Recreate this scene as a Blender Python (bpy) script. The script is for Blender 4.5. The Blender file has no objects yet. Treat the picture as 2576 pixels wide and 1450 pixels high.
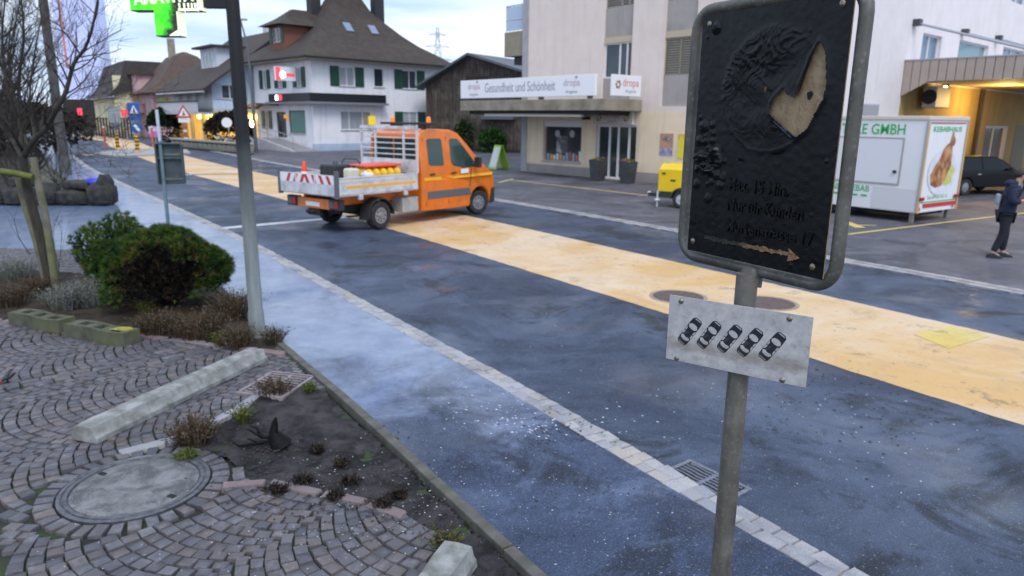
import bpy, bmesh, math, random
import numpy as np
from mathutils import Vector, Matrix, noise as mnoise
R = math.radians
S = bpy.context.scene
COL = S.collection
rnd = random.Random(7)
# ------------------------------------------------------------------ camera
FPX, PITCH, ROLL, CAMH = 1785.0, R(13.4), R(0.67), 2.65      # focal length in px of a 2576 px wide picture
cam_d = bpy.data.cameras.new('camera')
cam = bpy.data.objects.new('camera', cam_d); COL.objects.link(cam)
cam_d.sensor_width = 36.0; cam_d.lens = FPX / 2576 * 36.0
cam_d.clip_start = 0.05; cam_d.clip_end = 3000
cam.rotation_euler = (Matrix.Rotation(R(90) - PITCH, 3, 'X') @ Matrix.Rotation(-ROLL * -1, 3, 'Z')).to_euler()
cam.location = (0, 0, CAMH)
cam_d.dof.use_dof = True; cam_d.dof.focus_distance = 2.05; cam_d.dof.aperture_fstop = 4.5
S.camera = cam
# ------------------------------------------------------------------ sky and sun (overcast, cool)
SUN_EL, SUN_AZ = 52.0, 165.0
W = bpy.data.worlds.new('World'); S.world = W; W.use_nodes = True
wt = W.node_tree; wt.nodes.clear()
wo = wt.nodes.new('ShaderNodeOutputWorld'); wb = wt.nodes.new('ShaderNodeBackground'); wt.links.new(wb.outputs[0], wo.inputs[0])
sk = wt.nodes.new('ShaderNodeTexSky'); sk.sky_type = 'NISHITA'; sk.sun_disc = False
sk.sun_elevation = R(SUN_EL); sk.sun_rotation = R(SUN_AZ); sk.dust_density = 2.0
tc = wt.nodes.new('ShaderNodeTexCoord'); mp = wt.nodes.new('ShaderNodeMapping'); mp.inputs['Scale'].default_value = (0.9, 0.9, 6.5)
wt.links.new(tc.outputs['Generated'], mp.inputs['Vector'])
nz = wt.nodes.new('ShaderNodeTexNoise'); nz.inputs['Scale'].default_value = 2.6; nz.inputs['Detail'].default_value = 6; nz.inputs['Roughness'].default_value = 0.55
wt.links.new(mp.outputs[0], nz.inputs['Vector'])
cr = wt.nodes.new('ShaderNodeValToRGB'); cr.color_ramp.elements[0].position = 0.38; cr.color_ramp.elements[1].position = 0.63
cr.color_ramp.elements[0].color = (4.3, 5.8, 8.5, 1); cr.color_ramp.elements[1].color = (8.3, 9.0, 9.9, 1)
wt.links.new(nz.outputs[0], cr.inputs[0])
mx = wt.nodes.new('ShaderNodeMix'); mx.data_type = 'RGBA'; mx.inputs[0].default_value = 0.86
wt.links.new(sk.outputs[0], mx.inputs[6]); wt.links.new(cr.outputs[0], mx.inputs[7])
wt.links.new(mx.outputs[2], wb.inputs['Color']); wb.inputs['Strength'].default_value = 0.1
sl = bpy.data.lights.new('sun', 'SUN'); sl.energy = 1.25; sl.angle = R(22); sl.color = (1.0, 0.96, 0.90)
so = bpy.data.objects.new('sun', sl); COL.objects.link(so); so.location = (-20, -30, 40)
_d = Vector((math.sin(R(SUN_AZ)) * math.cos(R(SUN_EL)), math.cos(R(SUN_AZ)) * math.cos(R(SUN_EL)), math.sin(R(SUN_EL))))
so.rotation_euler = _d.to_track_quat('Z', 'Y').to_euler()
vs = S.view_settings; vs.view_transform = 'Standard'; vs.look = 'None'; vs.exposure = 0.55; vs.gamma = 1.0; vs.use_curve_mapping = False
S.cycles.max_bounces = 5; S.cycles.diffuse_bounces = 3; S.cycles.glossy_bounces = 3; S.cycles.transmission_bounces = 4; S.cycles.transparent_max_bounces = 6
S.cycles.sample_clamp_indirect = 4.0
S.cycles.use_denoising = True

# ------------------------------------------------------------------ survey helper: point on the ground seen at a picture position
_fw = Vector((0, math.cos(PITCH), -math.sin(PITCH))); _r0 = Vector((1, 0, 0)); _u0 = _r0.cross(_fw)
_rt = _r0 * math.cos(ROLL) + _u0 * math.sin(ROLL); _up = -_r0 * math.sin(ROLL) + _u0 * math.cos(ROLL)
def _ray(px, py): return _fw + _rt * ((px - 1288) / FPX) - _up * ((py - 725) / FPX)
def G(px, py, z=0.0):
    d = _ray(px, py); t = (z - CAMH) / d.z; return Vector((d.x * t, d.y * t, z))
def AT(px, py, Y):
    d = _ray(px, py) * 1.0; t = Y / d.y; return Vector((d.x * t, Y, CAMH + d.z * t))

# ------------------------------------------------------------------ node helper
class NT:
    def __init__(s, name):
        s.m = bpy.data.materials.new(name); s.m.use_nodes = True; s.t = s.m.node_tree; s.b = s.t.nodes['Principled BSDF']
        s._o = s._w = None
    def put(s, k, v):
        i = s.b.inputs[k] if isinstance(k, str) else k
        if hasattr(v, 'is_linked') or hasattr(v, 'node'): s.t.links.new(v, i)
        else:
            if isinstance(v, (tuple, list)) and len(v) == 3 and len(i.default_value) == 4: v = (*v, 1)
            i.default_value = v
    def nd(s, ty, **kw):
        n = s.t.nodes.new(ty)
        for k, v in kw.items(): setattr(n, k, v)
        return n
    def obj(s):
        if s._o is None: s._o = s.nd('ShaderNodeTexCoord')
        return s._o.outputs['Object']
    def pos(s):
        if s._w is None: s._w = s.nd('ShaderNodeNewGeometry')
        return s._w.outputs['Position']
    def isl(s):
        if s._w is None: s._w = s.nd('ShaderNodeNewGeometry')
        a = s._w.outputs['Random Per Island']; o = s.nd('ShaderNodeObjectInfo').outputs['Random']
        return s.mth('FRACT', s.mth('ADD', a, o))
    def map(s, v, sc=(1, 1, 1), loc=(0, 0, 0), rot=(0, 0, 0)):
        n = s.nd('ShaderNodeMapping'); s.t.links.new(v, n.inputs['Vector'])
        n.inputs['Scale'].default_value = sc; n.inputs['Location'].default_value = loc; n.inputs['Rotation'].default_value = rot
        return n.outputs[0]
    def noise(s, v, sc, det=4, ro=0.5, dist=0.0):
        n = s.nd('ShaderNodeTexNoise'); s.t.links.new(v, n.inputs['Vector'])
        n.inputs['Scale'].default_value = sc; n.inputs['Detail'].default_value = det; n.inputs['Roughness'].default_value = ro; n.inputs['Distortion'].default_value = dist
        return n.outputs[0]
    def vor(s, v, sc, feat='F1', out='Distance'):
        n = s.nd('ShaderNodeTexVoronoi', feature=feat); s.t.links.new(v, n.inputs['Vector']); n.inputs['Scale'].default_value = sc
        return n.outputs[out]
    def sep(s, v):
        n = s.nd('ShaderNodeSeparateXYZ'); s.t.links.new(v, n.inputs[0]); return n.outputs
    def mth(s, op, a, b=None, c=None):
        n = s.nd('ShaderNodeMath', operation=op)
        for i, x in enumerate((a, b, c)):
            if x is not None: s.put(n.inputs[i], x)
        return n.outputs[0]
    def rng(s, v, a, b, c=0.0, d=1.0):
        n = s.nd('ShaderNodeMapRange'); n.clamp = True; s.put(n.inputs[0], v)
        for i, x in enumerate((a, b, c, d)): s.put(n.inputs[i + 1], x)
        return n.outputs[0]
    def mix(s, f, a, b, bt='MIX'):
        n = s.nd('ShaderNodeMix', data_type='RGBA', blend_type=bt)
        s.put(n.inputs[0], f); s.put(n.inputs[6], a); s.put(n.inputs[7], b); return n.outputs[2]
    def ramp(s, f, st):
        n = s.nd('ShaderNodeValToRGB'); e = n.color_ramp.elements; s.put(n.inputs[0], f)
        while len(e) < len(st): e.new(0.5)
        for x, (p, c) in zip(e, st): x.position = p; x.color = (*c, 1)
        return n.outputs[0]
    def bump(s, h, st=0.5, di=0.01):
        n = s.nd('ShaderNodeBump'); s.put(n.inputs['Height'], h); n.inputs['Strength'].default_value = st; n.inputs['Distance'].default_value = di
        s.t.links.new(n.outputs[0], s.b.inputs['Normal'])
def mat(name, c, r=0.6, met=0.0, c2=None, sc=6.0, det=5, lo=0.35, hi=0.65, bump=0.0, bsc=60.0, bd=0.004, r2=None, em=None, es=0.0, spec=None, coat=0, stretch=(1, 1, 1), dirt=None, dsc=3.0):
    n = NT(name); v = n.obj()
    col = c
    if c2 is not None:
        col = n.mix(n.rng(n.noise(n.map(v, stretch) if stretch != (1, 1, 1) else v, sc, det), lo, hi), c, c2)
    if dirt is not None:
        col = n.mix(n.rng(n.noise(v, dsc, 7, 0.65), 0.48, 0.72, 0, 0.7), col, dirt)
    n.put('Base Color', col)
    if r2 is not None: n.put('Roughness', n.rng(n.noise(v, sc * 1.3, 4), 0.35, 0.65, r, r2))
    else: n.put('Roughness', r)
    n.put('Metallic', met)
    if spec is not None: n.put('Specular IOR Level', spec)
    if coat: n.put('Coat Weight', coat)
    if bump: n.bump(n.noise(v, bsc, 4), bump, bd)
    if em is not None: n.put('Emission Color', em); n.put('Emission Strength', es)
    return n.m

# ------------------------------------------------------------------ mesh helper
def tag(o, label=None, cat=None, group=None, kind=None):
    if label: o['label'] = label
    if cat: o['category'] = cat
    if group: o['group'] = group
    if kind: o['kind'] = kind
    return o
def empty(name, loc=(0, 0, 0), rz=0.0, label=None, cat=None, group=None):
    o = bpy.data.objects.new(name, None); COL.objects.link(o); o.location = loc; o.rotation_euler = (0, 0, rz); o.empty_display_size = 0.2
    return tag(o, label, cat, group)
def link(name, me, parent=None, loc=(0, 0, 0), rz=0.0, kind=None):
    o = bpy.data.objects.new(name, me); COL.objects.link(o); o.location = loc; o.rotation_euler = (0, 0, rz)
    if parent is not None: o.parent = parent
    if kind: o['kind'] = kind
    return o
class MB:
    def __init__(s): s.v = []; s.f = []; s.k = []
    def add(s, vs, fs, k=0):
        n = len(s.v); s.v += [tuple(p) for p in vs]; s.f += [tuple(i + n for i in f) for f in fs]; s.k += [k] * len(fs); return s
    def box(s, x0, x1, y0, y1, z0, z1, k=0, T=None):
        p = [(x0, y0, z0), (x1, y0, z0), (x1, y1, z0), (x0, y1, z0), (x0, y0, z1), (x1, y0, z1), (x1, y1, z1), (x0, y1, z1)]
        if T: p = [T(*q) for q in p]
        return s.add(p, [(0, 3, 2, 1), (4, 5, 6, 7), (0, 1, 5, 4), (1, 2, 6, 5), (2, 3, 7, 6), (3, 0, 4, 7)], k)
    def prism(s, poly, z0, z1, k=0, T=None):
        n = len(poly); p = [(x, y, z0) for x, y in poly] + [(x, y, z1) for x, y in poly]
        if T: p = [T(*q) for q in p]
        return s.add(p, [tuple(range(n))[::-1], tuple(range(n, 2 * n))] + [(i, (i + 1) % n, n + (i + 1) % n, n + i) for i in range(n)], k)
    def tube(s, pts, rad, n=8, k=0, cap=True, closed=False):
        P = [Vector(p) for p in pts]; m = len(P)
        if not hasattr(rad, '__len__'): rad = [rad] * m
        vs = []; a = None
        for i in range(m):
            if closed: t = P[(i + 1) % m] - P[i - 1]
            else: t = P[min(i + 1, m - 1)] - P[max(i - 1, 0)]
            t = t.normalized() if t.length > 1e-9 else Vector((0, 0, 1))
            if a is None: a = t.orthogonal().normalized()
            a = (a - t * a.dot(t)); a = a.normalized() if a.length > 1e-6 else t.orthogonal().normalized()
            b = t.cross(a)
            vs += [P[i] + (a * math.cos(j * 2 * math.pi / n) + b * math.sin(j * 2 * math.pi / n)) * rad[i] for j in range(n)]
        fs = []
        for i in range(m if closed else m - 1):
            o, q = i * n, ((i + 1) % m) * n
            fs += [(o + j, o + (j + 1) % n, q + (j + 1) % n, q + j) for j in range(n)]
        if cap and not closed: fs += [tuple(range(n))[::-1], tuple(range((m - 1) * n, m * n))]
        return s.add(vs, fs, k)
    def cyl(s, p0, p1, r0, r1=None, n=12, k=0): return s.tube([p0, p1], [r0, r0 if r1 is None else r1], n, k)
    def lathe(s, prof, n=24, c=(0, 0, 0), k=0, axis='Z', cap=True):
        vs = []
        for r, z in prof:
            for j in range(n):
                a = j * 2 * math.pi / n; x, y = r * math.cos(a), r * math.sin(a)
                vs.append((c[0] + x, c[1] + y, c[2] + z) if axis == 'Z' else ((c[0] + x, c[1] + z, c[2] + y) if axis == 'Y' else (c[0] + z, c[1] + x, c[2] + y)))
        m = len(prof); fs = [(i * n + j, i * n + (j + 1) % n, (i + 1) * n + (j + 1) % n, (i + 1) * n + j) for i in range(m - 1) for j in range(n)]
        if cap and prof[0][0] > 1e-6: fs.append(tuple(range(n))[::-1])
        if cap and prof[-1][0] > 1e-6: fs.append(tuple(range((m - 1) * n, m * n)))
        return s.add(vs, fs, k)
    def loft(s, secs, k=0, cap=True):
        n = len(secs[0]); vs = [p for q in secs for p in q]; m = len(secs)
        fs = [(i * n + j, i * n + (j + 1) % n, (i + 1) * n + (j + 1) % n, (i + 1) * n + j) for i in range(m - 1) for j in range(n)]
        if cap: fs += [tuple(range(n))[::-1], tuple(range((m - 1) * n, m * n))]
        return s.add(vs, fs, k)
    def ball(s, c, r, n=10, k=0, sq=(1, 1, 1)):
        vs = []; m = n // 2 + 1
        for i in range(m):
            th = math.pi * i / (m - 1)
            for j in range(n):
                a = 2 * math.pi * j / n; vs.append((c[0] + r * sq[0] * math.sin(th) * math.cos(a), c[1] + r * sq[1] * math.sin(th) * math.sin(a), c[2] + r * sq[2] * math.cos(th)))
        return s.add(vs, [(i * n + j, (i + 1) * n + j, (i + 1) * n + (j + 1) % n, i * n + (j + 1) % n) for i in range(m - 1) for j in range(n)], k)
    def mesh(s, name, mats, smooth=False, recalc=True):
        me = bpy.data.meshes.new(name); me.from_pydata([tuple(p) for p in s.v], [], s.f)
        for m in (mats if isinstance(mats, (list, tuple)) else [mats]): me.materials.append(m)
        if any(s.k): me.polygons.foreach_set('material_index', s.k)
        if recalc:
            bm = bmesh.new(); bm.from_mesh(me); bmesh.ops.remove_doubles(bm, verts=bm.verts, dist=1e-6); bmesh.ops.recalc_face_normals(bm, faces=bm.faces); bm.to_mesh(me); bm.free()
        if smooth:
            me.polygons.foreach_set('use_smooth', [True] * len(me.polygons))
            me.set_sharp_from_angle(angle=R(smooth if smooth is not True else 45))
        me.update(); return me
    def build(s, name, mats, parent=None, loc=(0, 0, 0), rz=0.0, smooth=False, kind=None, bev=0.0, recalc=True):
        o = link(name, s.mesh(name, mats, smooth, recalc), parent, loc, rz, kind)
        if bev:
            b = o.modifiers.new('bevel', 'BEVEL'); b.width = bev; b.segments = 2; b.limit_method = 'ANGLE'; b.angle_limit = R(40)
        return o
def tree_copy(o, parent=None):
    c = o.copy(); COL.objects.link(c); c.parent = parent
    for ch in list(o.children): tree_copy(ch, c)
    return c
def text_mesh(txt, size, ext=0.0, m=None, align='CENTER', bold=0.0, res=3):
    cu = bpy.data.curves.new('lettering', 'FONT'); cu.body = txt; cu.size = size; cu.extrude = ext; cu.align_x = align; cu.resolution_u = res; cu.offset = bold
    o = bpy.data.objects.new('lettering', cu); COL.objects.link(o)
    dg = bpy.context.evaluated_depsgraph_get(); me = bpy.data.meshes.new_from_object(o.evaluated_get(dg))
    bpy.data.objects.remove(o); bpy.data.curves.remove(cu)
    if m: me.materials.clear(); me.materials.append(m)
    return me
def text(name, txt, size, m, parent, loc, rot=(R(90), 0, 0), ext=0.002, align='CENTER', bold=0.0, sx=1.0):
    o = link(name, text_mesh(txt, size, ext, m, align, bold), parent, loc); o.rotation_euler = rot; o.scale = (sx, 1, 1); return o
def inside(p, poly):
    x, y = p[0], p[1]; c = False; n = len(poly)
    for i in range(n):
        x0, y0 = poly[i][0], poly[i][1]; x1, y1 = poly[i - 1][0], poly[i - 1][1]
        if (y0 > y) != (y1 > y) and x < (x1 - x0) * (y - y0) / (y1 - y0) + x0: c = not c
    return c
def offset(path, d):      # offset a polyline to its right by d metres
    out = []
    for i, p in enumerate(path):
        a = Vector(path[max(i - 1, 0)]); b = Vector(path[min(i + 1, len(path) - 1)]); t = (b - a).normalized()
        out.append((p[0] + t.y * d, p[1] - t.x * d))
    return out
def resample(path, step):
    out = [Vector(path[0])]; acc = 0.0
    for a, b in zip(path[:-1], path[1:]):
        a, b = Vector(a), Vector(b); L = (b - a).length; t = step - acc
        while t <= L: out.append(a + (b - a) * (t / L)); t += step
        acc = (acc + L) % step
    return out
def smooth_path(path, n=6):
    out = []; P = [Vector(p) for p in path]
    for i in range(len(P) - 1):
        p0 = P[max(i - 1, 0)]; p1 = P[i]; p2 = P[i + 1]; p3 = P[min(i + 2, len(P) - 1)]
        for k in range(n):
            t = k / n; out.append(0.5 * ((2 * p1) + (p2 - p0) * t + (2 * p0 - 5 * p1 + 4 * p2 - p3) * t * t + (3 * p1 - p0 - 3 * p2 + p3) * t ** 3))
    out.append(P[-1]); return out
def ribbon(name, A, B, z, m, kind='structure', parent=None):
    n = min(len(A), len(B)); mb = MB()
    mb.add([(p[0], p[1], z) for p in A[:n]] + [(p[0], p[1], z) for p in B[:n]], [(i, i + 1, n + i + 1, n + i) for i in range(n - 1)])
    return mb.build(name, m, parent, kind=kind)
def sheet(name, poly, z, m, kind='structure', parent=None):
    return MB().add([(p[0], p[1], z) for p in poly], [tuple(range(len(poly)))]).build(name, m, parent, kind=kind)
# ------------------------------------------------------------------ ground materials
def asphalt(name, a, b, stain, pale, rdry, rwet, wlo, whi, wet_y=None, st_amt=.8, pl_amt=.6):
    n = NT(name); v = n.pos()
    c = n.mix(n.rng(n.noise(v, 0.5, 8, 0.68, 0.8), 0.42, 0.58), a, b)
    c = n.mix(n.rng(n.noise(n.map(v, (1, 1, 1), (31, 7, 0)), 0.62, 9, 0.70, 1.1), 0.54, 0.61, 0, st_amt), c, stain)
    c = n.mix(n.rng(n.noise(n.map(v, (1, 1, 1), (3, 17, 0)), 0.55, 9, 0.66, 0.8), 0.55, 0.66, 0, pl_amt), c, pale)
    c = n.mix(n.rng(n.noise(v, 4.2, 7, 0.72, 0.6), 0.55, 0.66, 0, 0.55), c, stain)
    c = n.mix(n.rng(n.noise(n.map(v, (1, 1, 1), (7, 1, 0)), 7.5, 6, 0.7), 0.62, 0.70, 0, 0.35), c, pale)
    g = n.noise(v, 130, 2, 0.5); c = n.mix(1.0, c, n.ramp(g, [(0.34, (0.22, 0.22, 0.22)), (0.52, (1, 1, 1)), (0.72, (1.0, 1.0, 1.0))]), 'MULTIPLY')
    if wet_y:      # frost and salt residue on the pavement
        f = n.mth('ADD', n.noise(n.map(v, (1, 1, 1), (2, 9, 0)), 0.9, 12, 0.72, 0.5), n.rng(n.sep(v)[1], wet_y[0], wet_y[1], -0.12, 0.24))
        c = n.mix(n.rng(f, 0.49, 0.68, 0, 0.9), c, n.mix(n.rng(n.noise(v, 2.2, 7, .7), .35, .65), (0.12, 0.165, 0.29), (0.25, 0.31, 0.455)))
        c = n.mix(1.0, c, n.ramp(g, [(0.28, (0.7, 0.7, 0.7)), (0.5, (1, 1, 1))]), 'MULTIPLY')
    c = n.mix(n.rng(n.noise(n.map(v, (1, 1, 1), (1, 6, 2)), 95, 2, .5), .56, .70, 0, .38), c, pale)
    gs = n.sep(n.vor(v, 95.0, 'F1', 'Color')); c = n.mix(n.rng(gs[0], 0.965, 1.0, 0, 0.5), c, n.mix(gs[1], (0.16, 0.17, 0.20), (0.34, 0.34, 0.36)))
    n.put('Base Color', c)
    w = n.noise(n.map(v, (1, 1, 1), (11, 5, 0)), 0.55, 8, 0.64, 0.5)
    if wet_y: w = n.mth('ADD', w, n.rng(n.sep(v)[1], wet_y[0], wet_y[1], -0.10, 0.17))
    wm = n.rng(w, wlo, whi)
    n.put('Roughness', n.rng(wm, 0, 1, rdry, rwet)); n.put('Specular IOR Level', 0.42); n.put('Coat Weight', n.mth('MULTIPLY', wm, 0.6)); n.put('Coat Roughness', n.rng(n.noise(v, 3, 4), .3, .7, 0.08, 0.22))
    n.bump(n.mth('ADD', g, n.mth('MULTIPLY', n.noise(v, 26, 3), 0.8)), 0.22, 0.005)
    return n.m
M_ROAD = asphalt('asphalt_road', (0.029, 0.043, 0.080), (0.070, 0.096, 0.158), (0.008, 0.011, 0.018), (0.13, 0.175, 0.275), 0.66, 0.46, 0.50, 0.68, st_amt=.8, pl_amt=.45)
M_WALK = asphalt('asphalt_walk', (0.025, 0.040, 0.084), (0.060, 0.088, 0.165), (0.009, 0.013, 0.026), (0.14, 0.195, 0.34), 0.60, 0.30, 0.46, 0.64, (3.9, 8.6))
M_COURT = asphalt('asphalt_court', (0.085, 0.085, 0.108), (0.135, 0.133, 0.16), (0.042, 0.042, 0.054), (0.24, 0.24, 0.30), 0.68, 0.5, 0.72, 0.9)
M_GROUND = mat('far_ground', (0.07, 0.075, 0.06), 0.9, c2=(0.12, 0.11, 0.085), sc=0.3)
def paint(name, c, c2, wear, rough=0.5, tar=(0.045, 0.05, 0.07)):
    n = NT(name); v = n.pos()
    k = n.mix(n.rng(n.noise(v, 0.5, 7, 0.65, 0.6), 0.40, 0.60), c, c2)
    k = n.mix(n.rng(n.noise(n.map(v, (1, 1, 1), (5, 5, 0)), 1.3, 9, 0.72, 1.0), 0.54, 0.68, 0, 0.55), k, wear)
    k = n.mix(n.rng(n.noise(n.map(n.map(v, (1, 1, 1), (0, 0, 0), (0, 0, R(-34))), (3.2, 0.22, 1)), 1.0, 8, 0.7), 0.56, 0.66, 0, 0.30), k, wear)
    k = n.mix(n.rng(n.noise(v, 6.0, 9, 0.78), 0.59, 0.67, 0, 0.75), k, tar); k = n.mix(n.rng(n.noise(n.map(v, (1, 1, 1), (8, 3, 0)), 1.7, 10, 0.78, .4), 0.58, 0.63, 0, 0.5), k, tar)
    g = n.noise(v, 130, 2, 0.5); k = n.mix(n.rng(g, 0.58, 0.74, 0, 0.45), k, tar)
    n.put('Base Color', k); n.put('Roughness', n.rng(n.noise(v, 1.1, 5), 0.4, 0.6, rough, rough + 0.2)); n.bump(g, 0.25, 0.005); return n.m
M_ORANGE = paint('orange_paint', (0.62, 0.39, 0.16), (0.68, 0.52, 0.365), (0.41, 0.285, 0.17))
M_YELLOW = paint('yellow_paint', (0.66, 0.47, 0.10), (0.62, 0.51, 0.20), (0.35, 0.27, 0.12))
M_WLINE = paint('white_paint', (0.50, 0.52, 0.58), (0.62, 0.64, 0.70), (0.22, 0.23, 0.26))
def stone(name, cols, r0=0.45, r1=0.7, grain=140, moss=None):
    n = NT(name); i = n.isl(); v = n.pos()
    c = n.ramp(i, [(k / (len(cols) - 1), q) for k, q in enumerate(cols)])
    c = n.mix(n.rng(n.noise(v, grain, 3), 0.35, 0.7, 0, 0.45), c, (0.10, 0.09, 0.11))
    c = n.mix(n.rng(n.noise(v, 9, 6, .7), 0.52, 0.72, 0, 0.45), c, (0.30, 0.29, 0.33)); c = n.mix(n.rng(n.noise(v, 1.3, 6, .65), 0.50, 0.66, 0, 0.5), c, (0.075, 0.073, 0.09))
    if moss: c = n.mix(n.rng(n.noise(v, 1.7, 5, 0.6), 0.56, 0.72, 0, 0.5), c, moss)
    n.put('Base Color', c); n.put('Specular IOR Level', .3); n.put('Roughness', n.rng(n.noise(v, 5, 4), 0.35, 0.65, r0, r1)); n.bump(n.noise(v, 55, 4), 0.5, 0.006); return n.m
M_COBBLE = stone('porphyry', [(0.080, 0.080, 0.098), (0.110, 0.098, 0.098), (0.098, 0.102, 0.122), (0.150, 0.124, 0.112), (0.062, 0.066, 0.082), (0.145, 0.143, 0.158)], 0.34, 0.6)
M_PINK = stone('pink_porphyry', [(0.24, 0.16, 0.15), (0.20, 0.165, 0.17), (0.27, 0.19, 0.17)], 0.45, 0.7)
M_SETT = stone('granite_sett', [(0.36, 0.375, 0.42), (0.46, 0.45, 0.45), (0.30, 0.315, 0.37), (0.47, 0.42, 0.37), (0.40, 0.415, 0.48)], 0.4, 0.65, 120)
M_JOINT = mat('mossy_joint', (0.022, 0.021, 0.020), 0.95, c2=(0.03, 0.055, 0.015), sc=2.2, lo=0.42, hi=0.62, bump=0.6, bsc=90, bd=0.01)
M_MORTAR = mat('kerb_mortar', (0.05, 0.05, 0.052), 0.9, c2=(0.10, 0.098, 0.095), sc=12, bump=0.4)
M_CONC = mat('concrete', (0.17, 0.175, 0.17), 0.85, c2=(0.33, 0.335, 0.34), sc=9, bump=0.7, bsc=90, bd=.008, dirt=(0.09, 0.092, 0.055), dsc=7)
M_CONCG = mat('edging_concrete', (0.075, 0.073, 0.066), 0.85, c2=(0.125, 0.12, 0.108), sc=7, bump=0.5, bsc=120, dirt=(0.06, 0.065, 0.04), dsc=5)
def soil(name, a, b, c3):
    n = NT(name); v = n.pos()
    c = n.mix(n.rng(n.noise(v, 5, 7, 0.65, 0.5), 0.38, 0.62), a, b)
    c = n.mix(n.rng(n.noise(n.map(v, (1, 1, 1), (9, 2, 0)), 2.2, 5, 0.6), 0.52, 0.7, 0, 0.8), c, c3)
    c = n.mix(n.rng(n.vor(v, 45, 'F1', 'Distance'), 0.0, 0.16, 0.5, 0), c, (0.35, 0.33, 0.33))
    n.put('Base Color', c); n.put('Specular IOR Level', .2); n.put('Roughness', n.rng(n.noise(v, 3, 3), 0.35, 0.65, 0.5, 0.9)); n.bump(n.noise(v, 42, 6, 0.7), 1.0, 0.03); return n.m
M_SOIL = soil('burnt_soil', (0.020, 0.018, 0.020), (0.075, 0.068, 0.074), (0.008, 0.008, 0.009))
M_MULCH = soil('garden_mulch', (0.03, 0.023, 0.018), (0.07, 0.054, 0.04), (0.018, 0.016, 0.013))

# ------------------------------------------------------------------ terrain, road, pavements
sheet('ground', [(-900, -60), (900, -60), (900, 1500), (-900, 1500)], -0.03, M_GROUND)
KERB = [(9.8, -7.6), (5.2, -0.8), (2.07, 3.79), (1.21, 5.08), (-0.06, 7.02), (-1.0, 8.37), (-5.37, 14.71), (-10.0, 20.95), (-14.15, 26.47), (-20.2, 34.6), (-26.4, 43.6), (-36.1, 57.9), (-47.8, 75.5), (-76, 106), (-140, 148)]
KERB = [tuple(p) for p in smooth_path(KERB, 6)]
OFF = lambda d: offset(KERB, d)
ribbon('road', OFF(-0.02), OFF(9.05), 0.0, M_ROAD)
_kp = [tuple(p) for p in resample(KERB, 0.16)]; _jq = random.Random(2); _jit = lambda P: [(x + _jq.gauss(0, .008), y + _jq.gauss(0, .008)) for x, y in P]
OR0, OR1 = _jit(offset(_kp, 3.36)), _jit(offset(_kp, 6.28))
orange = ribbon('orange_median_marking', OR0, OR1, 0.004, M_ORANGE)
sidewalk = ribbon('sidewalk', OFF(-1.64), OFF(-0.27), 0.07, M_WALK)
forecourt = sheet('forecourt', [tuple(p) for p in OFF(9.35)[:70]] + [(60, 110), (70, 20), (40, -12)], 0.03, M_COURT)
# painted marks
def mark(name, pts, z, m): return sheet(name, [(p.x, p.y) for p in pts], z, m)
mark('yellow_patch_marking', [G(2297, 842), G(2395, 822), G(2490, 848), G(2385, 878)], 0.008, M_YELLOW)
def line(name, a, b, w, z, m, dashes=None):
    a, b = Vector(a[:2]), Vector(b[:2]); t = (b - a).normalized(); q = Vector((-t.y, t.x)) * w / 2
    return sheet(name, [a - q, b - q, b + q, a + q], z, m)
line('white_stop_line', (-7.0, 17.0), (-3.6, 20.1), 0.34, 0.004, M_WLINE)
line('white_cross_line', (-15.8, 32.5), (-12.6, 33.6), 0.3, 0.004, M_WLINE)
line('yellow_parking_line', G(1278, 454), G(1640, 496), 0.14, 0.034, M_YELLOW)
line('yellow_parking_line', G(1255, 462), G(1290, 452), 0.14, 0.034, M_YELLOW)
line('yellow_parking_line', G(2132, 590, 0.03), G(2330, 566, 0.03), 0.11, 0.034, M_YELLOW)
line('yellow_parking_line', G(2330, 566, 0.03), G(2590, 535, 0.03), 0.11, 0.036, M_YELLOW)
line('yellow_parking_line', G(2118, 556, 0.03), G(2165, 574, 0.03), 0.26, 0.038, M_YELLOW)
line('yellow_parking_line', G(2100, 566, 0.03), G(2205, 568, 0.03), 0.12, 0.034, M_YELLOW)
for a, b in (((205, 388), (232, 392)), ((243, 385), (280, 392))): line('yellow_crossing_bar', G(*a), G(*b), 0.5, 0.006, M_YELLOW)

# ------------------------------------------------------------------ stones: variants of one worn block (1 x 1 x 1, top at z = 0)
def stone_variant(seed, m, name):
    q = random.Random(seed); mb = MB(); j = lambda a: q.uniform(-a, a)
    base = [(-0.5 + j(.05), -0.5 + j(.05)), (0.5 + j(.05), -0.5 + j(.05)), (0.5 + j(.05), 0.5 + j(.05)), (-0.5 + j(.05), 0.5 + j(.05))]
    lo = [(x, y, -1.0) for x, y in base]; mid = [(x, y, -0.11 + j(.04)) for x, y in base]
    top = [(x * 0.945, y * 0.945, -0.02 + j(.06)) for x, y in base]
    vs = lo + mid + top + [(j(.08), j(.08), 0.0 + j(.05))]
    fs = [(i, (i + 1) % 4, 4 + (i + 1) % 4, 4 + i) for i in range(4)] + [(4 + i, 4 + (i + 1) % 4, 8 + (i + 1) % 4, 8 + i) for i in range(4)] + [(8 + i, 8 + (i + 1) % 4, 12) for i in range(4)]
    mb.add(vs, fs); return mb.mesh(name, m, smooth=60)
COB = [stone_variant(i, M_COBBLE, 'cobble') for i in range(6)]
COBP = [stone_variant(i + 20, M_PINK, 'cobble') for i in range(3)]
SET = [stone_variant(i + 40, M_SETT, 'sett') for i in range(6)]
_vc = {}
def mesh_arrays(me):
    if me.name not in _vc: _vc[me.name] = ([v.co.copy() for v in me.vertices], [tuple(p.vertices) for p in me.polygons])
    return _vc[me.name]
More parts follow.
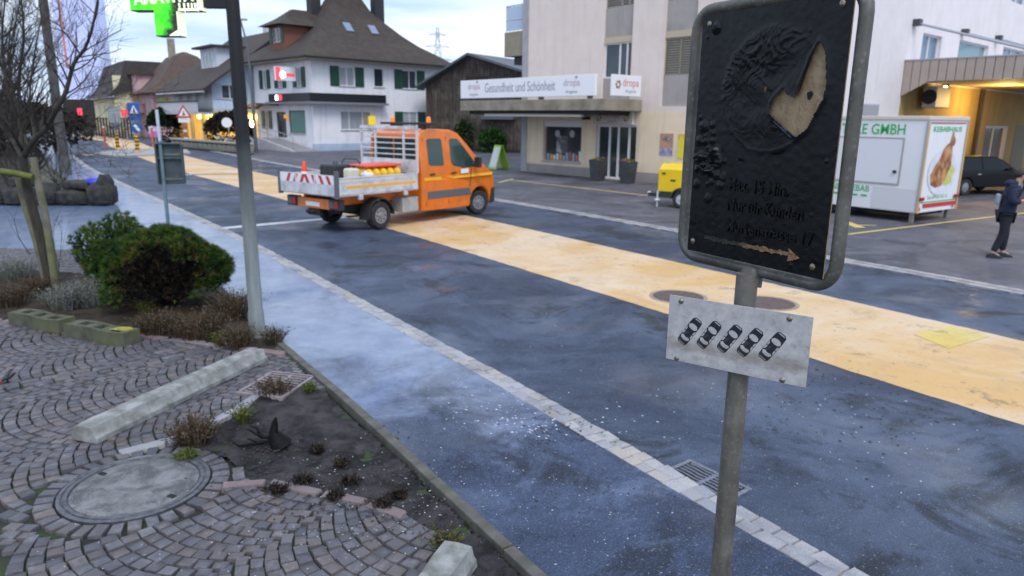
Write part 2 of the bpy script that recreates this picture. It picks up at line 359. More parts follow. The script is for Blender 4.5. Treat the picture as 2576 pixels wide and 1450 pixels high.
def lay(stones, parent, name, rest_name, m, limit=300):
    """stones: (x, y, z, w, h, thick, rot, mesh); the nearest become parts of their own, the others one part"""
    stones = sorted(stones, key=lambda s: -(s[3] * s[4]) / (s[0] ** 2 + s[1] ** 2 + 4) ** 1.5)
    for x, y, z, w, h, t, a, me in stones[:limit]:
        o = link(name, me, parent, (x, y, z), a); o.scale = (w, h, t)
        o.rotation_euler = (rnd.uniform(-.03, .03), rnd.uniform(-.03, .03), a)
    rest = stones[limit:]
    if rest:
        mb = MB()
        for x, y, z, w, h, t, a, me in rest:
            vs, fs = mesh_arrays(me); c, s_ = math.cos(a), math.sin(a)
            mb.add([(x + c * p.x * w - s_ * p.y * h, y + s_ * p.x * w + c * p.y * h, z + p.z * t) for p in vs], fs)
        mb.build(rest_name, m, parent, kind='stuff', recalc=False, smooth=60)

# kerb of two rows of granite setts along the near side of the road
kerb = ribbon('kerb', OFF(-0.30), OFF(0.0), 0.026, M_MORTAR)
st = []
for row, (d, zt, w) in enumerate(((-0.075, 0.052, 0.135), (-0.215, 0.074, 0.13))):
    P = resample(OFF(d), 0.01); i = 900; L = 0
    s_ = 0.0; path = P; k = int((3.0) / 0.01)
    while k < len(path) - 40:
        ln = rnd.uniform(0.13, 0.21); k2 = k + int(ln / 0.01)
        if k2 >= len(path): break
        a, b = path[k], path[k2]; c = (a + b) / 2
        if c.y > 60: break
        ang = math.atan2(b.y - a.y, b.x - a.x)
        if c.y > 2.6: st.append((c.x, c.y, zt + rnd.uniform(-.005, .005), ln - 0.020, w * rnd.uniform(.88, .95), 0.08, ang + rnd.uniform(-.03, .03), rnd.choice(SET)))
        k = k2
lay(st, kerb, 'sett', 'far_setts', M_SETT, 290)
# far kerb
fkerb = ribbon('far_kerb', OFF(9.03), OFF(9.37), 0.022, M_MORTAR)
st = []
for d, zt in ((9.11, 0.03), (9.27, 0.045)):
    path = resample(OFF(d), 0.01); k = 100
    while k < len(path) - 40:
        ln = rnd.uniform(0.15, 0.24); k2 = k + int(ln / 0.01)
        if k2 >= len(path): break
        a, b = path[k], path[k2]; c = (a + b) / 2; k = k2
        if c.y > 60: break
        if c.y < 8.5 or c.x > 9.5: continue
        st.append((c.x, c.y, zt, ln - 0.012, 0.15, 0.06, math.atan2(b.y - a.y, b.x - a.x), rnd.choice(SET)))
lay(st, fkerb, 'sett', 'far_setts', M_SETT, 200)

# concrete edging between pavement and garden
EDGE = OFF(-1.68)
path = resample(EDGE, 0.01)
edging = ribbon('pavement_edging', offset(EDGE, -0.04), offset(EDGE, 0.04), 0.045, M_CONCG)
k = 0
while k < len(path) - 101:
    a, b = path[k], path[k + 99]; k += 100
    if a.y < 1.5 or b.y > 16: continue
    c = (a + b) / 2; mb = MB().box(-0.494, 0.494, -0.04, 0.04, -0.1, 0.0)
    o = mb.build('edging_stone', M_CONCG, edging, (c.x, c.y, 0.098 + rnd.uniform(-.004, .004)), math.atan2(b.y - a.y, b.x - a.x), bev=0.008)

# ------------------------------------------------------------------ cobbled plaza, arcs of porphyry
ZP = 0.07
MAN = Vector((-2.67, 4.60)); MANR = 0.49
BED1 = [(-2.62, 7.62), (-2.98, 8.40), (-4.75, 11.05), (-9.2, 11.9), (-12, 9.6), (-6.55, 8.75), (-4.62, 8.24), (-2.95, 7.72)]
BED2 = [(-2.32, 6.75), (-2.02, 6.75), (-1.17, 5.50), (0.03, 3.70), (0.55, 2.95), (0.1, 2.9), (-0.28, 3.72), (-0.55, 4.14), (-0.95, 4.38), (-1.85, 4.62), (-2.13, 4.98), (-2.42, 5.15), (-2.70, 5.32), (-2.45, 5.95)]
PLAZA = [(-14, 1.0), (1.35, 1.0), (0.08, 3.60), (-1.2, 5.55), (-2.75, 7.9), (-3.0, 7.78), (-4.62, 8.24), (-6.55, 8.75), (-14, 10.8)]
plaza = sheet('cobbled_plaza', PLAZA, ZP - 0.030, M_JOINT)
st = []
bul = Vector((-0.62, -0.785)); acr = Vector((bul.y, -bul.x))      # arcs bulge towards -x -y
RAD = 0.86; HALF = RAD * math.sin(R(45)); ROWH = 0.102
ORG = Vector((-2.2, 4.0))
BORDER_A, BORDER_B = Vector(G(-40, 1000).xy), Vector(G(640, 878).xy)
def near_seg(p, a, b):
    t = max(0, min(1, (p - a).dot(b - a) / (b - a).length_squared)); return (p - (a + (b - a) * t)).length
for kc in range(-9, 10):
    for j in range(-70, 80):
        nst = 13
        for i in range(nst):
            th = R(-45) + R(90) * (i + 0.5) / nst
            u = kc * 2 * HALF + RAD * math.sin(th); vv = j * ROWH + RAD * math.cos(th)
            p = ORG + acr * u + bul * vv
            if not (1.6 < p.y < 9.0 and -9.5 < p.x < 1.3): continue
            if not inside(p, PLAZA) or inside(p, BED2) or inside(p, BED1): continue
            if (p - MAN).length < MANR + 0.155: continue
            if near_seg(p, BORDER_A, BORDER_B) < 0.115: continue
            if (p.x / p.y < -0.80): continue
            tdir = acr * math.cos(th) + bul * (-math.sin(th))
            w = RAD * R(90) / nst * rnd.uniform(0.87, 0.94); h = ROWH * math.cos(th) * rnd.uniform(0.86, 0.93)
            m_ = rnd.choice(COBP) if rnd.random() < 0.035 else rnd.choice(COB)
            st.append((p.x + rnd.uniform(-.006, .006), p.y + rnd.uniform(-.006, .006), ZP + rnd.uniform(-.004, .006), w, h, 0.07, math.atan2(tdir.y, tdir.x) + rnd.uniform(-.035, .035), m_))
# ring of stones round the manhole
for i in range(34):
    a = 2 * math.pi * i / 34; p = MAN + Vector((math.cos(a), math.sin(a))) * (MANR + 0.072)
    st.append((p.x, p.y, ZP + rnd.uniform(-.003, .004), 0.118, 0.084 * rnd.uniform(.9, 1.0), 0.07, a + rnd.uniform(-.04, .04), rnd.choice(COB)))
# straight double course of larger pink blocks
t_ = (BORDER_B - BORDER_A).normalized(); q_ = Vector((-t_.y, t_.x)); L_ = (BORDER_B - BORDER_A).length
for side in (-0.052, 0.052):
    s_ = 0.0
    while s_ < L_:
        ln = rnd.uniform(0.12, 0.3); p = BORDER_A + t_ * (s_ + ln / 2) + q_ * side; s_ += ln
        st.append((p.x, p.y, ZP + rnd.uniform(-.003, .006), ln - 0.014, 0.092, 0.07, math.atan2(t_.y, t_.x) + rnd.uniform(-.02, .02), rnd.choice(COBP + COB[:2])))
lay(st, plaza, 'cobble', 'far_cobbles', M_COBBLE, 300)
# long edge blocks along the beds
def edge_run(pts, w, parent, lens=(0.32, 0.6), m=None):
    for a, b in zip(pts[:-1], pts[1:]):
        a, b = Vector(a), Vector(b); L = (b - a).length; t = (b - a).normalized(); s = 0
        while s < L - 0.05:
            ln = min(rnd.uniform(*lens), L - s); p = a + t * (s + ln / 2); s += ln
            o = link('edge_block', rnd.choice(m or COBP), parent, (p.x, p.y, ZP + 0.012)); o.scale = (max(ln - 0.012, 0.04), w, 0.09); o.rotation_euler = (0, 0, math.atan2(t.y, t.x))
edge_run([(-2.07, 4.60), (-1.75, 4.66), (-0.98, 4.40), (-0.70, 4.24)], 0.085, plaza, (0.3, 0.5))
edge_run([(-3.05, 5.10), (-2.70, 5.38), (-2.48, 5.93), (-2.38, 6.45)], 0.10, plaza, m=SET)
edge_run([(-7.2, 8.90), (-6.5, 8.70), (-4.6, 8.18), (-2.9, 7.66), (-2.52, 7.52)], 0.10, plaza)
# distant cobbles beyond the planting bed
P2 = [(-5.2, 11.5), (-6.3, 13.4), (-14.5, 14.2), (-14.5, 11.6)]
plaza2 = sheet('cobbled_drive', [(-4.9, 11.2), (-6.6, 13.7), (-16, 14.6), (-16, 11.4)], ZP - 0.02, M_JOINT)
st = []
for kc in range(-9, 9):
    for j in range(-60, 60):
        for i in range(10):
            th = R(-45) + R(90) * (i + 0.5) / 10
            u = kc * 1.22 + RAD * math.sin(th); vv = j * 0.125 + RAD * math.cos(th)
            p = Vector((-9, 12.8)) + Vector((1, 0)) * u - Vector((0, 1)) * vv
            if inside(p, P2): st.append((p.x, p.y, ZP + rnd.uniform(-.004, .004), 0.117, 0.125 * math.cos(th) * .86, 0.06, -th, rnd.choice(COB)))
lay(st, plaza2, 'cobble', 'far_cobbles', M_COBBLE, 0)
sheet('driveway', [(-6.45, 13.6), (-11.6, 20.7), (-34, 20.2), (-30, 13.9)], 0.062, M_WALK)

# soil beds, uneven
def patch(name, poly, step, amp, m, z0, bump_fn=None):
    xs = [p[0] for p in poly]; ys = [p[1] for p in poly]; x0, x1, y0, y1 = min(xs), max(xs), min(ys), max(ys)
    nx, ny = int((x1 - x0) / step) + 2, int((y1 - y0) / step) + 2; idx = {}; mb = MB(); vs = []; fs = []
    def vid(i, j):
        if (i, j) not in idx:
            x, y = x0 + i * step, y0 + j * step; idx[i, j] = len(vs)
            z = z0 + amp * (mnoise.fractal(Vector((x * 4, y * 4, 1.3)), 1.0, 2.0, 4) + 0.5 * mnoise.noise(Vector((x * 19, y * 19, 5))))
            if bump_fn: z += bump_fn(x, y)
            vs.append((x, y, z))
        return idx[i, j]
    for i in range(nx):
        for j in range(ny):
            if inside((x0 + (i + .5) * step, y0 + (j + .5) * step), poly): fs.append((vid(i, j), vid(i + 1, j), vid(i + 1, j + 1), vid(i, j + 1)))
    return MB().add(vs, fs).build(name, m, None, kind='structure', smooth=80)
patch('soil_bed', BED2, 0.025, 0.032, M_SOIL, 0.060)
patch('planting_bed', BED1, 0.05, 0.022, M_MULCH, 0.075)
# ------------------------------------------------------------------ burnt parking sign on its post
def galv(name, a, b, rust=0.0):
    n = NT(name); v = n.obj()
    c = n.mix(n.rng(n.noise(v, 9, 6, 0.6), 0.35, 0.65), a, b)
    c = n.mix(n.rng(n.noise(n.map(v, (30, 30, 4)), 1.0, 4), 0.5, 0.72, 0, 0.6), c, (0.10, 0.09, 0.075))
    c = n.mix(n.rng(n.vor(v, 55, 'F1', 'Distance'), 0.0, 0.35, 0.35, 0), c, (0.34, 0.34, 0.33))
    if rust: c = n.mix(n.rng(n.noise(n.map(v, (14, 14, 1.4), (3, 1, 0)), 1.0, 6, 0.65), 0.56, 0.72, 0, rust), c, (0.20, 0.075, 0.025))
    n.put('Base Color', c); n.put('Metallic', 0.55); n.put('Roughness', n.rng(n.noise(v, 30, 4), 0.3, 0.7, 0.42, 0.68)); n.bump(n.noise(v, 160, 4), 0.25, 0.002); return n.m
M_GALV = galv('galvanised_steel', (0.125, 0.12, 0.108), (0.22, 0.215, 0.20), 0.6)
M_FRAME = galv('sooty_tube', (0.085, 0.083, 0.078), (0.165, 0.16, 0.148))
M_SCREW = mat('screw_steel', (0.36, 0.33, 0.26), 0.4, 0.9, c2=(0.16, 0.12, 0.08), sc=300)
def burnt_film():
    n = NT('burnt_film'); v = n.obj()
    c = n.mix(n.rng(n.noise(v, 14, 6, 0.6), 0.35, 0.7), (0.0025, 0.003, 0.0045), (0.007, 0.0078, 0.011))
    c = n.mix(n.rng(n.noise(v, 60, 4), 0.6, 0.8, 0, 0.5), c, (0.014, 0.014, 0.016))
    n.put('Base Color', c); n.put('Roughness', n.rng(n.noise(v, 9, 5), 0.35, 0.65, 0.20, 0.42)); n.put('Specular IOR Level', 0.24); n.bump(n.noise(v, 230, 5, 0.6), 0.4, 0.0015); return n.m
M_FILM = burnt_film()
M_CHAR = mat('charred_lettering', (0.003, 0.003, 0.0035), 0.34, c2=(0.007, 0.007, 0.008), sc=120, spec=0.2, bump=0.5, bsc=400, bd=0.001)
M_TAN = mat('bare_plate', (0.22, 0.15, 0.09), 0.75, c2=(0.33, 0.24, 0.15), sc=34, bump=0.3, bsc=200, bd=0.001, dirt=(0.09, 0.06, 0.035), dsc=70)
M_BLUE = mat('scorched_blue_print', (0.03, 0.075, 0.12), 0.6, c2=(0.012, 0.014, 0.018), sc=90)
def plate_mat():
    n = NT('weathered_plate'); v = n.obj(); z = n.sep(v)[2]
    c = n.mix(n.rng(n.noise(v, 22, 6, 0.6), 0.35, 0.68), (0.36, 0.36, 0.39), (0.52, 0.51, 0.53))
    edge = n.noise(n.map(v, (16, 16, 40)), 1.0, 6, 0.65)
    c = n.mix(n.rng(n.mth('ADD', n.mth('MULTIPLY', n.mth('ABSOLUTE', n.mth('SUBTRACT', z, -0.045)), 14.0), edge), 0.45, 0.85, 0.65, 0), c, (0.19, 0.155, 0.12))
    c = n.mix(n.rng(n.noise(n.map(v, (1, 1, 1), (4, 4, 4)), 45, 6, 0.7), 0.52, 0.70, 0, 0.6), c, (0.22, 0.20, 0.20))
    n.put('Base Color', c); n.put('Roughness', 0.55); n.put('Metallic', 0.15); n.bump(n.noise(v, 150, 4), 0.2, 0.001); return n.m
M_PLATE = plate_mat()
M_INK = mat('faded_ink', (0.006, 0.009, 0.020), 0.6, c2=(0.09, 0.09, 0.11), sc=42, lo=0.56, hi=0.78)
SX, SY = 0.661, 1.95
sign = empty('parking_sign', (SX, SY, 0.05), 0, 'burnt black parking sign in a tube frame on a galvanised post', 'sign')
MB().tube([(0, 0, -0.05), (0, 0, 1.2), (0, 0, 2.185)], 0.030, 24).build('post', M_GALV, sign, smooth=True)
Z0 = -0.05
def sub(name, rz, parent=sign, loc=(0, 0, 0)):
    o = bpy.data.objects.new(name, None); COL.objects.link(o); o.parent = parent; o.rotation_euler = (0, 0, rz); o.location = loc; return o
PA = -1.046
def rot_local(o, rz, loc=(0, 0, 0)): o.rotation_euler = (0, 0, rz); o.location = loc; return o
# tube frame (rounded rectangle) behind the panel
hw, za, zb, cr_ = 0.272, 2.243, 2.962, 0.062; pts = []
for cx_, cz_, a0 in ((hw - cr_, za + cr_, -90), (hw - cr_, zb - cr_, 0), (-hw + cr_, zb - cr_, 90), (-hw + cr_, za + cr_, 180)):
    for k in range(7):
        a = R(a0 + 15 * k); pts.append((cx_ + cr_ * math.cos(a) - 0.016, 0.024, cz_ + cr_ * math.sin(a) + Z0))
fr = MB().tube(pts, 0.0172, 14, closed=True); fr.cyl((0, 0.012, 2.15), (0, 0.022, 2.20), 0.033, 0.030, 20)
rot_local(fr.build('frame', M_FRAME, sign, smooth=True), PA)
# the panel, blistered film with a torn hole
PEEL = [(0.162, 2.843), (0.179, 2.817), (0.186, 2.784), (0.192, 2.738), (0.188, 2.706), (0.167, 2.668), (0.151, 2.634), (0.119, 2.612), (0.085, 2.633), (0.033, 2.67), (0.034, 2.696), (0.044, 2.713), (0.071, 2.737), (0.087, 2.717), (0.112, 2.709), (0.124, 2.755), (0.141, 2.805)]
HOLE2 = [(-0.003, 2.748), (0.012, 2.738), (0.006, 2.722)]
bq = random.Random(3); BUB = [(-0.207, 2.634, .014), (-0.156, 2.562, .016), (-0.218, 2.542, .013), (-0.199, 2.609, .006), (-0.212, 2.92, .006), (-0.185, 2.905, .013), (-0.175, 2.515, .010), (-0.119, 2.496, .010), (-0.222, 2.66, .006), (-0.17, 2.43, .010)]
while len(BUB) < 64:
    x = bq.gauss(-0.185, 0.036); z = bq.gauss(2.535, 0.032)
    if -0.232 < x < -0.09: BUB.append((x, z, bq.uniform(.004, .0105)))
for k in range(22): BUB.append((bq.uniform(-.22, .22), bq.uniform(2.28, 2.92), bq.uniform(.0015, .004)))
def pdist(x, z, poly):
    d = 9
    for i in range(len(poly)):
        ax, az = poly[i - 1]; bx, bz = poly[i]; t = max(0, min(1, ((x - ax) * (bx - ax) + (z - az) * (bz - az)) / ((bx - ax) ** 2 + (bz - az) ** 2))); d = min(d, math.hypot(x - ax - t * (bx - ax), z - az - t * (bz - az)))
    return d
def film_h(x, z):
    h = 0.0006 * mnoise.noise(Vector((x * 60, z * 60, 0)))
    r = math.hypot(x - 0.02, z - 2.73); m = max(0, 1 - (r / 0.172) ** 6)
    if m > 0:
        a = mnoise.noise(Vector((x * 13 + 3, z * 16, 2))); b = mnoise.noise(Vector((x * 30 + 4 * a, z * 24 + 3 * a, 4)))
        h += m * (0.0010 * (1 - abs(b)) ** 5 + 0.0038 * a + 0.0012)
        up = max(0, min(1, (z - 2.76) * 16 + (-x) * 9)); w = mnoise.noise(Vector((x * 78 + 6 * a, z * 34 - x * 20, 7))); h += m * up * 0.0072 * (1 - abs(w)) ** 5
        ri = math.hypot(x - 0.02, z - 2.80)
        rr_ = r + 0.006 * mnoise.noise(Vector((x * 30, z * 30, 3)))
        if abs(rr_ - 0.158) < 0.006: h += 0.0011 * (1 - abs(rr_ - 0.158) / 0.006)
        # diagonal crease of the struck-through roundel
        dd = abs((x + 0.058) * 0.62 + (z - 2.80) * 0.785) ; 
        if dd < 0.005 and z < 2.83 and x < 0.03: h += 0.002 * (1 - dd / 0.005)
    for bx, bz, br in BUB:
        br *= 1.3; d2 = ((x - bx) ** 2 + (z - bz) ** 2) / (br * br)
        if d2 < 1: h += br * 0.75 * (1 - d2) ** 0.6 * (0.8 + 0.5 * mnoise.noise(Vector((x * 150, z * 150, 1))))
    d = pdist(x, z, PEEL)
    if d < 0.016: h += 0.0075 * (1 - d / 0.016) ** 2 * (1.3 if z > 2.70 and x < 0.16 else 0.7)
    return h
step = 0.0032; nx, nz_ = int(0.48 / step), int(0.68 / step); mb = MB(); vs = []; fs = []; idx = {}
def vid(i, j):
    if (i, j) not in idx:
        x, z = -0.24 + i * step, 2.265 + j * step; idx[i, j] = len(vs); vs.append((x, -0.002 - film_h(x, z), z - 2.605))
    return idx[i, j]
for i in range(nx):
    for j in range(nz_):
        c = (-0.24 + (i + .5) * step, 2.265 + (j + .5) * step)
        if inside(c, PEEL) or inside(c, HOLE2): continue
        fs.append((vid(i, j), vid(i + 1, j), vid(i + 1, j + 1), vid(i, j + 1)))
mb.add(vs, fs)
film = rot_local(mb.build('panel', M_FILM, sign, smooth=80), PA, (0, 0, 2.605 + Z0))
film['label'] = 'charred blistered panel with a torn tan patch'
MB().box(-0.2385, 0.2385, 0.001, 0.0045, -0.338, 0.338).build('backing_plate', M_TAN, film)
# screws
for x, z in ((0.21, 2.921), (-0.218, 2.295), (0.208, 2.293), (-0.213, 2.918)):
    MB().lathe([(0.0085, 0.0), (0.0085, -0.002), (0.005, -0.005), (0.0, -0.0055)], 12, (x, -0.002, z - 2.605), axis='Y').build('screw', M_SCREW, film, smooth=True)
# melted lettering
def melt(txt, x, z, size, width, seed):
    me = text_mesh(txt, size, 0.0028, M_CHAR, 'LEFT', 0.0006); xs = [v.co.x for v in me.vertices]; k = width / (max(xs) - min(xs))
    bm = bmesh.new(); bm.from_mesh(me); bmesh.ops.subdivide_edges(bm, edges=[e for e in bm.edges if e.calc_length() > 0.006], cuts=2)
    for v in bm.verts:
        p = v.co; a = mnoise.noise(Vector((p.x * 90, p.y * 90, seed))); b = mnoise.noise(Vector((p.x * 110, p.y * 70, seed + 9)))
        v.co = Vector((p.x * k + a * 0.0030, p.y * 1.18 + b * 0.0050, p.z + 0.0016 * a))
    bm.to_mesh(me); bm.free()
    o = link('lettering', me, film, (x, -0.0035, z - 2.605)); o.rotation_euler = (R(90), R(0), 0); return o
melt('Max. 15 Min.', -0.095, 2.462, 0.040, 0.203, 1); melt('Nur für Kunden', -0.093, 2.406, 0.040, 0.254, 2); melt('Murtenstrasse 17', -0.090, 2.346, 0.040, 0.290, 3)
def arrow_mat():
    n = NT('scorched_arrow'); v = n.obj(); c = n.mix(n.rng(n.mth('ADD', n.sep(v)[0], n.mth('MULTIPLY', n.noise(v, 55, 5, 0.6), 0.22)), 0.06, 0.13), (0.007, 0.007, 0.008), (0.22, 0.125, 0.065))
    n.put('Base Color', n.mix(n.rng(n.noise(v, 130, 4), 0.5, 0.7), c, (0.06, 0.035, 0.02))); n.put('Roughness', 0.55); n.bump(n.noise(v, 260, 4), 0.8, 0.003); return n.m
aw = MB(); up_, dn_ = [], []; q = random.Random(5)
for k in range(41):
    x = -0.17 + 0.304 * k / 40; up_.append((x, 2.314 + 0.0045 + q.uniform(-.0025, .003))); dn_.append((x, 2.312 - 0.004 + q.uniform(-.003, .0025)))
poly = up_ + [(0.132, 2.328), (0.149, 2.317), (0.167, 2.308), (0.150, 2.300), (0.131, 2.294)] + dn_[::-1]
n_ = len(poly); aw.add([(x, -0.0058, z - 2.605) for x, z in poly] + [(x, -0.001, z - 2.605) for x, z in poly], [tuple(range(n_))] + [(i, (i + 1) % n_, n_ + (i + 1) % n_, n_ + i) for i in range(n_)])
aw.build('arrow', arrow_mat(), film)
# curled flaps of film
def flap(pts, m, name='film_flap'):
    mb = MB(); n = len(pts); mb.add([(x, -y, z - 2.605) for x, y, z in pts] + [(x, -y - 0.0008, z - 2.605) for x, y, z in pts], [tuple(range(n)), tuple(range(2 * n - 1, n - 1, -1))] + [(i, (i + 1) % n, n + (i + 1) % n, n + i) for i in range(n)])
    mb.build(name, m, film)
flap([(0.045, .004, 2.566), (0.060, .012, 2.570), (0.096, .008, 2.584), (0.075, .003, 2.568)], M_CHAR)
flap([(-0.070, .003, 2.552), (-0.058, .009, 2.552), (-0.045, .006, 2.545), (-0.06, .002, 2.543)], M_CHAR)
flap([(0.030, .003, 2.668), (0.055, .011, 2.647), (0.10, .004, 2.612), (0.120, .002, 2.612), (0.085, .002, 2.633)], M_BLUE)
flap([(0.052, .002, 2.65), (0.038, .010, 2.638), (0.052, .004, 2.622), (0.075, .002, 2.632)], M_CHAR)
flap([(0.110, .002, 2.712), (0.118, .010, 2.722), (0.136, .012, 2.79), (0.158, .009, 2.842), (0.148, .003, 2.823), (0.130, .002, 2.77)], M_FILM)
flap([(0.139, .0008, 2.707), (0.136, .0008, 2.722), (0.15, .0008, 2.726), (0.154, .0008, 2.718), (0.146, .0008, 2.704)], M_FILM)
# small plate with five slanted cars
plate = rot_local(MB().box(-0.2015, 0.2015, -0.0015, 0.0015, -0.099, 0.099).build('plate', M_PLATE, sign, bev=0.0006), -0.615, (-0.0, -0.0, 2.051 + Z0))
plate.location = (-0.034 * math.sin(0.615) - 0.009, -0.034 * math.cos(0.615), 2.051 + Z0)
plate['label'] = 'pale stained plate printed with five slanted parked cars'
for x, z in ((-0.165, 0.085), (0.14 + 0.002, 0.085), (0.138 + 0.002, -0.093 + 0.002), (-0.167, -0.092)):
    MB().lathe([(0.0078, 0.0), (0.0078, -0.0016), (0.0045, -0.0045), (0.0, -0.005)], 12, (x, -0.0014, z), axis='Y').build('screw', M_SCREW, plate, smooth=True)
def car_symbol():
    mb = MB(); y0 = -0.0019
    def poly(p, y, k): mb.add([(x, y, z) for x, z in p], [tuple(range(len(p)))], k)
    w, l = 0.0166, 0.0472
    body = [(-w * .70, -l), (w * .70, -l), (w * .96, -l * .84), (w, -l * .3), (w, l * .5), (w * .93, l * .86), (w * .55, l), (-w * .55, l), (-w * .93, l * .86), (-w, l * .5), (-w, -l * .3), (-w * .96, -l * .84)]
    poly(body, y0, 0)
    poly([(-w * .62, -l * .94), (w * .62, -l * .94), (w * .7, -l * .90), (-w * .7, -l * .90)], y0 - .0003, 1)
    poly([(-w * .66, -l * .42), (-w * .88, -l * .52), (-w * .6, -l * .66), (0, -l * .71), (w * .6, -l * .66), (w * .88, -l * .52), (w * .66, -l * .42), (0, -l * .47)], y0 - .0003, 1)
    poly([(-w * .62, l * .22), (0, l * .18), (w * .62, l * .22), (w * .9, l * .36), (w * .6, l * .52), (0, l * .57), (-w * .6, l * .52), (-w * .9, l * .36)], y0 - .0003, 1)
    for s in (-1, 1):
        poly([(s * w * .93, -l * .42), (s * w * .93, -l * .12), (s * w * .70, -l * .12), (s * w * .70, -l * .30)], y0 - .0003, 1)
        poly([(s * w * .93, -l * .07), (s * w * .93, l * .22), (s * w * .70, l * .10), (s * w * .70, -l * .07)], y0 - .0003, 1)
    poly([(-w * .6, l * .88), (w * .6, l * .88), (w * .5, l * .94), (-w * .5, l * .94)], y0 - .0003, 1)
    return mb.mesh('car_symbol', [M_INK, M_PLATE], recalc=False)
CS = car_symbol()
for x in (-0.1325, -0.0745, -0.0140, 0.0435, 0.1045):
    o = link('car_symbol', CS, plate, (x, 0, -0.001)); o.rotation_euler = (0, R(32), 0)
MB().box(-0.036, 0.036, 0.0025, 0.012, -0.02, 0.02).build('bracket', M_GALV, plate)

# ------------------------------------------------------------------ manhole in the cobbles
M_IRON = mat('cast_iron', (0.10, 0.10, 0.115), 0.5, 0.6, c2=(0.17, 0.17, 0.19), sc=20, bump=0.4, bsc=90)
def infill():
    n = NT('manhole_concrete'); v = n.pos(); c = n.mix(n.rng(n.noise(v, 5.0, 9, 0.72, 0.4), 0.42, 0.58), (0.065, 0.068, 0.073), (0.20, 0.20, 0.21))
    c = n.mix(n.rng(n.vor(v, 120, 'F1', 'Distance'), 0.0, 0.5, 0.6, 0), c, (0.30, 0.30, 0.30)); c = n.mix(n.rng(n.noise(v, 2.5, 6, .65), 0.5, 0.66, 0, 0.6), c, (0.075, 0.08, 0.075))
    n.put('Base Color', c); n.put('Roughness', 0.7); n.bump(n.noise(v, 90, 4), 0.6, 0.006); return n.m
mh = empty('manhole_cover', (MAN.x, MAN.y, ZP), 0, 'large round concrete filled manhole cover among the cobbles', 'manhole cover')
MB().lathe([(0.49, -0.05), (0.49, 0.006), (0.465, 0.010), (0.460, 0.002), (0.452, 0.002), (0.449, 0.010), (0.425, 0.010), (0.420, -0.004), (0.405, -0.004)], 72).build('rim', M_IRON, mh, smooth=40)
mb = MB(); mb.lathe([(0.412, -0.03), (0.412, 0.002), (0.40, 0.006), (0.0, 0.009)], 64); mb.build('infill', infill(), mh, smooth=40)
for a in (155, 335):
    MB().box(0.33, 0.39, -0.018, 0.018, 0.006, 0.011).build('lifting_slot', mat('slot_dark', (0.012, 0.012, 0.012), 0.9), mh, rz=R(a))

# ------------------------------------------------------------------ concrete parking stops
def parking_stop(L, base, top, h, loc, rz, label):
    sec = []; q = random.Random(int(L * 100))
    for i in range(13):
        x = -L / 2 + L * i / 12; j = lambda: q.uniform(-.004, .004); e = 0.02 if i in (0, 12) else 0
        sec.append([(x, -base / 2 + j(), 0), (x, base / 2 + j(), 0), (x, base / 2 + j(), h * .35), (x, base * .42 + j(), h * .52), (x, top / 2 + j(), h - e * .3 + j()), (x, 0, h + .003 - e * .3), (x, -top / 2 + j(), h - e * .3 + j()), (x, -base * .42 + j(), h * .52), (x, -base / 2 + j(), h * .35)])
    o = MB().loft(sec).build('parking_stop', M_CONC, None, loc, rz, smooth=25, bev=0.006); return tag(o, label, 'parking stop', 'concrete parking stops')
parking_stop(2.15, 0.27, 0.17, 0.14, (-3.10, 6.30, ZP), math.atan2(1.98, 0.66), 'long pale concrete parking stop lying on the cobbles beside the manhole')
parking_stop(1.9, 0.24, 0.17, 0.14, (-0.60, 2.84, ZP), math.atan2(1.98, 0.66), 'end of a concrete parking stop cut off by the bottom picture edge')

# ------------------------------------------------------------------ slotted cover beside the parking stop
def grille(name, w, h, nb, cols, loc, rz, m, label, wavy=0.0, pitm=None):
    r = empty(name, loc, rz, label, 'drain'); f = MB(); e = 0.035
    f.box(-w / 2, w / 2, -h / 2, -h / 2 + e, -0.04, 0); f.box(-w / 2, w / 2, h / 2 - e, h / 2, -0.04, 0); f.box(-w / 2, -w / 2 + e, -h / 2 + e, h / 2 - e, -0.04, 0); f.box(w / 2 - e, w / 2, -h / 2 + e, h / 2 - e, -0.04, 0)
    for c in range(1, cols): x = -w / 2 + e + (w - 2 * e) * c / cols; f.box(x - e / 2, x + e / 2, -h / 2 + e, h / 2 - e, -0.04, -0.0015)
    f.build('grate_frame', m, r, bev=0.004)
    MB().box(-w / 2 + .01, w / 2 - .01, -h / 2 + .01, h / 2 - .01, -0.0155, -0.0115).build('pit', mat('pit_dark', (0.006, 0.006, 0.007), 0.95), r)
    cw = (w - 2 * e) / cols
    for c in range(cols):
        for b in range(nb):
            y = -h / 2 + e + (h - 2 * e) * (b + 0.5) / nb; bw = (h - 2 * e) / nb * 0.18; x0 = -w / 2 + e + cw * c + e * .45; x1 = x0 + cw - e * .9
            mb = MB(); top = []; bot = []
            for k in range(5):
                t = k / 4; x = x0 + (x1 - x0) * t; o = wavy * math.sin(t * math.pi * 2); top.append((x, y + bw + o)); bot.append((x, y - bw + o))
            mb.prism(bot + top[::-1], -0.0112, -0.001); mb.build('bar', m, r)
    return r
p = G(697, 968, ZP); grille('slotted_cover', 0.50, 0.62, 9, 2, (p.x, p.y, ZP + .012), R(-14), mat('grey_pink_stone', (.20, .17, .18), .8, c2=(.28, .24, .25), sc=8), 'pale slotted stone cover between parking stop and burnt bed')
gp = (G(1660, 1190) + G(1740, 1160) + G(1885, 1235) + G(1800, 1280)) / 4; gd = G(1885, 1235) - G(1740, 1160)
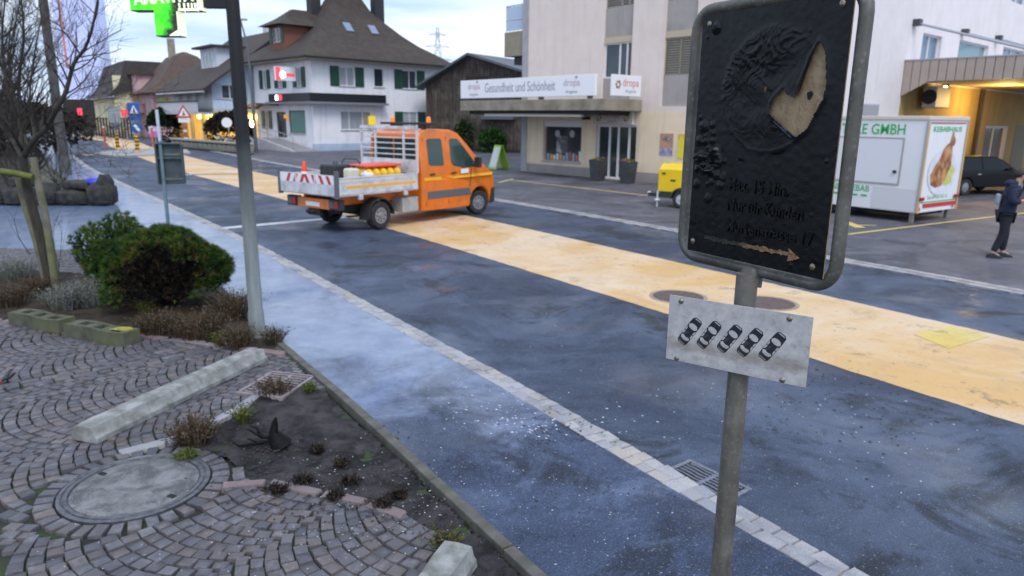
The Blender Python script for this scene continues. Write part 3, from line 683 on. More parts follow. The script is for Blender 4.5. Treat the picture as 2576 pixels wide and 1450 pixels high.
grille('road_drain', 0.58, 0.40, 8, 2, (gp.x, gp.y, 0.016), math.atan2(gd.y, gd.x) + R(3), mat('drain_iron', (0.14, 0.155, 0.20), 0.5, 0.3, c2=(0.21, 0.23, 0.29), sc=30), 'cast iron road drain grate in the gutter beside the kerb', 0.006)
# manholes in the orange median
M_LID = mat('rusty_lid', (0.085, 0.06, 0.06), 0.6, 0.2, c2=(0.14, 0.10, 0.095), sc=15, bump=0.5); M_LRIM = mat('lid_rim', (0.26, 0.21, 0.17), 0.6, 0.1, c2=(0.40, 0.31, 0.2), sc=14)
for px, r_, lb in (((1706, 748), .38, 'round rusty manhole lid in the orange median peeping out at the plate corner'), ((1932, 764), .38, 'round rusty manhole lid in the orange median beside the sign post')):
    mm = empty('median_manhole', (*G(*px).xy, 0.006), 0, lb, 'manhole cover', 'manholes in the orange median')
    MB().lathe([(r_ * 1.16, 0), (r_ * 1.16, 0.006), (r_ * 1.03, 0.007), (r_ * 1.02, 0.003), (r_, 0.003)], 48).build('rim', M_LRIM, mm)
    MB().lathe([(r_, 0), (r_, 0.008), (0.0, 0.009)], 48).build('lid', M_LID, mm)
# ------------------------------------------------------------------ vegetation
def leafm(name, c, c2, r=0.6, sc=8):
    n = NT(name); n.put('Base Color', n.mix(n.rng(n.noise(n.pos(), sc, 3), 0.35, 0.65), c, c2)); n.put('Roughness', r); n.put('Specular IOR Level', .2); return n.m
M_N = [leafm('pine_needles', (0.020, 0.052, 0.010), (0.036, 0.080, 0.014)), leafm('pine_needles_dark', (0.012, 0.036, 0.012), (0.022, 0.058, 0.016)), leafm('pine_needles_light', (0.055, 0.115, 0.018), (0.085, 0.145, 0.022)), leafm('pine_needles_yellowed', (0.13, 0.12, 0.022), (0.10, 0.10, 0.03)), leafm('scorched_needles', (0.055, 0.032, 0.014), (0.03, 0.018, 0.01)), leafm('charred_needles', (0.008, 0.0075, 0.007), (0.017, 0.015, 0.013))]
M_BARK = mat('bark', (0.028, 0.024, 0.020), 0.9, c2=(0.055, 0.048, 0.040), sc=18, bump=0.7, bsc=60, stretch=(1, 1, .2))
M_TWIG = mat('twig', (0.016, 0.012, 0.011), 0.85, c2=(0.036, 0.027, 0.024), sc=9)
M_MOSSB = mat('mossy_bark', (0.12, 0.12, 0.085), 0.9, c2=(0.20, 0.185, 0.14), sc=6, bump=0.6, bsc=50, dirt=(0.13, 0.16, 0.03), dsc=3)
M_MOSSW = mat('mossy_wood', (0.15, 0.17, 0.03), 0.9, c2=(0.09, 0.105, 0.025), sc=9, bump=0.6, bsc=50)
def rvec(q): 
    while True:
        v = Vector((q.uniform(-1, 1), q.uniform(-1, 1), q.uniform(-1, 1)))
        if 0.05 < v.length < 1: return v.normalized()
def tuft(mb, p, d, L, nn, q, k, wd=0.0045):
    a = d.orthogonal().normalized(); b = d.cross(a); vs = []; fs = []
    for i in range(nn):
        th = q.uniform(0, 6.283); t = q.uniform(0.15, 1.15); e = (d * math.cos(t) + (a * math.cos(th) + b * math.sin(th)) * math.sin(t)).normalized()
        s = e.cross(rvec(q)).normalized() * wd; tip = p + e * L * q.uniform(.75, 1.1); m = len(vs)
        vs += [p - s, p + s, tip]; fs.append((m, m + 1, m + 2))
    mb.add(vs, fs, k)
def pine_shrub(name, loc, rx, ry, h, n, seed, label, burn=None):
    q = random.Random(seed); r = empty(name, loc, 0, label, 'shrub', 'dwarf pines in the planting bed'); mb = MB(); st = MB()
    knots = [(rvec(q), q.uniform(.07, .17)) for _ in range(46)]
    for i in range(n):
        d = rvec(q)
        if d.z < -0.35: d.z = -d.z
        bul = 1 + sum(w * max(0, d.dot(kd) * 7 - 6) for kd, w in knots) * 1.5 - 0.12
        rr = q.uniform(.62, 1.0) ** 0.5 * bul
        p = Vector((d.x * rx * rr, d.y * ry * rr, h * 0.46 + d.z * h * 0.52 * rr))
        if p.z < 0.03: p.z = q.uniform(.03, .15)
        nd = Vector((d.x / rx, d.y / ry, d.z / (h * .55) + 0.35)).normalized()
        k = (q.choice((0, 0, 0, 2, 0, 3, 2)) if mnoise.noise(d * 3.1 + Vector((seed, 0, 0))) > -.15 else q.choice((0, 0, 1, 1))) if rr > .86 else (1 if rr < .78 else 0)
        nn = 24; L = q.uniform(.055, .095)
        if burn:
            m = ((p.x - burn[0][0]) / burn[1][0]) ** 2 + ((p.z - burn[0][2]) / burn[1][2]) ** 2 + 0.7 * mnoise.noise(p * 4.5) + (3 if p.y > 0.25 else 0)
            pb = max(0, min(1, (1.0 - m) / .35))
            if q.random() < pb ** .8: k = 5 if q.random() < .8 else 4; nn = 16
            elif q.random() < .4 and m < 1.3: k = q.choice((3, 3, 4, 2))
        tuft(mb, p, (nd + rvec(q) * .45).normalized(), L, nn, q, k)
        if i % 9 == 0: st.tube([Vector((q.uniform(-.1, .1), q.uniform(-.1, .1), 0)), Vector((p.x * .5, p.y * .5, p.z * .6)), p], [.016, .011, .005], 4)
    mb.build('crown', M_N, r, recalc=False); st.build('branches', M_TWIG, r)
    return r
pine_shrub('pine_shrub', (-5.75, 10.35, ZP), 0.50, 0.48, 0.86, 2300, 11, 'round green dwarf pine behind the scorched one')
pine_shrub('pine_shrub', (-4.80, 9.66, ZP), 0.80, 0.66, 0.98, 4600, 12, 'wide dwarf pine with its front half burnt black', ((0.20, 0, 0.52), (0.50, 1, 0.40)))
# low plants made of blades and stems
M_LAV = [leafm('lavender_grey', (0.15, 0.16, 0.17), (0.22, 0.225, 0.235)), leafm('lavender_green', (0.12, 0.14, 0.11), (0.17, 0.18, 0.14))]
M_DRY = [leafm('dry_stem', (0.045, 0.032, 0.021), (0.085, 0.060, 0.039)), leafm('dead_leaf', (0.045, 0.026, 0.016), (0.08, 0.046, 0.026)), leafm('dry_pale', (0.13, 0.10, 0.066), (0.09, 0.072, 0.05))]
M_GRN = [leafm('weed_green', (0.045, 0.085, 0.014), (0.085, 0.12, 0.02)), leafm('weed_yellow', (0.11, 0.115, 0.02), (0.08, 0.095, 0.018))]
def bush(name, loc, r, h, n, seed, mats, label, cat, group, wd=0.006, droop=0.3, leafy=3, spread=1.0):
    q = random.Random(seed); mb = MB()
    for i in range(n):
        a = q.uniform(0, 6.283); e = q.random() ** .7 * r * .55; b = Vector((math.cos(a) * e, math.sin(a) * e, 0)); out = Vector((math.cos(a), math.sin(a), 0))
        L = h * q.uniform(.55, 1.1); lean = q.uniform(0, spread) * (.4 + e / r); k = q.randrange(len(mats))
        p1 = b + out * L * lean * .45 + Vector((q.uniform(-.02, .02), q.uniform(-.02, .02), L * .6)); p2 = p1 + out * L * lean * .5 + Vector((q.uniform(-.03, .03), q.uniform(-.03, .03), L * (.4 - droop * lean)))
        s = Vector((-out.y, out.x, 0)) * wd * .5 + rvec(q) * wd * .3
        mb.add([b - s, b + s, p1 - s, p1 + s, p2], [(0, 1, 3, 2), (2, 3, 4)], k)
        for j in range(leafy):
            t = q.uniform(.35, 1); c = b.lerp(p1, t / .6) if t < .6 else p1.lerp(p2, (t - .6) / .4); d = rvec(q); d.z = abs(d.z); w = d.cross(rvec(q)).normalized() * wd * .9; l = q.uniform(.02, .05)
            mb.add([c - w * .4, c + d * l * .5 + w, c + d * l, c + d * l * .5 - w], [(0, 1, 2, 3)], k)
    o = mb.build(name, mats, None, loc, recalc=False); return tag(o, label, cat, group)
ZB = 0.075
bushes = [
 ('lavender', (165, 775), .36, .34, 420, M_LAV, 'grey lavender bush between the hollow blocks and the tree', 'plant'),
 ('lavender', (245, 765), .42, .40, 460, M_LAV, 'silvery lavender bush touching the dwarf pines', 'plant'),
 ('lavender', (40, 700), .50, .36, 380, M_LAV, 'olive grey lavender behind the dry grass at the picture edge', 'plant'),
 ('dry_grass', (25, 770), .42, .34, 330, M_DRY, 'brown dry grass clump at the edge beside the tree stakes', 'plant'),
 ('dry_grass', (95, 740), .30, .30, 260, M_DRY, 'reddish dry tuft in front of the tree stakes', 'plant'),
 ('heather', (400, 835), .40, .28, 420, M_DRY, 'brown twiggy heather below the burnt dwarf pine', 'plant'),
 ('heather', (500, 845), .46, .30, 520, M_DRY, 'wide brown heather between burnt pine and lamp post', 'plant'),
 ('heather', (590, 800), .42, .40, 460, M_DRY, 'dull heather growing behind the pharmacy lamp post', 'plant'),
 ('heather', (600, 872), .28, .26, 300, M_DRY, 'low dry heather at the foot of the lamp post', 'plant'),
 ('heather', (690, 865), .16, .22, 150, M_DRY, 'small heather sprig between lamp post and pavement edging', 'plant'),
 ('green_weed', (135, 768), .13, .20, 90, M_GRN, 'fresh green leaves below the mossy stake', 'plant'),
 ('green_weed', (365, 790), .12, .20, 80, M_GRN, 'yellow green weed below the pine shrub', 'plant'),
 ('green_weed', (555, 870), .10, .20, 80, M_GRN, 'pale green weed in front of the lamp post', 'plant'),
 ('burnt_heather', (490, 1110), .26, .20, 330, M_DRY, 'singed brown heather at the corner of the burnt soil bed', 'plant'),
 ('green_weed', (612, 1060), .10, .16, 70, M_GRN, 'bright green weed beside the charred stump', 'plant'),
 ('dry_tuft', (690, 985), .30, .12, 170, M_DRY, 'flat dry stalks over the slotted cover', 'plant'),
 ('green_weed', (780, 985), .07, .10, 50, M_GRN, 'mossy tuft at the pavement edging near the slotted cover', 'plant'),
 ('dry_tuft', (1125, 1385), .11, .14, 90, M_DRY + M_GRN, 'small dry tuft growing behind the end parking stop', 'plant'),
 ('green_weed', (470, 1150), .12, .05, 90, M_GRN, 'flat mossy patch between manhole and singed heather', 'plant'),
]
M_CHARB = [leafm('charred_grass', (.008, .008, .008), (.018, .016, .014)), leafm('singed_grass', (.028, .020, .014), (.05, .036, .024))]
for k_, (px_, r_, lb_) in enumerate((((765, 1212), .13, 'charred clump right in front of the stump'), ((845, 1252), .10, 'charred clump near the edge blocks'), ((960, 1272), .15, 'wide charred clump in the tip of the soil bed'), ((880, 1215), .12, 'charred clump in the middle of the soil bed'), ((800, 1135), .10, 'small charred clump beside the stump near the pavement'), ((1000, 1250), .11, 'charred clump close to the pavement edging'), ((700, 1235), .12, 'charred clump next to the manhole'), ((860, 1170), .09, 'tiny charred clump behind the middle one'))):
    bushes.append(('charred_tuft', px_, r_ * .75, .045, 90, M_CHARB, lb_, 'plant'))
for i, (nm, px, r_, h_, n_, m_, lb, ct) in enumerate(bushes):
    p = G(*px, ZB); bush(nm, (p.x, p.y, ZB - .01), r_, h_, n_, 100 + i, m_, lb, ct, 'low plants in the beds')
# bare branching wood
def grow(mb, p, d, L, r, lev, q, kids=3, up=0.15, k=0, tw=None):
    pts = [p]; rad = [r]; n = 4
    for i in range(n):
        d = (d + rvec(q) * .22 + Vector((0, 0, up * .3))).normalized(); p = p + d * L / n; pts.append(p); rad.append(r * (1 - .6 * (i + 1) / n))
    mb.tube(pts, rad, 6 if r > .02 else (4 if r > .008 else 3), k if r > .012 else 1, cap=False)
    if lev <= 0:
        if tw: tw(pts[-1], d)
        return
    for i in range(kids):
        t = q.uniform(.3, 1.0); j = min(int(t * n), n - 1); b = pts[j].lerp(pts[j + 1], t * n - j)
        a = d.orthogonal().normalized(); th = q.uniform(0, 6.283); s = a * math.cos(th) + d.cross(a) * math.sin(th)
        grow(mb, b, (d * q.uniform(.5, .9) + s * q.uniform(.5, .9) + Vector((0, 0, up))).normalized(), L * q.uniform(.5, .75), max(rad[j] * .6, .0028), lev - 1, q, kids, up, k, tw)
def limb(mb, pix, Y, r0, r1, q, n_side=4, lev=2, L=.6, k=0, up=.15):
    P = smooth_path([AT(x, y, Y + dy) for x, y, dy in pix], 3); m = len(P)
    mb.tube(P, [r0 + (r1 - r0) * i / (m - 1) for i in range(m)], 8, k)
    for i in range(n_side):
        t = q.uniform(.15, 1); j = min(int(t * (m - 1)), m - 2); d = (P[j + 1] - P[j]).normalized(); a = d.orthogonal().normalized(); th = q.uniform(0, 6.283)
        grow(mb, P[j], (d * .7 + (a * math.cos(th) + d.cross(a) * math.sin(th)) * .8 + Vector((0, 0, up))).normalized(), L * q.uniform(.6, 1.2), max((r0 + (r1 - r0) * t) * .5, .004), lev, q, 3, up, k)
q = random.Random(21)
YT = 10.63
tree = empty('bare_tree', (*G(128, 732).xy, ZP), 0, 'young bare tree tied between two wooden stakes in the planting bed', 'tree')
def child(mb, name, mats, parent, smooth=60):
    o = mb.build(name, mats, parent, smooth=smooth); o.location = -Vector(parent.location); return o
tb = MB(); limb(tb, [(130, 735, 0), (112, 640, 0), (92, 560, 0), (68, 470, 0), (57, 394, 0)], YT, .075, .060, q, 0); child(tb, 'trunk', [M_BARK, M_TWIG], tree)
cb = MB()
for pix, r0, n_ in (([(57, 398, 0), (89, 348, -.1), (118, 318, -.1), (150, 262, -.2), (167, 227, -.2), (186, 160, -.2), (213, 123, -.2), (233, 67, -.3), (250, -20, -.3)], .045, 15),
                ([(200, 135, -.2), (170, 90, -.3), (152, 67, -.2), (148, 10, -.1)], .013, 10), ([(57, 398, 0), (30, 350, .2), (0, 310, .3), (-40, 280, .4)], .04, 9), ([(57, 398, 0), (50, 300, .3), (48, 200, .5), (60, 90, .6), (50, -30, .8)], .038, 17),
                ([(89, 348, 0), (75, 250, .4), (85, 150, .5), (105, 40, .6)], .022, 14), ([(45, 300, .3), (15, 210, .2), (5, 100, .3), (15, -20, .2)], .026, 14), ([(118, 318, 0), (180, 302, .2), (240, 300, .2), (290, 330, .3)], .011, 9), ([(150, 262, -.2), (200, 225, .1), (250, 215, .1), (300, 200, .2)], .010, 9),
                ([(57, 380, 0), (30, 330, -.4), (8, 290, -.5), (-20, 200, -.6)], .024, 12), ([(100, 335, 0), (160, 350, .3), (210, 380, .3), (250, 410, .4)], .010, 9), ([(70, 370, 0), (40, 260, .8), (20, 150, 1.2), (35, 20, 1.4)], .022, 14)):
    limb(cb, pix, YT, r0, r0 * .3, q, int(n_ * 1.25), 2, .66)
child(cb, 'crown', [M_BARK, M_TWIG], tree)
sk_ = MB(); limb(sk_, [(83, 396, 0), (97, 465, 0), (115, 551, 0), (129, 637, 0), (143, 738, 0)], YT - .12, .050, .058, q, 0); child(sk_, 'stake', [M_MOSSB], tree)
sk_ = MB(); limb(sk_, [(44, 450, 0), (63, 523, 0), (86, 594, 0), (110, 692, 0), (118, 720, 0)], YT + .15, .040, .046, q, 0); child(sk_, 'stake', [M_MOSSB], tree)
sk_ = MB(); limb(sk_, [(-12, 430, .1), (40, 437, 0), (83, 446, 0)], YT - .2, .047, .047, q, 0); child(sk_, 'crossbar', [M_MOSSW], tree)['label'] = 'moss green crossbar'
def twig_clump(name, px, Y, h, n, seed, label, spread=.5, r=.008, lev=2, group='bare shrubs on the garden side'):
    q = random.Random(seed); b = G(*px, ZP) if Y is None else Vector((AT(px[0], px[1], Y).x, Y, ZP)); mb = MB()
    for i in range(n):
        a = q.uniform(0, 6.283); d = Vector((math.cos(a) * spread * q.random(), math.sin(a) * spread * q.random(), 1)).normalized()
        grow(mb, Vector((q.uniform(-.12, .12) * spread, q.uniform(-.12, .12) * spread, 0)), d, h * q.uniform(.55, .9), r * q.uniform(.7, 1.3), lev, q, 3, .3, 1)
    o = mb.build(name, [M_BARK, M_TWIG], None, tuple(b)); return tag(o, label, 'shrub', group)
twig_clump('bare_shrub', (95, 640), None, 1.0, 5, 31, 'thin bare shoots leaning away behind the tree stakes', .9, .007, 1)
twig_clump('bare_shrub', (142, 690), None, 1.1, 4, 32, 'two bare upright twigs beside the mossy stake', .35, .007, 1)
twig_clump('bare_shrub', (60, 505), None, 3.2, 13, 33, 'dense brown thicket on the low stone wall', .75, .022, 3)
twig_clump('bare_shrub', (-30, 470), None, 5.5, 13, 34, 'tall bare thicket rising behind the tree crown at the picture edge', .6, .04, 3)
twig_clump('bare_shrub', (150, 470), None, 1.5, 16, 35, 'low rusty thicket behind the stone wall', 1.2, .012, 2)
twig_clump('bare_shrub', (40, 400), None, 9.0, 14, 36, 'far bare tree crown behind the tall thicket', .5, .06, 3)
twig_clump('bare_shrub', (90, 430), None, 2.2, 16, 37, 'brown brushwood between the thicket and the utility pole', 1.2, .02, 3)
twig_clump('bare_shrub', (-60, 420), None, 10, 14, 38, 'bare crown peeping in at the upper picture corner', .6, .07, 3)

# charred stump and litter in the soil bed
M_COAL = mat('charcoal', (0.003, 0.003, 0.0035), 0.6, c2=(0.008, 0.008, 0.009), sc=40, spec=.15, bump=0.8, bsc=90, bd=.01)
p = G(690, 1120, ZP); stump = empty('charred_stump', (p.x, p.y, ZP - .01), 0.0, 'charred forked stump standing in the burnt soil bed', 'stump')
mb = MB(); mb.tube([(0.05, 0, 0), (0.02, 0, .05), (0, 0, .10), (.012, 0, .16), (.022, 0, .21)], [.075, .055, .030, .022, .006], 8); mb.build('trunk', M_COAL, stump, smooth=True)
for a in ([(0, 0, .07), (-.07, -.01, .07), (-.13, 0, .10), (-.17, .01, .12)], [(0, 0, .05), (-.08, -.04, .04), (-.15, -.05, .08)], [(-.08, -.01, .075), (-.11, .02, .12), (-.16, .03, .13)], [(-.05, -.03, .045), (-.2, -.06, .03), (-.24, -.07, .06)], [(.03, 0, .03), (.08, -.03, .02), (.1, -.05, .0)]):
    MB().tube(a, [.016, .009, .004][:len(a)] if len(a) == 3 else [.018, .012, .008, .003], 6).build('branch', M_COAL, stump, smooth=True)
stump.scale = (1.25, 1.25, 1.2)
# litter: chips of fire debris and pale crumbs
M_CHIP = mat('pale_chip', (0.40, 0.43, 0.52), 0.6, c2=(0.62, 0.64, 0.70), sc=60); M_CRUMB = mat('dark_crumb', (0.02, 0.02, 0.024), 0.8, c2=(0.05, 0.047, 0.045), sc=60)
def litter(name, spots, m, seed, label, cat='litter'):
    q = random.Random(seed); mb = MB()
    for (px, py, sx, sy, n, s0, s1, z) in spots:
        for i in range(n):
            p = G(q.gauss(px, sx), q.gauss(py, sy), z); s = q.uniform(s0, s1); a = q.uniform(0, 6.28); c, d = math.cos(a) * s, math.sin(a) * s; h = s * q.uniform(.15, .5); e = q.uniform(.4, 1)
            mb.add([(p.x - c, p.y - d, z), (p.x + d * e, p.y - c * e, z), (p.x + c, p.y + d, z), (p.x - d * e, p.y + c * e, z), (p.x + c * .2, p.y + d * .2, z + h)], [(0, 1, 4), (1, 2, 4), (2, 3, 4), (3, 0, 4)])
    o = mb.build(name, m, None, kind='stuff', recalc=False); return tag(o, label, cat)
litter('pale_debris', [(1270, 1045, 75, 28, 60, .005, .016, .072), (1360, 1085, 45, 14, 45, .006, .018, .072), (1160, 1010, 80, 35, 40, .004, .010, .072), (1300, 1180, 130, 60, 45, .004, .009, .072), (1480, 1300, 120, 60, 40, .004, .009, .072), (1560, 1060, 60, 30, 14, .008, .018, .003), (2100, 1010, 120, 60, 30, .006, .014, .003), (2250, 1130, 150, 70, 30, .005, .014, .003), (1750, 1000, 120, 40, 20, .005, .012, .003), (1220, 880, 150, 40, 10, .006, .012, .072)], M_CHIP, 3, 'scattered pale crumbs of fire debris on pavement and road')
litter('dark_debris', [(1400, 1085, 60, 25, 170, .006, .016, .072), (1350, 1160, 80, 35, 60, .004, .012, .072), (1500, 1260, 120, 50, 90, .004, .012, .072), (2050, 960, 120, 40, 60, .008, .02, .003), (2250, 1060, 110, 50, 50, .008, .022, .003), (1900, 1060, 100, 60, 60, .005, .014, .003)], M_CRUMB, 4, 'scattered dark cinders on pavement and road')
litter('soil_crumbs', [(800, 1200, 130, 60, 260, .006, .02, .075), (950, 1260, 120, 50, 200, .005, .016, .075), (620, 1140, 70, 40, 90, .005, .016, .075)], M_CRUMB, 5, 'dark clods strewn over the burnt soil bed')
litter('ash_crumbs', [(850, 1190, 140, 55, 90, .003, .008, .08), (1000, 1290, 120, 45, 90, .003, .008, .08), (760, 1340, 160, 50, 70, .003, .007, .078), (500, 1400, 200, 40, 40, .003, .007, .078)], M_CHIP, 6, 'tiny white ash crumbs on the soil and cobbles')
# hollow blocks at the bed edge
M_BLOCK = mat('mossy_concrete', (0.055, 0.06, 0.038), 0.9, c2=(0.11, 0.112, 0.085), sc=7, bump=0.6, bsc=70, dirt=(0.09, 0.11, 0.02), dsc=4)
def hollow_block(a, b, label, moss=False):
    a, b = Vector(a), Vector(b); L = (b - a).length; c = (a + b) / 2; rz = math.atan2(b.y - a.y, b.x - a.x); r = empty('hollow_block', (c.x, c.y, ZP), rz, label, 'block', 'hollow concrete edging blocks')
    mb = MB(); n = 20; W_ = .11; h = .16; wave = lambda x: .028 * math.sin((x / L + .5) * math.pi * 2)
    outer = [(-L / 2 + L * i / n, -W_ + wave(-L / 2 + L * i / n)) for i in range(n + 1)]; outb = [(x, y + 2 * W_) for x, y in outer]
    for i in range(n):
        x0, x1 = outer[i][0], outer[i + 1][0]; solid = min(abs((x0 + x1) / 2 - (-L * .22)), abs((x0 + x1) / 2 - L * .10), abs((x0 + x1) / 2 - L * .36))
        for (ya, yb, za, zb2) in ([(-W_, W_, 0, h)] if not any(abs((x0 + x1) / 2 - cx_ * L) < L * .085 for cx_ in (-.28, 0.03, .32)) else [(-W_, -W_ + .04, 0, h), (W_ - .04, W_, 0, h), (-W_ + .04, W_ - .04, 0, h * .4)]):
            w0, w1 = wave(x0), wave(x1)
            mb.add([(x0, ya + w0, za), (x1, ya + w1, za), (x1, yb + w1, za), (x0, yb + w0, za), (x0, ya + w0, zb2), (x1, ya + w1, zb2), (x1, yb + w1, zb2), (x0, yb + w0, zb2)], [(0, 3, 2, 1), (4, 5, 6, 7), (0, 1, 5, 4), (1, 2, 6, 5), (2, 3, 7, 6), (3, 0, 4, 7)])
    mb.build('body', M_BLOCK, r)
    if moss: MB().prism([(L * .22, -.07), (L * .45, -.04), (L * .46, .06), (L * .38, .09), (L * .25, .05)], h + .001, h + .008).build('lichen', mat('yellow_lichen', (0.42, 0.36, 0.03), .9, c2=(0.20, 0.20, 0.05), sc=20, bump=.5), r)
hollow_block(G(45, 812, ZP).xy, G(172, 833, ZP).xy, 'mossy hollow edging block nearer the picture edge')
hollow_block(G(184, 842, ZP).xy, G(335, 866, ZP).xy, 'mossy hollow edging block with yellow lichen on its end', True)
# small red and black pruning shears lying at the picture edge
p = G(6, 965, ZP); sh = empty('hand_shears', (p.x, p.y, ZP + .01), R(40), 'small red and black shears lying on the cobbles', 'shears')
MB().tube([(0, 0, .02), (.05, .02, .06), (.09, .03, .11)], [.012, .016, .012], 8).build('handle', mat('black_grip', (.02, .02, .022), .5), sh, smooth=True)
MB().tube([(0, 0, .02), (.06, -.04, .05), (.11, -.05, .09)], [.012, .016, .012], 8).build('handle', mat('black_grip', (.02, .02, .022), .5), sh, smooth=True)
MB().tube([(0, 0, .02), (-.04, 0, .01), (-.1, .01, .0)], [.014, .012, .004], 8).build('blade', mat('red_shears', (.5, .03, .02), .45), sh, smooth=True)

# ------------------------------------------------------------------ pharmacy cross on its pole
def sooty_pole():
    n = NT('weathered_pole'); v = n.obj(); z = n.sep(v)[2]
    c = n.mix(n.rng(n.noise(n.map(v, (12, 12, 1.2)), 1.0, 5), 0.35, 0.65), (0.17, 0.20, 0.205), (0.27, 0.30, 0.31))
    c = n.mix(n.rng(n.noise(v, 50, 4), 0.45, 0.75, 0, 0.5), c, (0.17, 0.18, 0.17))
    c = n.mix(n.rng(n.mth('ADD', z, n.mth('MULTIPLY', n.noise(v, 3, 4), 0.5)), 1.5, 2.6), c, (0.012, 0.013, 0.016))
    n.put('Base Color', c); n.put('Roughness', 0.6); n.put('Metallic', 0.2); n.bump(n.noise(v, 90, 4), 0.3, 0.003); return n.m
M_POLE = sooty_pole(); LP = Vector((-3.05, 8.15, ZP - .03))
pole = empty('pharmacy_pole', LP, 0, 'tall grey pole blackened at the top carrying a pharmacy cross', 'pole')
MB().tube([(0, 0, 0), (0, 0, .32), (0, 0, .38), (0, 0, 2.5), (0, 0, 5.2)], [.094, .094, .082, .076, .066], 20).build('shaft', M_POLE, pole, smooth=True)
M_BLK = mat('black_metal', (0.014, 0.015, 0.018), 0.45, 0.3)
MB().box(-.34, 0, -.045, .045, 3.735, 3.86).build('arm', M_BLK, pole, bev=.006)
def cross_mat(green, st):
    n = NT('lit_cross_face'); v = n.obj(); s = n.sep(v)
    soot = n.rng(n.mth('ADD', n.mth('MULTIPLY', s[0], 2.6), n.mth('ADD', n.mth('MULTIPLY', n.noise(n.map(v, (1, 1, 1), (2, 0, 0)), 7, 5, 0.6), 1.1), n.mth('MULTIPLY', s[2], -.35))), 0.58, 0.86)
    c = n.mix(n.rng(n.noise(v, 5, 5, .6), .4, .65), (0.02, 0.55, 0.01), (0.10, 0.75, 0.02)); c = n.mix(soot, c, (0.012, 0.014, 0.008))
    n.put('Base Color', c); n.put('Emission Color', c); n.put('Emission Strength', st); n.put('Roughness', .35); return n.m
M_XF = cross_mat(1, 0.75); M_XS = mat('cross_casing', (0.02, 0.05, 0.02), 0.4); M_XW = mat('bare_white_plastic', (0.72, 0.74, 0.66), 0.5, c2=(0.5, 0.5, 0.3), sc=14, em=(0.9, 1.0, 0.75), es=0.55)
cx0 = Vector((-3.745, 8.15, 3.87)) - LP
cross = sub('pharmacy_cross', R(-6), pole, tuple(cx0)); cross['label'] = 'lit green pharmacy cross melted and sooty on one side'
a_, b_ = .395, .135; outl = [(-b_, -a_), (b_, -a_), (b_, -b_), (a_, -b_), (a_, b_), (b_, b_), (b_, a_), (-b_, a_), (-b_, b_), (-a_, b_), (-a_, -b_), (-b_, -b_)]
MB().prism(outl, -.07, .07, T=lambda x, y, z: (x, z, y)).build('casing', M_XS, cross, bev=.006)
inn = [(x * .97 if abs(x) > .2 else x * .93, y * .97 if abs(y) > .2 else y * .93) for x, y in outl]
MB().prism(inn, .071, .078, T=lambda x, y, z: (x, -z, y)).build('face', M_XF, cross)
mb = MB(); mb.box(.121, .139, -.075, .072, -.385, -.14); mb.box(.15, .388, -.080, -.076, -.137, -.112); mb.box(.372, .398, -.082, .07, -.13, .06)
mb.add([(.02, -.081, -.389), (.135, -.081, -.389), (.135, -.081, -.325), (.075, -.081, -.355)], [(0, 1, 2, 3)]); mb.build('bare_edge', M_XW, cross)
mb = MB()
for k, (x, l) in enumerate(((.17, .05), (.225, .075), (.27, .045), (.31, .06), (.345, .05), (.375, .07))): mb.tube([(x, -.08, -.06), (x + .004, -.083, -.06 - l), (x + .003, -.08, -.065 - l * 1.2)], [.012, .009, .003], 6)
mb.build('melted_drips', M_XW, cross)
me = text_mesh('AMAVITA', .17, .004, M_XW, 'CENTER', .004); o = link('lettering', me, cross, (0.0, -.083, -.055)); o.rotation_euler = (R(90), R(-3), 0); o.scale = (.93, 1, 1)

# ------------------------------------------------------------------ street sign seen from behind, utility pole, stone wall with blue bag
ss = empty('street_sign', (*G(424, 572).xy, 0.05), R(12), 'grey street sign seen from behind on a thin post', 'sign')
M_SB = mat('sign_back', (0.045, 0.065, 0.075), 0.55, 0.3, c2=(0.075, 0.10, 0.11), sc=5); M_SP = mat('sign_post_paint', (0.12, 0.19, 0.22), 0.5, 0.3, c2=(0.17, 0.25, 0.28), sc=6)
MB().tube([(0, 0, 0), (0, 0, 1.2), (0, 0, 2.0)], .042, 12).build('post', M_SP, ss, smooth=True)
MB().tube([(0, 0, 2.0), (0, 0, 2.72)], .036, 12).build('top_tube', mat('white_tube', (.5, .56, .66), .4), ss, smooth=True)
pl = [(-.10, .98), (.44, .98), (.47, 1.02), (.47, 1.90), (.43, 1.95), (-.08, 1.95), (-.12, 1.90), (-.12, 1.02)]
MB().prism(pl, .05, .066, T=lambda x, y, z: (x, z, y)).build('plate', M_SB, ss)
for z0 in (1.08, 1.66): MB().box(-.05, .44, .03, .05, z0, z0 + .05).build('bracket', M_GALV, ss)
mb = MB(); mb.box(-.13, -.09, -.05, .09, 1.0, 1.93); mb.box(.44, .48, -.05, .09, 1.0, 1.93); mb.box(-.09, .44, -.05, .09, 1.92, 1.96); mb.box(-.09, .44, -.03, .05, 1.58, 1.62); mb.build('rim', M_SB, ss, bev=.01)
up_ = empty('utility_pole', (*G(167, 445).xy, 0), 0, 'thick dark utility pole standing behind the stone wall', 'pole')
MB().tube([(0, 0, 0), (0, 0, 5), (0, 0, 13)], [.20, .18, .15], 14).build('shaft', mat('old_wood', (.06, .058, .062), .9, c2=(.11, .105, .11), sc=4, stretch=(6, 6, .5), bump=.5, bsc=30), up_, smooth=True)
MB().tube([(0, 0, 0), (0, 0, .9)], [.24, .23], 14).build('base_sleeve', mat('pole_sleeve', (.09, .10, .115), .8, c2=(.14, .15, .16), sc=3), up_, smooth=True)
q = random.Random(9); sw = empty('stone_wall', (-13.2, 20.75, 0.05), R(3), 'low wall of big dark garden stones beside the driveway', 'wall')
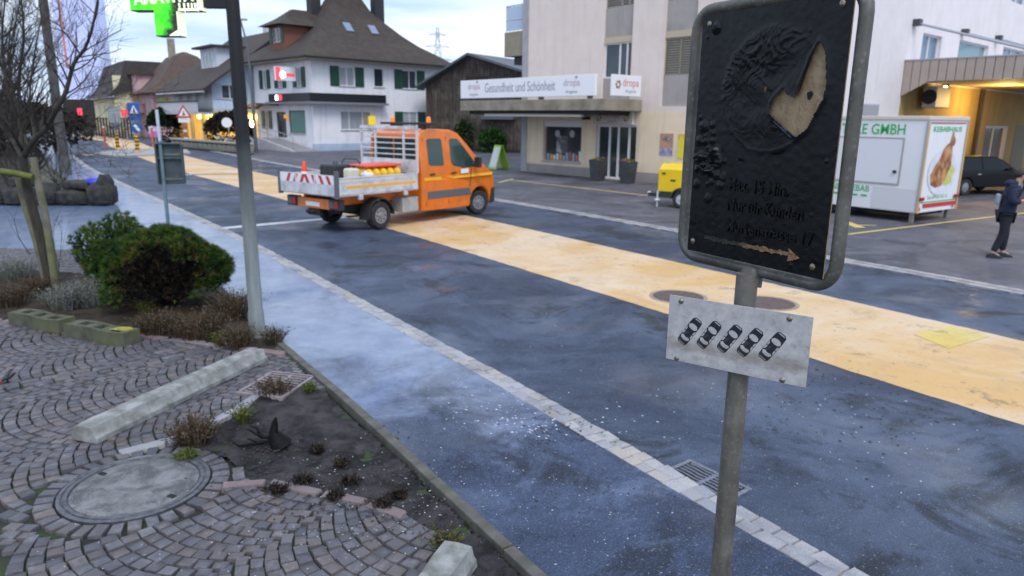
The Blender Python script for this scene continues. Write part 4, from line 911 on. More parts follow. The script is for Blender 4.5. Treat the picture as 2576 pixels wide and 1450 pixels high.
M_ROCK = mat('dark_rock', (.016, .016, .018), .9, c2=(.045, .044, .047), sc=5, bump=.9, bsc=12, bd=.05, dirt=(.05, .06, .025), dsc=3)
def rock(w, d, h, seed):
    r_ = random.Random(seed); mb = MB(); mb.ball((0, 0, 0), 1, 12)
    for i, v in enumerate(mb.v):
        p = Vector(v); m = max(abs(p.x), abs(p.y), abs(p.z)); p = p.lerp(p / m, .7); p *= 1 + .13 * mnoise.noise(p * 1.6 + Vector((seed, 0, 0))); mb.v[i] = (p.x * w / 2, p.y * d / 2, p.z * h / 2)
    return mb
x = -6.2; k = 0
while x < 1.4:
    w = q.uniform(.55, 1.0); h = q.uniform(.5, .74); rock(w, .7, h, k).build('stone', M_ROCK, sw, (x + w / 2, q.uniform(-.08, .08), h / 2 - .04), q.uniform(-.1, .1), smooth=50)
    if k % 2 == 0: rock(w * .9, .6, .3, k + 50).build('stone', M_ROCK, sw, (x + w / 2 + .1, .05, h + .07), q.uniform(-.2, .2), smooth=50)
    x += w * .95; k += 1
rock(.45, .45, 1.0, 77).build('stone', M_ROCK, sw, (1.35, -.1, .42), .3, smooth=50)
mb = rock(.55, .4, .3, 91); tag(mb.build('blue_bag', mat('blue_plastic', (.012, .02, .42), .4, c2=(.03, .05, .6), sc=6, bump=.5, bsc=10, bd=.04), None, (*AT(237, 461, 20.9),), smooth=60), 'crumpled bright blue bag on the end of the stone wall', 'bag')
# earth bank behind the wall
def kerb_x(y):
    for a, b in zip(KERB[:-1], KERB[1:]):
        if a[1] <= y <= b[1]: return a[0] + (b[0] - a[0]) * (y - a[1]) / (b[1] - a[1])
    return KERB[-1][0]
mb = MB(); nx = 26; vs = []
for i in range(nx + 1):
    for j in range(13):
        y = 21.1 + j * 2.4; x = kerb_x(y) - 3.2 - (nx - i) * 1.0; z = .05 + (.55 * math.sin(min(1, j / 2) * 1.57) * math.sin(min(1, (nx - i) / 2) * 1.57) if j < 12 else 0) + (.15 * mnoise.noise(Vector((x, y, 0))) if 0 < j < 12 and i < nx else 0); vs.append((x, y, z))
mb.add(vs, [(i * 13 + j, (i + 1) * 13 + j, (i + 1) * 13 + j + 1, i * 13 + j + 1) for i in range(nx) for j in range(12)]); mb.build('earth_bank', soil('bank_earth', (0.020, 0.016, 0.012), (0.045, 0.036, 0.027), (0.02, 0.026, 0.01)), None, kind='structure', smooth=80)
# ------------------------------------------------------------------ orange road-works truck
def carpaint(name, c, r=0.28): return mat(name, c, r, 0.0, c2=tuple(x * .86 for x in c), sc=2.5, coat=0.2, dirt=(.30, .13, .05), dsc=2.2)
M_OR = carpaint('orange_bodywork', (0.80, 0.185, 0.012)); M_GLS = mat('vehicle_glass', (0.02, 0.05, 0.048), 0.05, 0.0, spec=0.6); M_TYRE = mat('tyre_rubber', (0.016, 0.016, 0.018), 0.8, c2=(.03, .03, .033), sc=14); M_RIM = mat('steel_rim', (0.36, 0.36, 0.38), 0.4, 0.6, c2=(.26, .26, .28), sc=9)
M_ALU = mat('aluminium', (0.60, 0.60, 0.64), 0.45, 0.25, c2=(0.72, 0.72, 0.76), sc=4, dirt=(.25, .24, .22), dsc=3); M_PLA = mat('black_plastic', (0.018, 0.019, 0.022), 0.55, c2=(.03, .031, .034), sc=10); M_GREY = mat('grey_trim', (0.10, 0.11, 0.13), 0.5); M_YST = mat('yellow_stripe', (0.85, 0.42, 0.01), 0.4); M_UNDER = mat('underbody', (0.012, 0.012, 0.013), 0.8, c2=(.03, .028, .026), sc=5); M_RED = mat('red_retroreflector', (0.55, 0.03, 0.03), 0.35); M_TAIL = mat('tail_lamp', (0.30, 0.015, 0.015), 0.2); M_WHT = mat('white_paint_gloss', (0.78, 0.78, 0.80), 0.4); M_AMB = mat('amber_beacon', (0.85, 0.20, 0.01), 0.2, em=(1.0, .22, .01), es=.25)
truck = empty('pickup_truck', (-3.18, 17.09, 0.004), math.atan2(.8, .6), 'orange double cab dropside truck with roof beacons crossing the road', 'truck')
WD = 1.98
def yi(x, z): return max(0, z - 1.35) * .14 + max(0, x - 4.05) ** 2 * .55
arch = [(3.75 + .43 * math.cos(R(a)), .36 + .43 * math.sin(R(a))) for a in (-8, 20, 45, 70, 90, 110, 135, 160, 188)]
low = [(1.42, .30), (1.42, 1.35)] + [(3.98, 1.35), (4.36, 1.17), (4.50, .98), (4.55, .74), (4.53, .33)] + [(4.3, .29)] + arch + [(3.25, .27)]
upp = [(1.42, 1.35), (1.42, 2.16), (1.50, 2.30), (1.75, 2.35), (2.2, 2.37), (2.65, 2.35), (2.95, 2.26), (3.30, 1.95), (3.64, 1.62), (3.98, 1.35)]
mb = MB(); V = {}; vs = []
def vid(x, z, s):
    k = (round(x, 4), round(z, 4), s)
    if k not in V: V[k] = len(vs); y = yi(x, z); vs.append((x, y if s == 0 else WD - y, z))
    return V[k]
fs = []
for s in (0, 1):
    fs.append(tuple(vid(x, z, s) for x, z in low)); fs.append(tuple(vid(x, z, s) for x, z in upp))
outl = low[1:2] + []; ring = upp[1:] + low[3:] + low[:1] + [low[1]]
ring = [low[0]] + upp[0:] + low[3:]
for a, b in zip(ring, ring[1:] + ring[:1]): fs.append((vid(*a, 0), vid(*b, 0), vid(*b, 1), vid(*a, 1)))
mb.add(vs, fs); body = mb.build('cab_body', M_OR, truck, bev=0.035, smooth=35)
def sidep(name, poly, m, d=0.006, parent=truck, both=True, kind=None):
    for s in ((0, 1) if both else (0,)):
        b = MB(); n = len(poly); pts = []
        for dd in (d, -.002): pts += [(x, (yi(x, z) - dd) if s == 0 else (WD - yi(x, z) + dd), z) for x, z in poly]
        b.add(pts, [tuple(range(n)), tuple(range(2 * n - 1, n - 1, -1))] + [(i, (i + 1) % n, n + (i + 1) % n, n + i) for i in range(n)]); b.build(name, m, parent)
sidep('rear_window', [(1.70, 1.50), (1.74, 1.45), (2.22, 1.43), (2.27, 1.48), (2.27, 2.08), (2.22, 2.13), (1.76, 2.13), (1.70, 2.08)], M_GLS)
sidep('front_window', [(2.56, 1.52), (2.62, 1.42), (3.02, 1.34), (3.56, 1.36), (3.60, 1.40), (3.20, 1.82), (2.96, 2.06), (2.88, 2.12), (2.60, 2.12), (2.56, 2.06)], M_GLS)
sidep('window_pillar', [(3.10, 1.35), (3.15, 1.35), (3.13, 1.87), (3.09, 1.91)], M_PLA, .010)
sidep('rub_strip', [(1.62, .60), (3.36, .60), (3.28, .79), (1.62, .79)], M_GREY, .012)
sidep('yellow_stripe', [(1.50, 1.07), (4.30, 1.09), (4.36, 1.16), (1.50, 1.15)], M_YST, .012)
for x in (1.56, 2.43): sidep('door_seam', [(x, .42), (x + .012, .42), (x + .012, 2.16), (x, 2.16)], M_UNDER, .009)
sidep('door_seam', [(3.30, .82), (3.312, .82), (3.38, 1.33), (3.365, 1.33)], M_UNDER, .009)
for x in (1.72, 2.56): sidep('door_handle', [(x, 1.20), (x + .17, 1.21), (x + .17, 1.25), (x, 1.24)], M_PLA, .03)
sidep('logo_plate', [(2.93, 1.19), (3.24, 1.20), (3.24, 1.32), (2.93, 1.31)], M_WHT, .012)
sidep('bumper', [(4.16, .28), (4.53, .30), (4.57, .50), (4.56, .72), (4.30, .70), (4.22, .50)], M_PLA, .012)
MB().box(4.50, 4.585, .14, WD - .14, .30, .72).build('front_bumper', M_PLA, truck, bev=.02)
b = MB(); b.add([(3.01, .22, 2.225), (3.01, WD - .22, 2.225), (3.66, WD - .12, 1.625), (3.66, .12, 1.625)], [(0, 1, 2, 3)]); b.build('windscreen', M_GLS, truck)
for y0, y1 in ((.22, .96), (1.02, 1.76)): MB().box(1.405, 1.425, y0, y1, 1.50, 2.12).build('back_window', M_GLS, truck, bev=.004)
for s in (0, 1):
    b = MB(); y = -.26 if s == 0 else WD + .06; b.box(3.42, 3.52, y, y + .2, 1.34, 1.62); b.box(3.45, 3.50, min(y + .2, WD) if s else -.08, (.03 if s == 0 else WD + .06), 1.36, 1.42); b.build('wing_mirror', M_PLA, truck, bev=.02)
# lamps and roof bar
for y in (.16, WD - .46): MB().box(4.36, 4.50, y, y + .30, .90, 1.12).build('headlight', mat('lamp_glass', (.5, .5, .52), .1), truck, bev=.02)
rb = MB().box(1.86, 2.04, .02, WD - .02, 2.47, 2.53).build('roof_bar', M_PLA, truck, bev=.01)
for y in (.42, WD - .42): MB().box(1.9, 2.0, y - .05, y + .05, 2.34, 2.475).build('foot', M_PLA, rb)
for y in (.24, WD - .42): MB().lathe([(.06, 0), (.06, .03), (.055, .11), (.04, .14), (0, .15)], 14, (1.95, y, 2.53)).build('beacon', M_AMB, truck, smooth=True)
# wheels
def wheel(x, y, sgn, steer=0):
    w = sub('wheel', steer, truck, (x, y, .338))
    MB().lathe([(.20, 0), (.30, -.006), (.333, .03), (.338, .06), (.338, .17), (.333, .20), (.30, .225), (.20, .225)], 32, (0, 0, 0), axis='Y', cap=False).build('tyre', M_TYRE, w, (0, -.005 if sgn > 0 else -.22, 0), smooth=40)
    m = MB(); m.lathe([(.205, 0.0), (.20, .02), (.17, .035), (.15, .03), (.12, .012), (.07, .0), (.06, -.02), (0, -.025)], 28, (0, 0, 0), axis='Y'); o = m.build('rim', M_RIM, w, (0, .012, 0) if sgn > 0 else (0, -.012, 0), smooth=40)
    if sgn < 0: o.rotation_euler = (0, 0, math.pi)
    for k in range(8): a = k * math.pi / 4; MB().cyl((.13 * math.cos(a), (.010 if sgn > 0 else -.010), .13 * math.sin(a)), (.13 * math.cos(a), (.03 if sgn > 0 else -.03), .13 * math.sin(a)), .022, n=8).build('vent_hole', M_UNDER, w)
wheel(0, 0.0, 1); wheel(0, WD, -1); wheel(3.75, .05, 1, R(-16)); wheel(3.75, WD - .05, -1, R(-16))
b = MB(); b.box(-1.0, 4.1, .55, .70, .42, .62); b.box(-1.0, 4.1, 1.28, 1.43, .42, .62); b.box(1.5, 4.2, .2, 1.78, .30, .5); b.cyl((0, .2, .34), (0, 1.78, .34), .06); b.cyl((3.75, .2, .34), (3.75, 1.78, .34), .05); b.box(3.35, 4.15, .26, 1.72, .5, .95); b.build('chassis', M_UNDER, truck)
for s in (0, 1):
    m = MB(); y0, y1 = (-.02, .30) if s == 0 else (WD - .30, WD + .02); prof = [(.43 * math.cos(R(a)), .34 + .43 * math.sin(R(a))) for a in range(0, 181, 20)] + [(-.46, .26)]; inn_ = [(.40 * math.cos(R(a)), .34 + .40 * math.sin(R(a))) for a in range(0, 181, 20)] + [(-.44, .26)]
    m.prism(prof + inn_[::-1], y0, y1, T=lambda x, z, y: (x, y, z)); m.build('mudguard', M_PLA, truck)
MB().box(.74, 1.30, .02, .42, .34, .70).build('tool_box', mat('grey_box', (.40, .40, .40), .5, c2=(.3, .3, .3), sc=5), truck, bev=.015)
# rear beam, lamps, hitch
MB().box(-1.22, -1.12, .35, WD - .35, .55, .78).build('rear_beam', M_OR, truck, bev=.01)
MB().box(-1.05, .9, .42, .50, .62, .86).build('side_rail', M_OR, truck); MB().box(-1.05, .9, 1.48, 1.56, .62, .86).build('side_rail', M_OR, truck)
for y in (.02, WD - .40): 
    t_ = MB().box(-1.24, -1.10, y, y + .38, .56, .80).build('tail_light', M_PLA, truck, bev=.01); MB().box(-1.255, -1.24, y + .04, y + .20, .60, .76).build('lens', M_TAIL, t_); MB().box(-1.252, -1.24, y + .22, y + .34, .60, .76).build('lens', M_GREY, t_)
b = MB(); b.cyl((-1.12, 1.0, .46), (-1.36, 1.0, .46), .03); b.ball((-1.38, 1.0, .50), .05, 10); b.box(-1.2, -1.1, .8, 1.2, .38, .56); b.build('tow_hitch', M_UNDER, truck, smooth=40)
b = MB(); b.box(-1.235, -1.222, .75, 1.25, .60, .70); b.build('number_plate', M_WHT, truck)
# load bed
bed = MB().box(-1.34, 1.22, -.06, WD + .10, .88, .94).build('bed_floor', M_ALU, truck)
for y in (-.075, WD + .085):
    s = MB().box(-1.30, 1.20, y, y + .03, .90, 1.31).build('side_board', M_ALU, truck, bev=.006); MB().box(-1.10, 1.12, y - .004 if y < 0 else y + .03, y if y < 0 else y + .034, 1.06, 1.12).build('stripe', M_YST, s)
    for z in (.93, 1.2, 1.285): MB().box(-1.30, 1.20, y - .008 if y < 0 else y + .03, y - .0005 if y < 0 else y + .038, z, z + .018).build('rib', M_ALU, s)
    for x in (-.75, .7): MB().box(x, x + .12, y - .03, y + .04, .78, .90).build('hinge', M_ALU, s, bev=.01)
tg = MB().box(-1.37, -1.34, -.06, WD + .08, .90, 1.36).build('tailgate', M_ALU, truck, bev=.005)
MB().box(-1.374, -1.3705, .02, WD - .0, 1.15, 1.35).build('white_band', M_WHT, tg)
for k in range(7):
    y = .10 + k * .26; d = .10 if k < 3.5 else -.10; b = MB(); y2 = y + d
    b.add([(-1.3765, y, 1.155), (-1.3765, y + .11, 1.155), (-1.3765, y2 + .11, 1.345), (-1.3765, y2, 1.345)], [(0, 1, 2, 3)]); b.build('red_stripe', M_RED, tg)
for y in (.66, 1.36): MB().box(-1.385, -1.37, y, y + .05, .90, 1.36).build('latch_bar', M_ALU, tg)
for y in (-.07, WD + .03):
    MB().box(-1.40, -1.29, y, y + .06, .84, 1.46).build('corner_post', M_GREY, truck, bev=.008); MB().box(-1.385, -1.374, y + .02, y + .05, .98, 1.04).build('blue_sticker', mat('blue_sticker', (.06, .08, .35), .4), truck)
hb = MB().box(1.22, 1.26, -.04, WD + .06, 1.28, 1.62).build('headboard', M_ALU, truck, bev=.005)
b = MB()
for z in (1.72, 1.86, 2.00, 2.14, 2.26): MB().box(1.225, 1.255, -.03, WD + .05, z, z + .03).build('bar', M_ALU, hb)
MB().box(1.21, 1.27, -.05, WD + .07, 2.36, 2.44).build('top_bar', M_ALU, hb, bev=.008)
for y in (-.05, .42, 1.46, WD + .02): MB().box(1.215, 1.265, y, y + .045, 1.3, 2.40).build('upright', M_ALU, hb)
# cargo: things of their own standing in the load bed
Mt = Matrix.Translation((-3.18, 17.09, 0.004)) @ Matrix.Rotation(math.atan2(.8, .6), 4, 'Z')
def cargo(name, x, y, label, cat, rz=0, z=.945): return empty(name, Mt @ Vector((x, y, z)), math.atan2(.8, .6) + rz, label, cat)
M_CONE = mat('cone_red', (.80, .06, .02), .5); cn = cargo('traffic_cone', -1.0, 1.55, 'red and white traffic cone standing in the truck bed', 'cone')
MB().box(-.18, .18, -.18, .18, 0, .04).build('base', M_CONE, cn, bev=.01); MB().lathe([(.14, .04), (.10, .25)], 18).build('lower_band', M_CONE, cn, smooth=40); MB().lathe([(.10, .25), (.075, .42)], 18).build('white_band', M_WHT, cn, smooth=40); MB().lathe([(.075, .42), (.03, .66), (.02, .67)], 18).build('tip', M_CONE, cn, smooth=40)
sx_ = cargo('sack_pack', .40, .55, 'red topped pack of yellow sacks lying in the truck bed', 'sacks')
for k in range(5): MB().ball((k * .23 - .48, 0, .36), 1, 12, sq=(.13, .40, .20)).build('sack', mat('yellow_sack', (.80, .47, .01), .5), sx_, smooth=True)
MB().box(-.62, .58, -.30, .36, .53, .59).build('red_cover', mat('red_cover', (.80, .10, .07), .5), sx_, bev=.02); MB().box(-.62, .58, -.38, .38, 0, .18).build('pallet', mat('pallet', (.3, .22, .14), .8), sx_)
bk = cargo('black_machine', -.55, .95, 'black engine box standing in the truck bed', 'machine'); MB().box(-.28, .28, -.26, .26, 0, .60).build('housing', M_PLA, bk, bev=.05); MB().cyl((0, 0, .60), (0, 0, .68), .06).build('cap', M_GREY, bk); MB().tube([(.5, -.3, 0.1), (.5, -.3, .62), (.5, -.2, .70), (.5, .25, .70), (.5, .35, .62), (.5, .35, .1)], .016, 8).build('handle', M_PLA, bk, smooth=True)
cnz = cargo('canister', -.62, .30, 'cream plastic canister beside the black machine in the truck bed', 'canister'); MB().box(-.16, .16, -.12, .12, 0, .54).build('body', mat('cream_plastic', (.62, .58, .48), .5), cnz, bev=.05); MB().cyl((.08, 0, .54), (.08, 0, .60), .04).build('cap', M_PLA, cnz)
cnz = cargo('canister', -.18, .25, 'white translucent canister next to the yellow sacks', 'canister'); MB().box(-.14, .14, -.12, .12, 0, .42).build('body', mat('white_plastic', (.72, .73, .74), .4), cnz, bev=.05); MB().cyl((-.06, 0, .42), (-.06, 0, .47), .04).build('cap', M_WHT, cnz)
# ------------------------------------------------------------------ buildings: facade helpers
def TF(s, d, z): return (s, -d, z)          # front face, d metres outwards
def TL(s, d, z): return (-d, s, z)          # side face running back from the corner
def wall_open(mb, T, L, H, ops, rec=.2, k=0, z0=0.0, s0=0.0):
    ss = sorted({s0, L, *[o[0] for o in ops], *[o[1] for o in ops]}); zs = sorted({z0, H, *[o[2] for o in ops], *[o[3] for o in ops]})
    for a, b in zip(ss[:-1], ss[1:]):
        run = None
        for c, d in zip(zs[:-1], zs[1:]):
            if any(o[0] < (a + b) / 2 < o[1] and o[2] < (c + d) / 2 < o[3] for o in ops): continue
            mb.add([T(a, 0, c), T(b, 0, c), T(b, 0, d), T(a, 0, d)], [(0, 1, 2, 3)], k)
    for a, b, c, d in ops:
        p = [(a, c), (b, c), (b, d), (a, d)]
        for (x0, y0), (x1, y1) in zip(p, p[1:] + p[:1]): mb.add([T(x0, 0, y0), T(x1, 0, y1), T(x1, -rec, y1), T(x0, -rec, y0)], [(0, 1, 2, 3)], k)
M_WF = mat('window_frame', (0.72, 0.72, 0.74), 0.5); M_GLASS = mat('window_glass', (0.03, 0.045, 0.06), 0.06, spec=0.9); M_CURT = mat('curtained_glass', (0.24, 0.28, 0.32), 0.12, c2=(0.40, 0.43, 0.46), sc=3, stretch=(9, 9, .4), spec=.8); M_DKF = mat('dark_frame', (0.05, 0.06, 0.07), .5)
M_SILL = mat('stone_sill', (0.40, 0.40, 0.40), .7)
def bx(mb, T, s0, s1, d0, d1, z0, z1, k=0): return mb.box(s0, s1, d0, d1, z0, z1, k, T)
def window(par, T, s0, s1, z0, z1, rec=.12, mull=(.5,), trans=(), fm=None, gm=None, sill=True, w=.055, name='window'):
    fm = fm or M_WF; m = MB(); d0, d1 = -rec - .02, -rec + .05
    bx(m, T, s0, s1, d0, d1, z0, z0 + w); bx(m, T, s0, s1, d0, d1, z1 - w, z1); bx(m, T, s0, s0 + w, d0, d1, z0 + w, z1 - w); bx(m, T, s1 - w, s1, d0, d1, z0 + w, z1 - w)
    for f in mull: x = s0 + (s1 - s0) * f; bx(m, T, x - w * .7, x + w * .7, d0, d1 + .004, z0 + w, z1 - w)
    for f in trans: z = z0 + (z1 - z0) * f; bx(m, T, s0 + w, s1 - w, d0, d1 - .004, z - w * .5, z + w * .5)
    o = m.build(name, fm, par)
    eds = [s0 + w] + [s0 + (s1 - s0) * f for f in mull] + [s1 - w]
    for a, b in zip(eds[:-1], eds[1:]): p = MB(); bx(p, T, a, b, -rec - .004, -rec + .008, z0 + w, z1 - w); p.build('pane', gm or M_GLASS, o)
    if sill: p = MB(); bx(p, T, s0 - .06, s1 + .06, -.02, .07, z0 - .07, z0 - .005); p.build('sill', M_SILL, o)
    return o
def shutter(par, T, s0, s1, z0, z1, m):
    b = MB(); bx(b, T, s0, s1, .015, .06, z0, z1); o = b.build('shutter', m, par)
    n = 9
    for i in range(n):
        z = z0 + .06 + (z1 - z0 - .12) * i / n; p = MB(); bx(p, T, s0 + .05, s1 - .05, .06, .075, z, z + (z1 - z0 - .12) / n * .6); p.build('slat', m, o)
def rooftile(name, a, b, sc=3.2):
    n = NT(name); v = n.obj(); z = n.sep(v)[2]
    c = n.mix(n.rng(n.noise(v, 2.2, 6, .65), .35, .65), a, b); c = n.mix(n.rng(n.noise(v, 14, 3), .45, .7, 0, .55), c, tuple(x * .5 for x in a)); c = n.mix(n.rng(n.noise(n.map(v, (1, 1, 1), (5, 3, 1)), .9, 4), .5, .7, 0, .4), c, (.075, .075, .045))
    w = n.mth('FRACT', n.mth('MULTIPLY', z, sc * 1.9)); n.put('Base Color', n.mix(n.rng(w, 0, .25, .35, 0), c, (.02, .016, .015)))
    n.put('Roughness', .8); n.bump(n.mth('ADD', w, n.noise(v, 20, 3)), .6, .05); return n.m
M_TILE = rooftile('brown_tiles', (.042, .030, .027), (.072, .054, .047)); M_TILE2 = rooftile('red_brown_tiles', (.085, .052, .042), (.12, .08, .065)); M_TILE3 = rooftile('dark_tiles', (.045, .038, .038), (.07, .06, .058)); M_EAVE = mat('eave_wood', (.28, .26, .22), .8, c2=(.36, .33, .28), sc=3); M_GUT = mat('gutter', (.035, .03, .028), .6)
def stucco(name, a, b, bump=.4, dirt=None):
    n = NT(name); v = n.obj(); c = n.mix(n.rng(n.noise(v, 1.4, 6, .6), .3, .7), a, b); d = dirt or tuple(x * .72 for x in a)
    c = n.mix(n.rng(n.noise(n.map(v, (3.0, 3.0, .22)), 1.0, 7, .65), .50, .72, 0, .55), c, d); c = n.mix(n.rng(n.noise(v, .6, 7, .7), .54, .70, 0, .45), c, d)
    c = n.mix(n.rng(n.mth('ADD', n.sep(v)[2], n.mth('MULTIPLY', n.noise(v, 1.6, 5), .9)), .45, 1.1, .4, 0), c, tuple(x * .55 for x in a))
    n.put('Base Color', c); n.put('Roughness', .85); n.bump(n.noise(v, 35, 4), bump, .02); return n.m
# ------------------------------------------------------------------ white house with green shutters
M_WH = stucco('white_stucco', (.78, .78, .84), (.84, .84, .89)); M_LBL = stucco('pale_blue_plinth', (.42, .53, .70), (.48, .58, .74)); M_SHUT = mat('green_shutter', (.010, .060, .038), .5, c2=(.015, .075, .045), sc=6)
H1 = Vector((-15.44, 56.13, 0.0)); house = empty('corner_house', H1, math.atan2(.694, .72), 'white two storey house with brown bell roof and green shutters', 'house')
LF, LS, HH = 12.4, 9.9, 7.15
opf = [(2.42, 3.78, 5.03, 6.47), (5.62, 6.53, 5.07, 6.53), (8.4, 9.83, 5.03, 6.52), (2.39, 5.2, 1.65, 3.1), (8.35, 9.85, 1.6, 3.12)]
opl = [(7.5, 8.24, 4.9, 6.35), (4.71, 5.48, 4.9, 6.35), (1.53, 2.31, 4.9, 6.35), (7.6, 8.3, 1.65, 3.05), (4.5, 6.2, .95, 3.0), (1.3, 4.0, 1.36, 3.12)]
m = MB(); wall_open(m, TF, LF, HH, opf); wall_open(m, TL, LS, HH, opl); m.add([(LF, 0, 0), (LF, LS, 0), (LF, LS, HH), (LF, 0, HH), (0, LS, 0), (0, LS, HH)], [(0, 1, 2, 3), (1, 4, 5, 2)]); m.build('wall', M_WH, house)
m = MB(); bx(m, TF, -.02, LF + .02, -.3, .03, 0, .6); m.build('plinth', M_LBL, house)
for i, o in enumerate(opf): window(house, TF, *o, gm=M_CURT if i in (0, 3, 4) else M_GLASS, mull=(.5,) if i in (0, 2, 4) else (() if i == 1 else (.28, .72)))
for i, o in enumerate(opl):
    if i == 4: window(house, TL, *o, gm=M_GLASS, fm=M_DKF, mull=(.5,), sill=False, name='door')
    elif i == 5: window(house, TL, *o, gm=mat('green_glass', (.16, .30, .27), .1, spec=.8), fm=M_DKF, mull=())
    else: window(house, TL, *o, mull=(.5,), gm=M_CURT)
for a, b, c, d in (opf[0], opf[2], opf[4]): shutter(house, TF, a - .84, a - .04, c - .03, d + .03, M_SHUT); shutter(house, TF, b + .04, b + .84, c - .03, d + .03, M_SHUT)
for a, b, c, d in (opl[0], opl[1], opl[2], opl[3]): shutter(house, TL, a - .62, a - .04, c - .03, d + .03, M_SHUT); shutter(house, TL, b + .04, b + .62, c - .03, d + .03, M_SHUT)
ov = 1.0; prof = [(0, 7.0), (0, 7.12), (1.2, 7.95), (2.3, 8.65), (3.3, 9.5), (4.3, 10.5), (5.2, 11.5), (5.85, 12.5)]
secs = [[(-ov + i, -ov + i, z), (LF + ov - i, -ov + i, z), (LF + ov - i, LS + ov - i, z), (-ov + i, LS + ov - i, z)] for i, z in prof]
secs[-1] = [(5.3, 5.1, 13.4), (LF - 5.3, 5.1, 13.4), (LF - 5.3, LS - 5.1 + .4, 13.4), (5.3, LS - 5.1 + .4, 13.4)]
roof = MB().loft(secs).build('roof', M_TILE, house, smooth=20)
m = MB(); m.box(-ov + .12, LF + ov - .12, -ov + .12, LS + ov - .12, 6.82, 7.0); m.build('soffit', M_EAVE, roof)
m = MB()
for a, b in (((-ov, -ov), (LF + ov, -ov)), ((-ov, -ov), (-ov, LS + ov))): m.tube([(a[0], a[1], 7.02), (b[0], b[1], 7.02)], .09, 8)
m.build('gutter', M_GUT, roof)
for x, y in ((8.9, 4.2), (3.6, 5.6)): m = MB(); m.box(x - .45, x + .45, y - .4, y + .4, 10.2, 15.2); m.build('chimney', mat('chimney_sheet', (.022, .022, .026), .6), roof, bev=.03)
for s in (4.9, 7.3):
    m = MB(); c, n_ = Vector((s, 2.55, 9.75)), Vector((0, -.72, .69)); t1, t2 = Vector((.34, 0, 0)), Vector((0, .69 * .5, .72 * .5)); P = [c - t1 - t2, c + t1 - t2, c + t1 + t2, c - t1 + t2]; m.add([tuple(p - n_ * .1) for p in P] + [tuple(p + n_ * .12) for p in P], [(0, 3, 2, 1), (4, 5, 6, 7), (0, 1, 5, 4), (1, 2, 6, 5), (2, 3, 7, 6), (3, 0, 4, 7)]); m.build('skylight', mat('skylight_glass', (.16, .22, .32), .08, spec=.9), roof)
# dormer on the street side
M_BRED = mat('red_brown_boards', (.17, .065, .045), .8, c2=(.22, .09, .06), sc=4, stretch=(1, 1, 8))
dm = MB(); wall_open(dm, lambda s, d, z: (.2 - d, s, z), 7.0, 9.75, [(4.95, 6.35, 8.45, 9.55)], .1, z0=7.85, s0=4.3); dm.add([(.2, 4.3, 7.85), (4.4, 4.3, 7.85), (4.4, 4.3, 9.75), (.2, 4.3, 9.75), (.2, 7.0, 7.85), (4.4, 7.0, 7.85), (4.4, 7.0, 9.75), (.2, 7.0, 9.75)], [(0, 1, 2, 3), (4, 5, 6, 7)]); dorm = dm.build('dormer', M_BRED, house)
TD = lambda s, d, z: (.2 - d, s, z)
window(dorm, TD, 4.95, 6.35, 8.45, 9.55, .08, sill=False)
for a, b in ((4.45, 4.92), (6.38, 6.85)): m = MB(); bx(m, TD, a, b, .01, .05, 8.42, 9.58); m.build('shutter', M_SHUT, dorm)
MB().loft([[(-.5, 3.75, 9.72), (5.0, 3.75, 9.72), (5.0, 7.55, 9.72), (-.5, 7.55, 9.72)], [(.6, 4.8, 10.35), (5.0, 4.8, 10.35), (5.0, 6.5, 10.35), (.6, 6.5, 10.35)], [(1.6, 5.4, 11.1), (5.0, 5.4, 11.1), (5.0, 5.9, 11.1), (1.6, 5.9, 11.1)]]).build('dormer_roof', M_TILE, dorm)
# dark fascia band with lit logo, blade sign, door canopy
bd = MB(); bx(bd, TF, -.45, 6.4, .01, .45, 3.78, 4.42); bx(bd, TL, -.44, 6.5, .01, .44, 3.785, 4.415); band = bd.build('fascia_band', mat('black_fascia', (.012, .014, .020), .35), house)
m = MB(); bx(m, TF, -.75, 6.45, .01, .75, 3.60, 3.77); bx(m, TL, -.74, 6.6, .01, .74, 3.605, 3.765); m.build('band_soffit', mat('grey_band', (.20, .20, .23), .6), house)
m = MB(); bx(m, TL, 4.75, 5.15, .45, .50, 3.92, 4.3); m.build('lit_logo', mat('lit_white', (.9, .9, .9), .5, em=(1, .95, .9), es=3.5), band)
for a in (4.15, 4.45): m = MB(); bx(m, TL, a, a + .25, .45, .50, 3.92, 4.3); m.build('lit_logo', mat('lit_red', (.8, .05, .05), .5, em=(1, .03, .04), es=2.2), band)
bs = MB(); bx(bs, TL, 1.75, 2.05, .35, 2.0, 5.30, 6.32); blade = bs.build('blade_sign', mat('lit_panel', (.62, .66, .72), .5, em=(.8, .88, 1.0), es=.12), house, bev=.02)
m = MB(); bx(m, TL, 1.735, 1.75, 1.62, 2.0, 5.32, 6.30); m.build('red_edge', mat('lit_red_panel', (.8, .08, .1), .5, em=(1, .08, .1), es=.5), blade)
m = MB(); bx(m, TL, 1.735, 1.75, .45, 1.15, 5.62, 5.86); m.build('red_writing', mat('lit_red_panel', (.8, .08, .1), .5, em=(1, .08, .1), es=.4), blade)
m = MB(); m.lathe([(.27, 0), (.27, .02), (0, .02)], 16, (-1.45, 1.73, 5.74), axis='Y'); m.build('white_disc', mat('lit_disc', (.9, .9, .9), .5, em=(1, 1, 1), es=1), blade)
m = MB(); P = [(9.7, 3.25), (9.0, 3.5), (8, 3.66), (7, 3.70), (6, 3.66), (5.6, 3.56)]; m.prism(P + [(a, b - .06) for a, b in P[::-1]], .02, 1.3, T=lambda s, z, d: TL(s, d, z)); m.build('door_canopy', mat('dark_canopy', (.07, .075, .085), .4), house)
M_ORS = mat('orange_sign', (.75, .32, .03), .5, em=(1, .45, .05), es=.3)
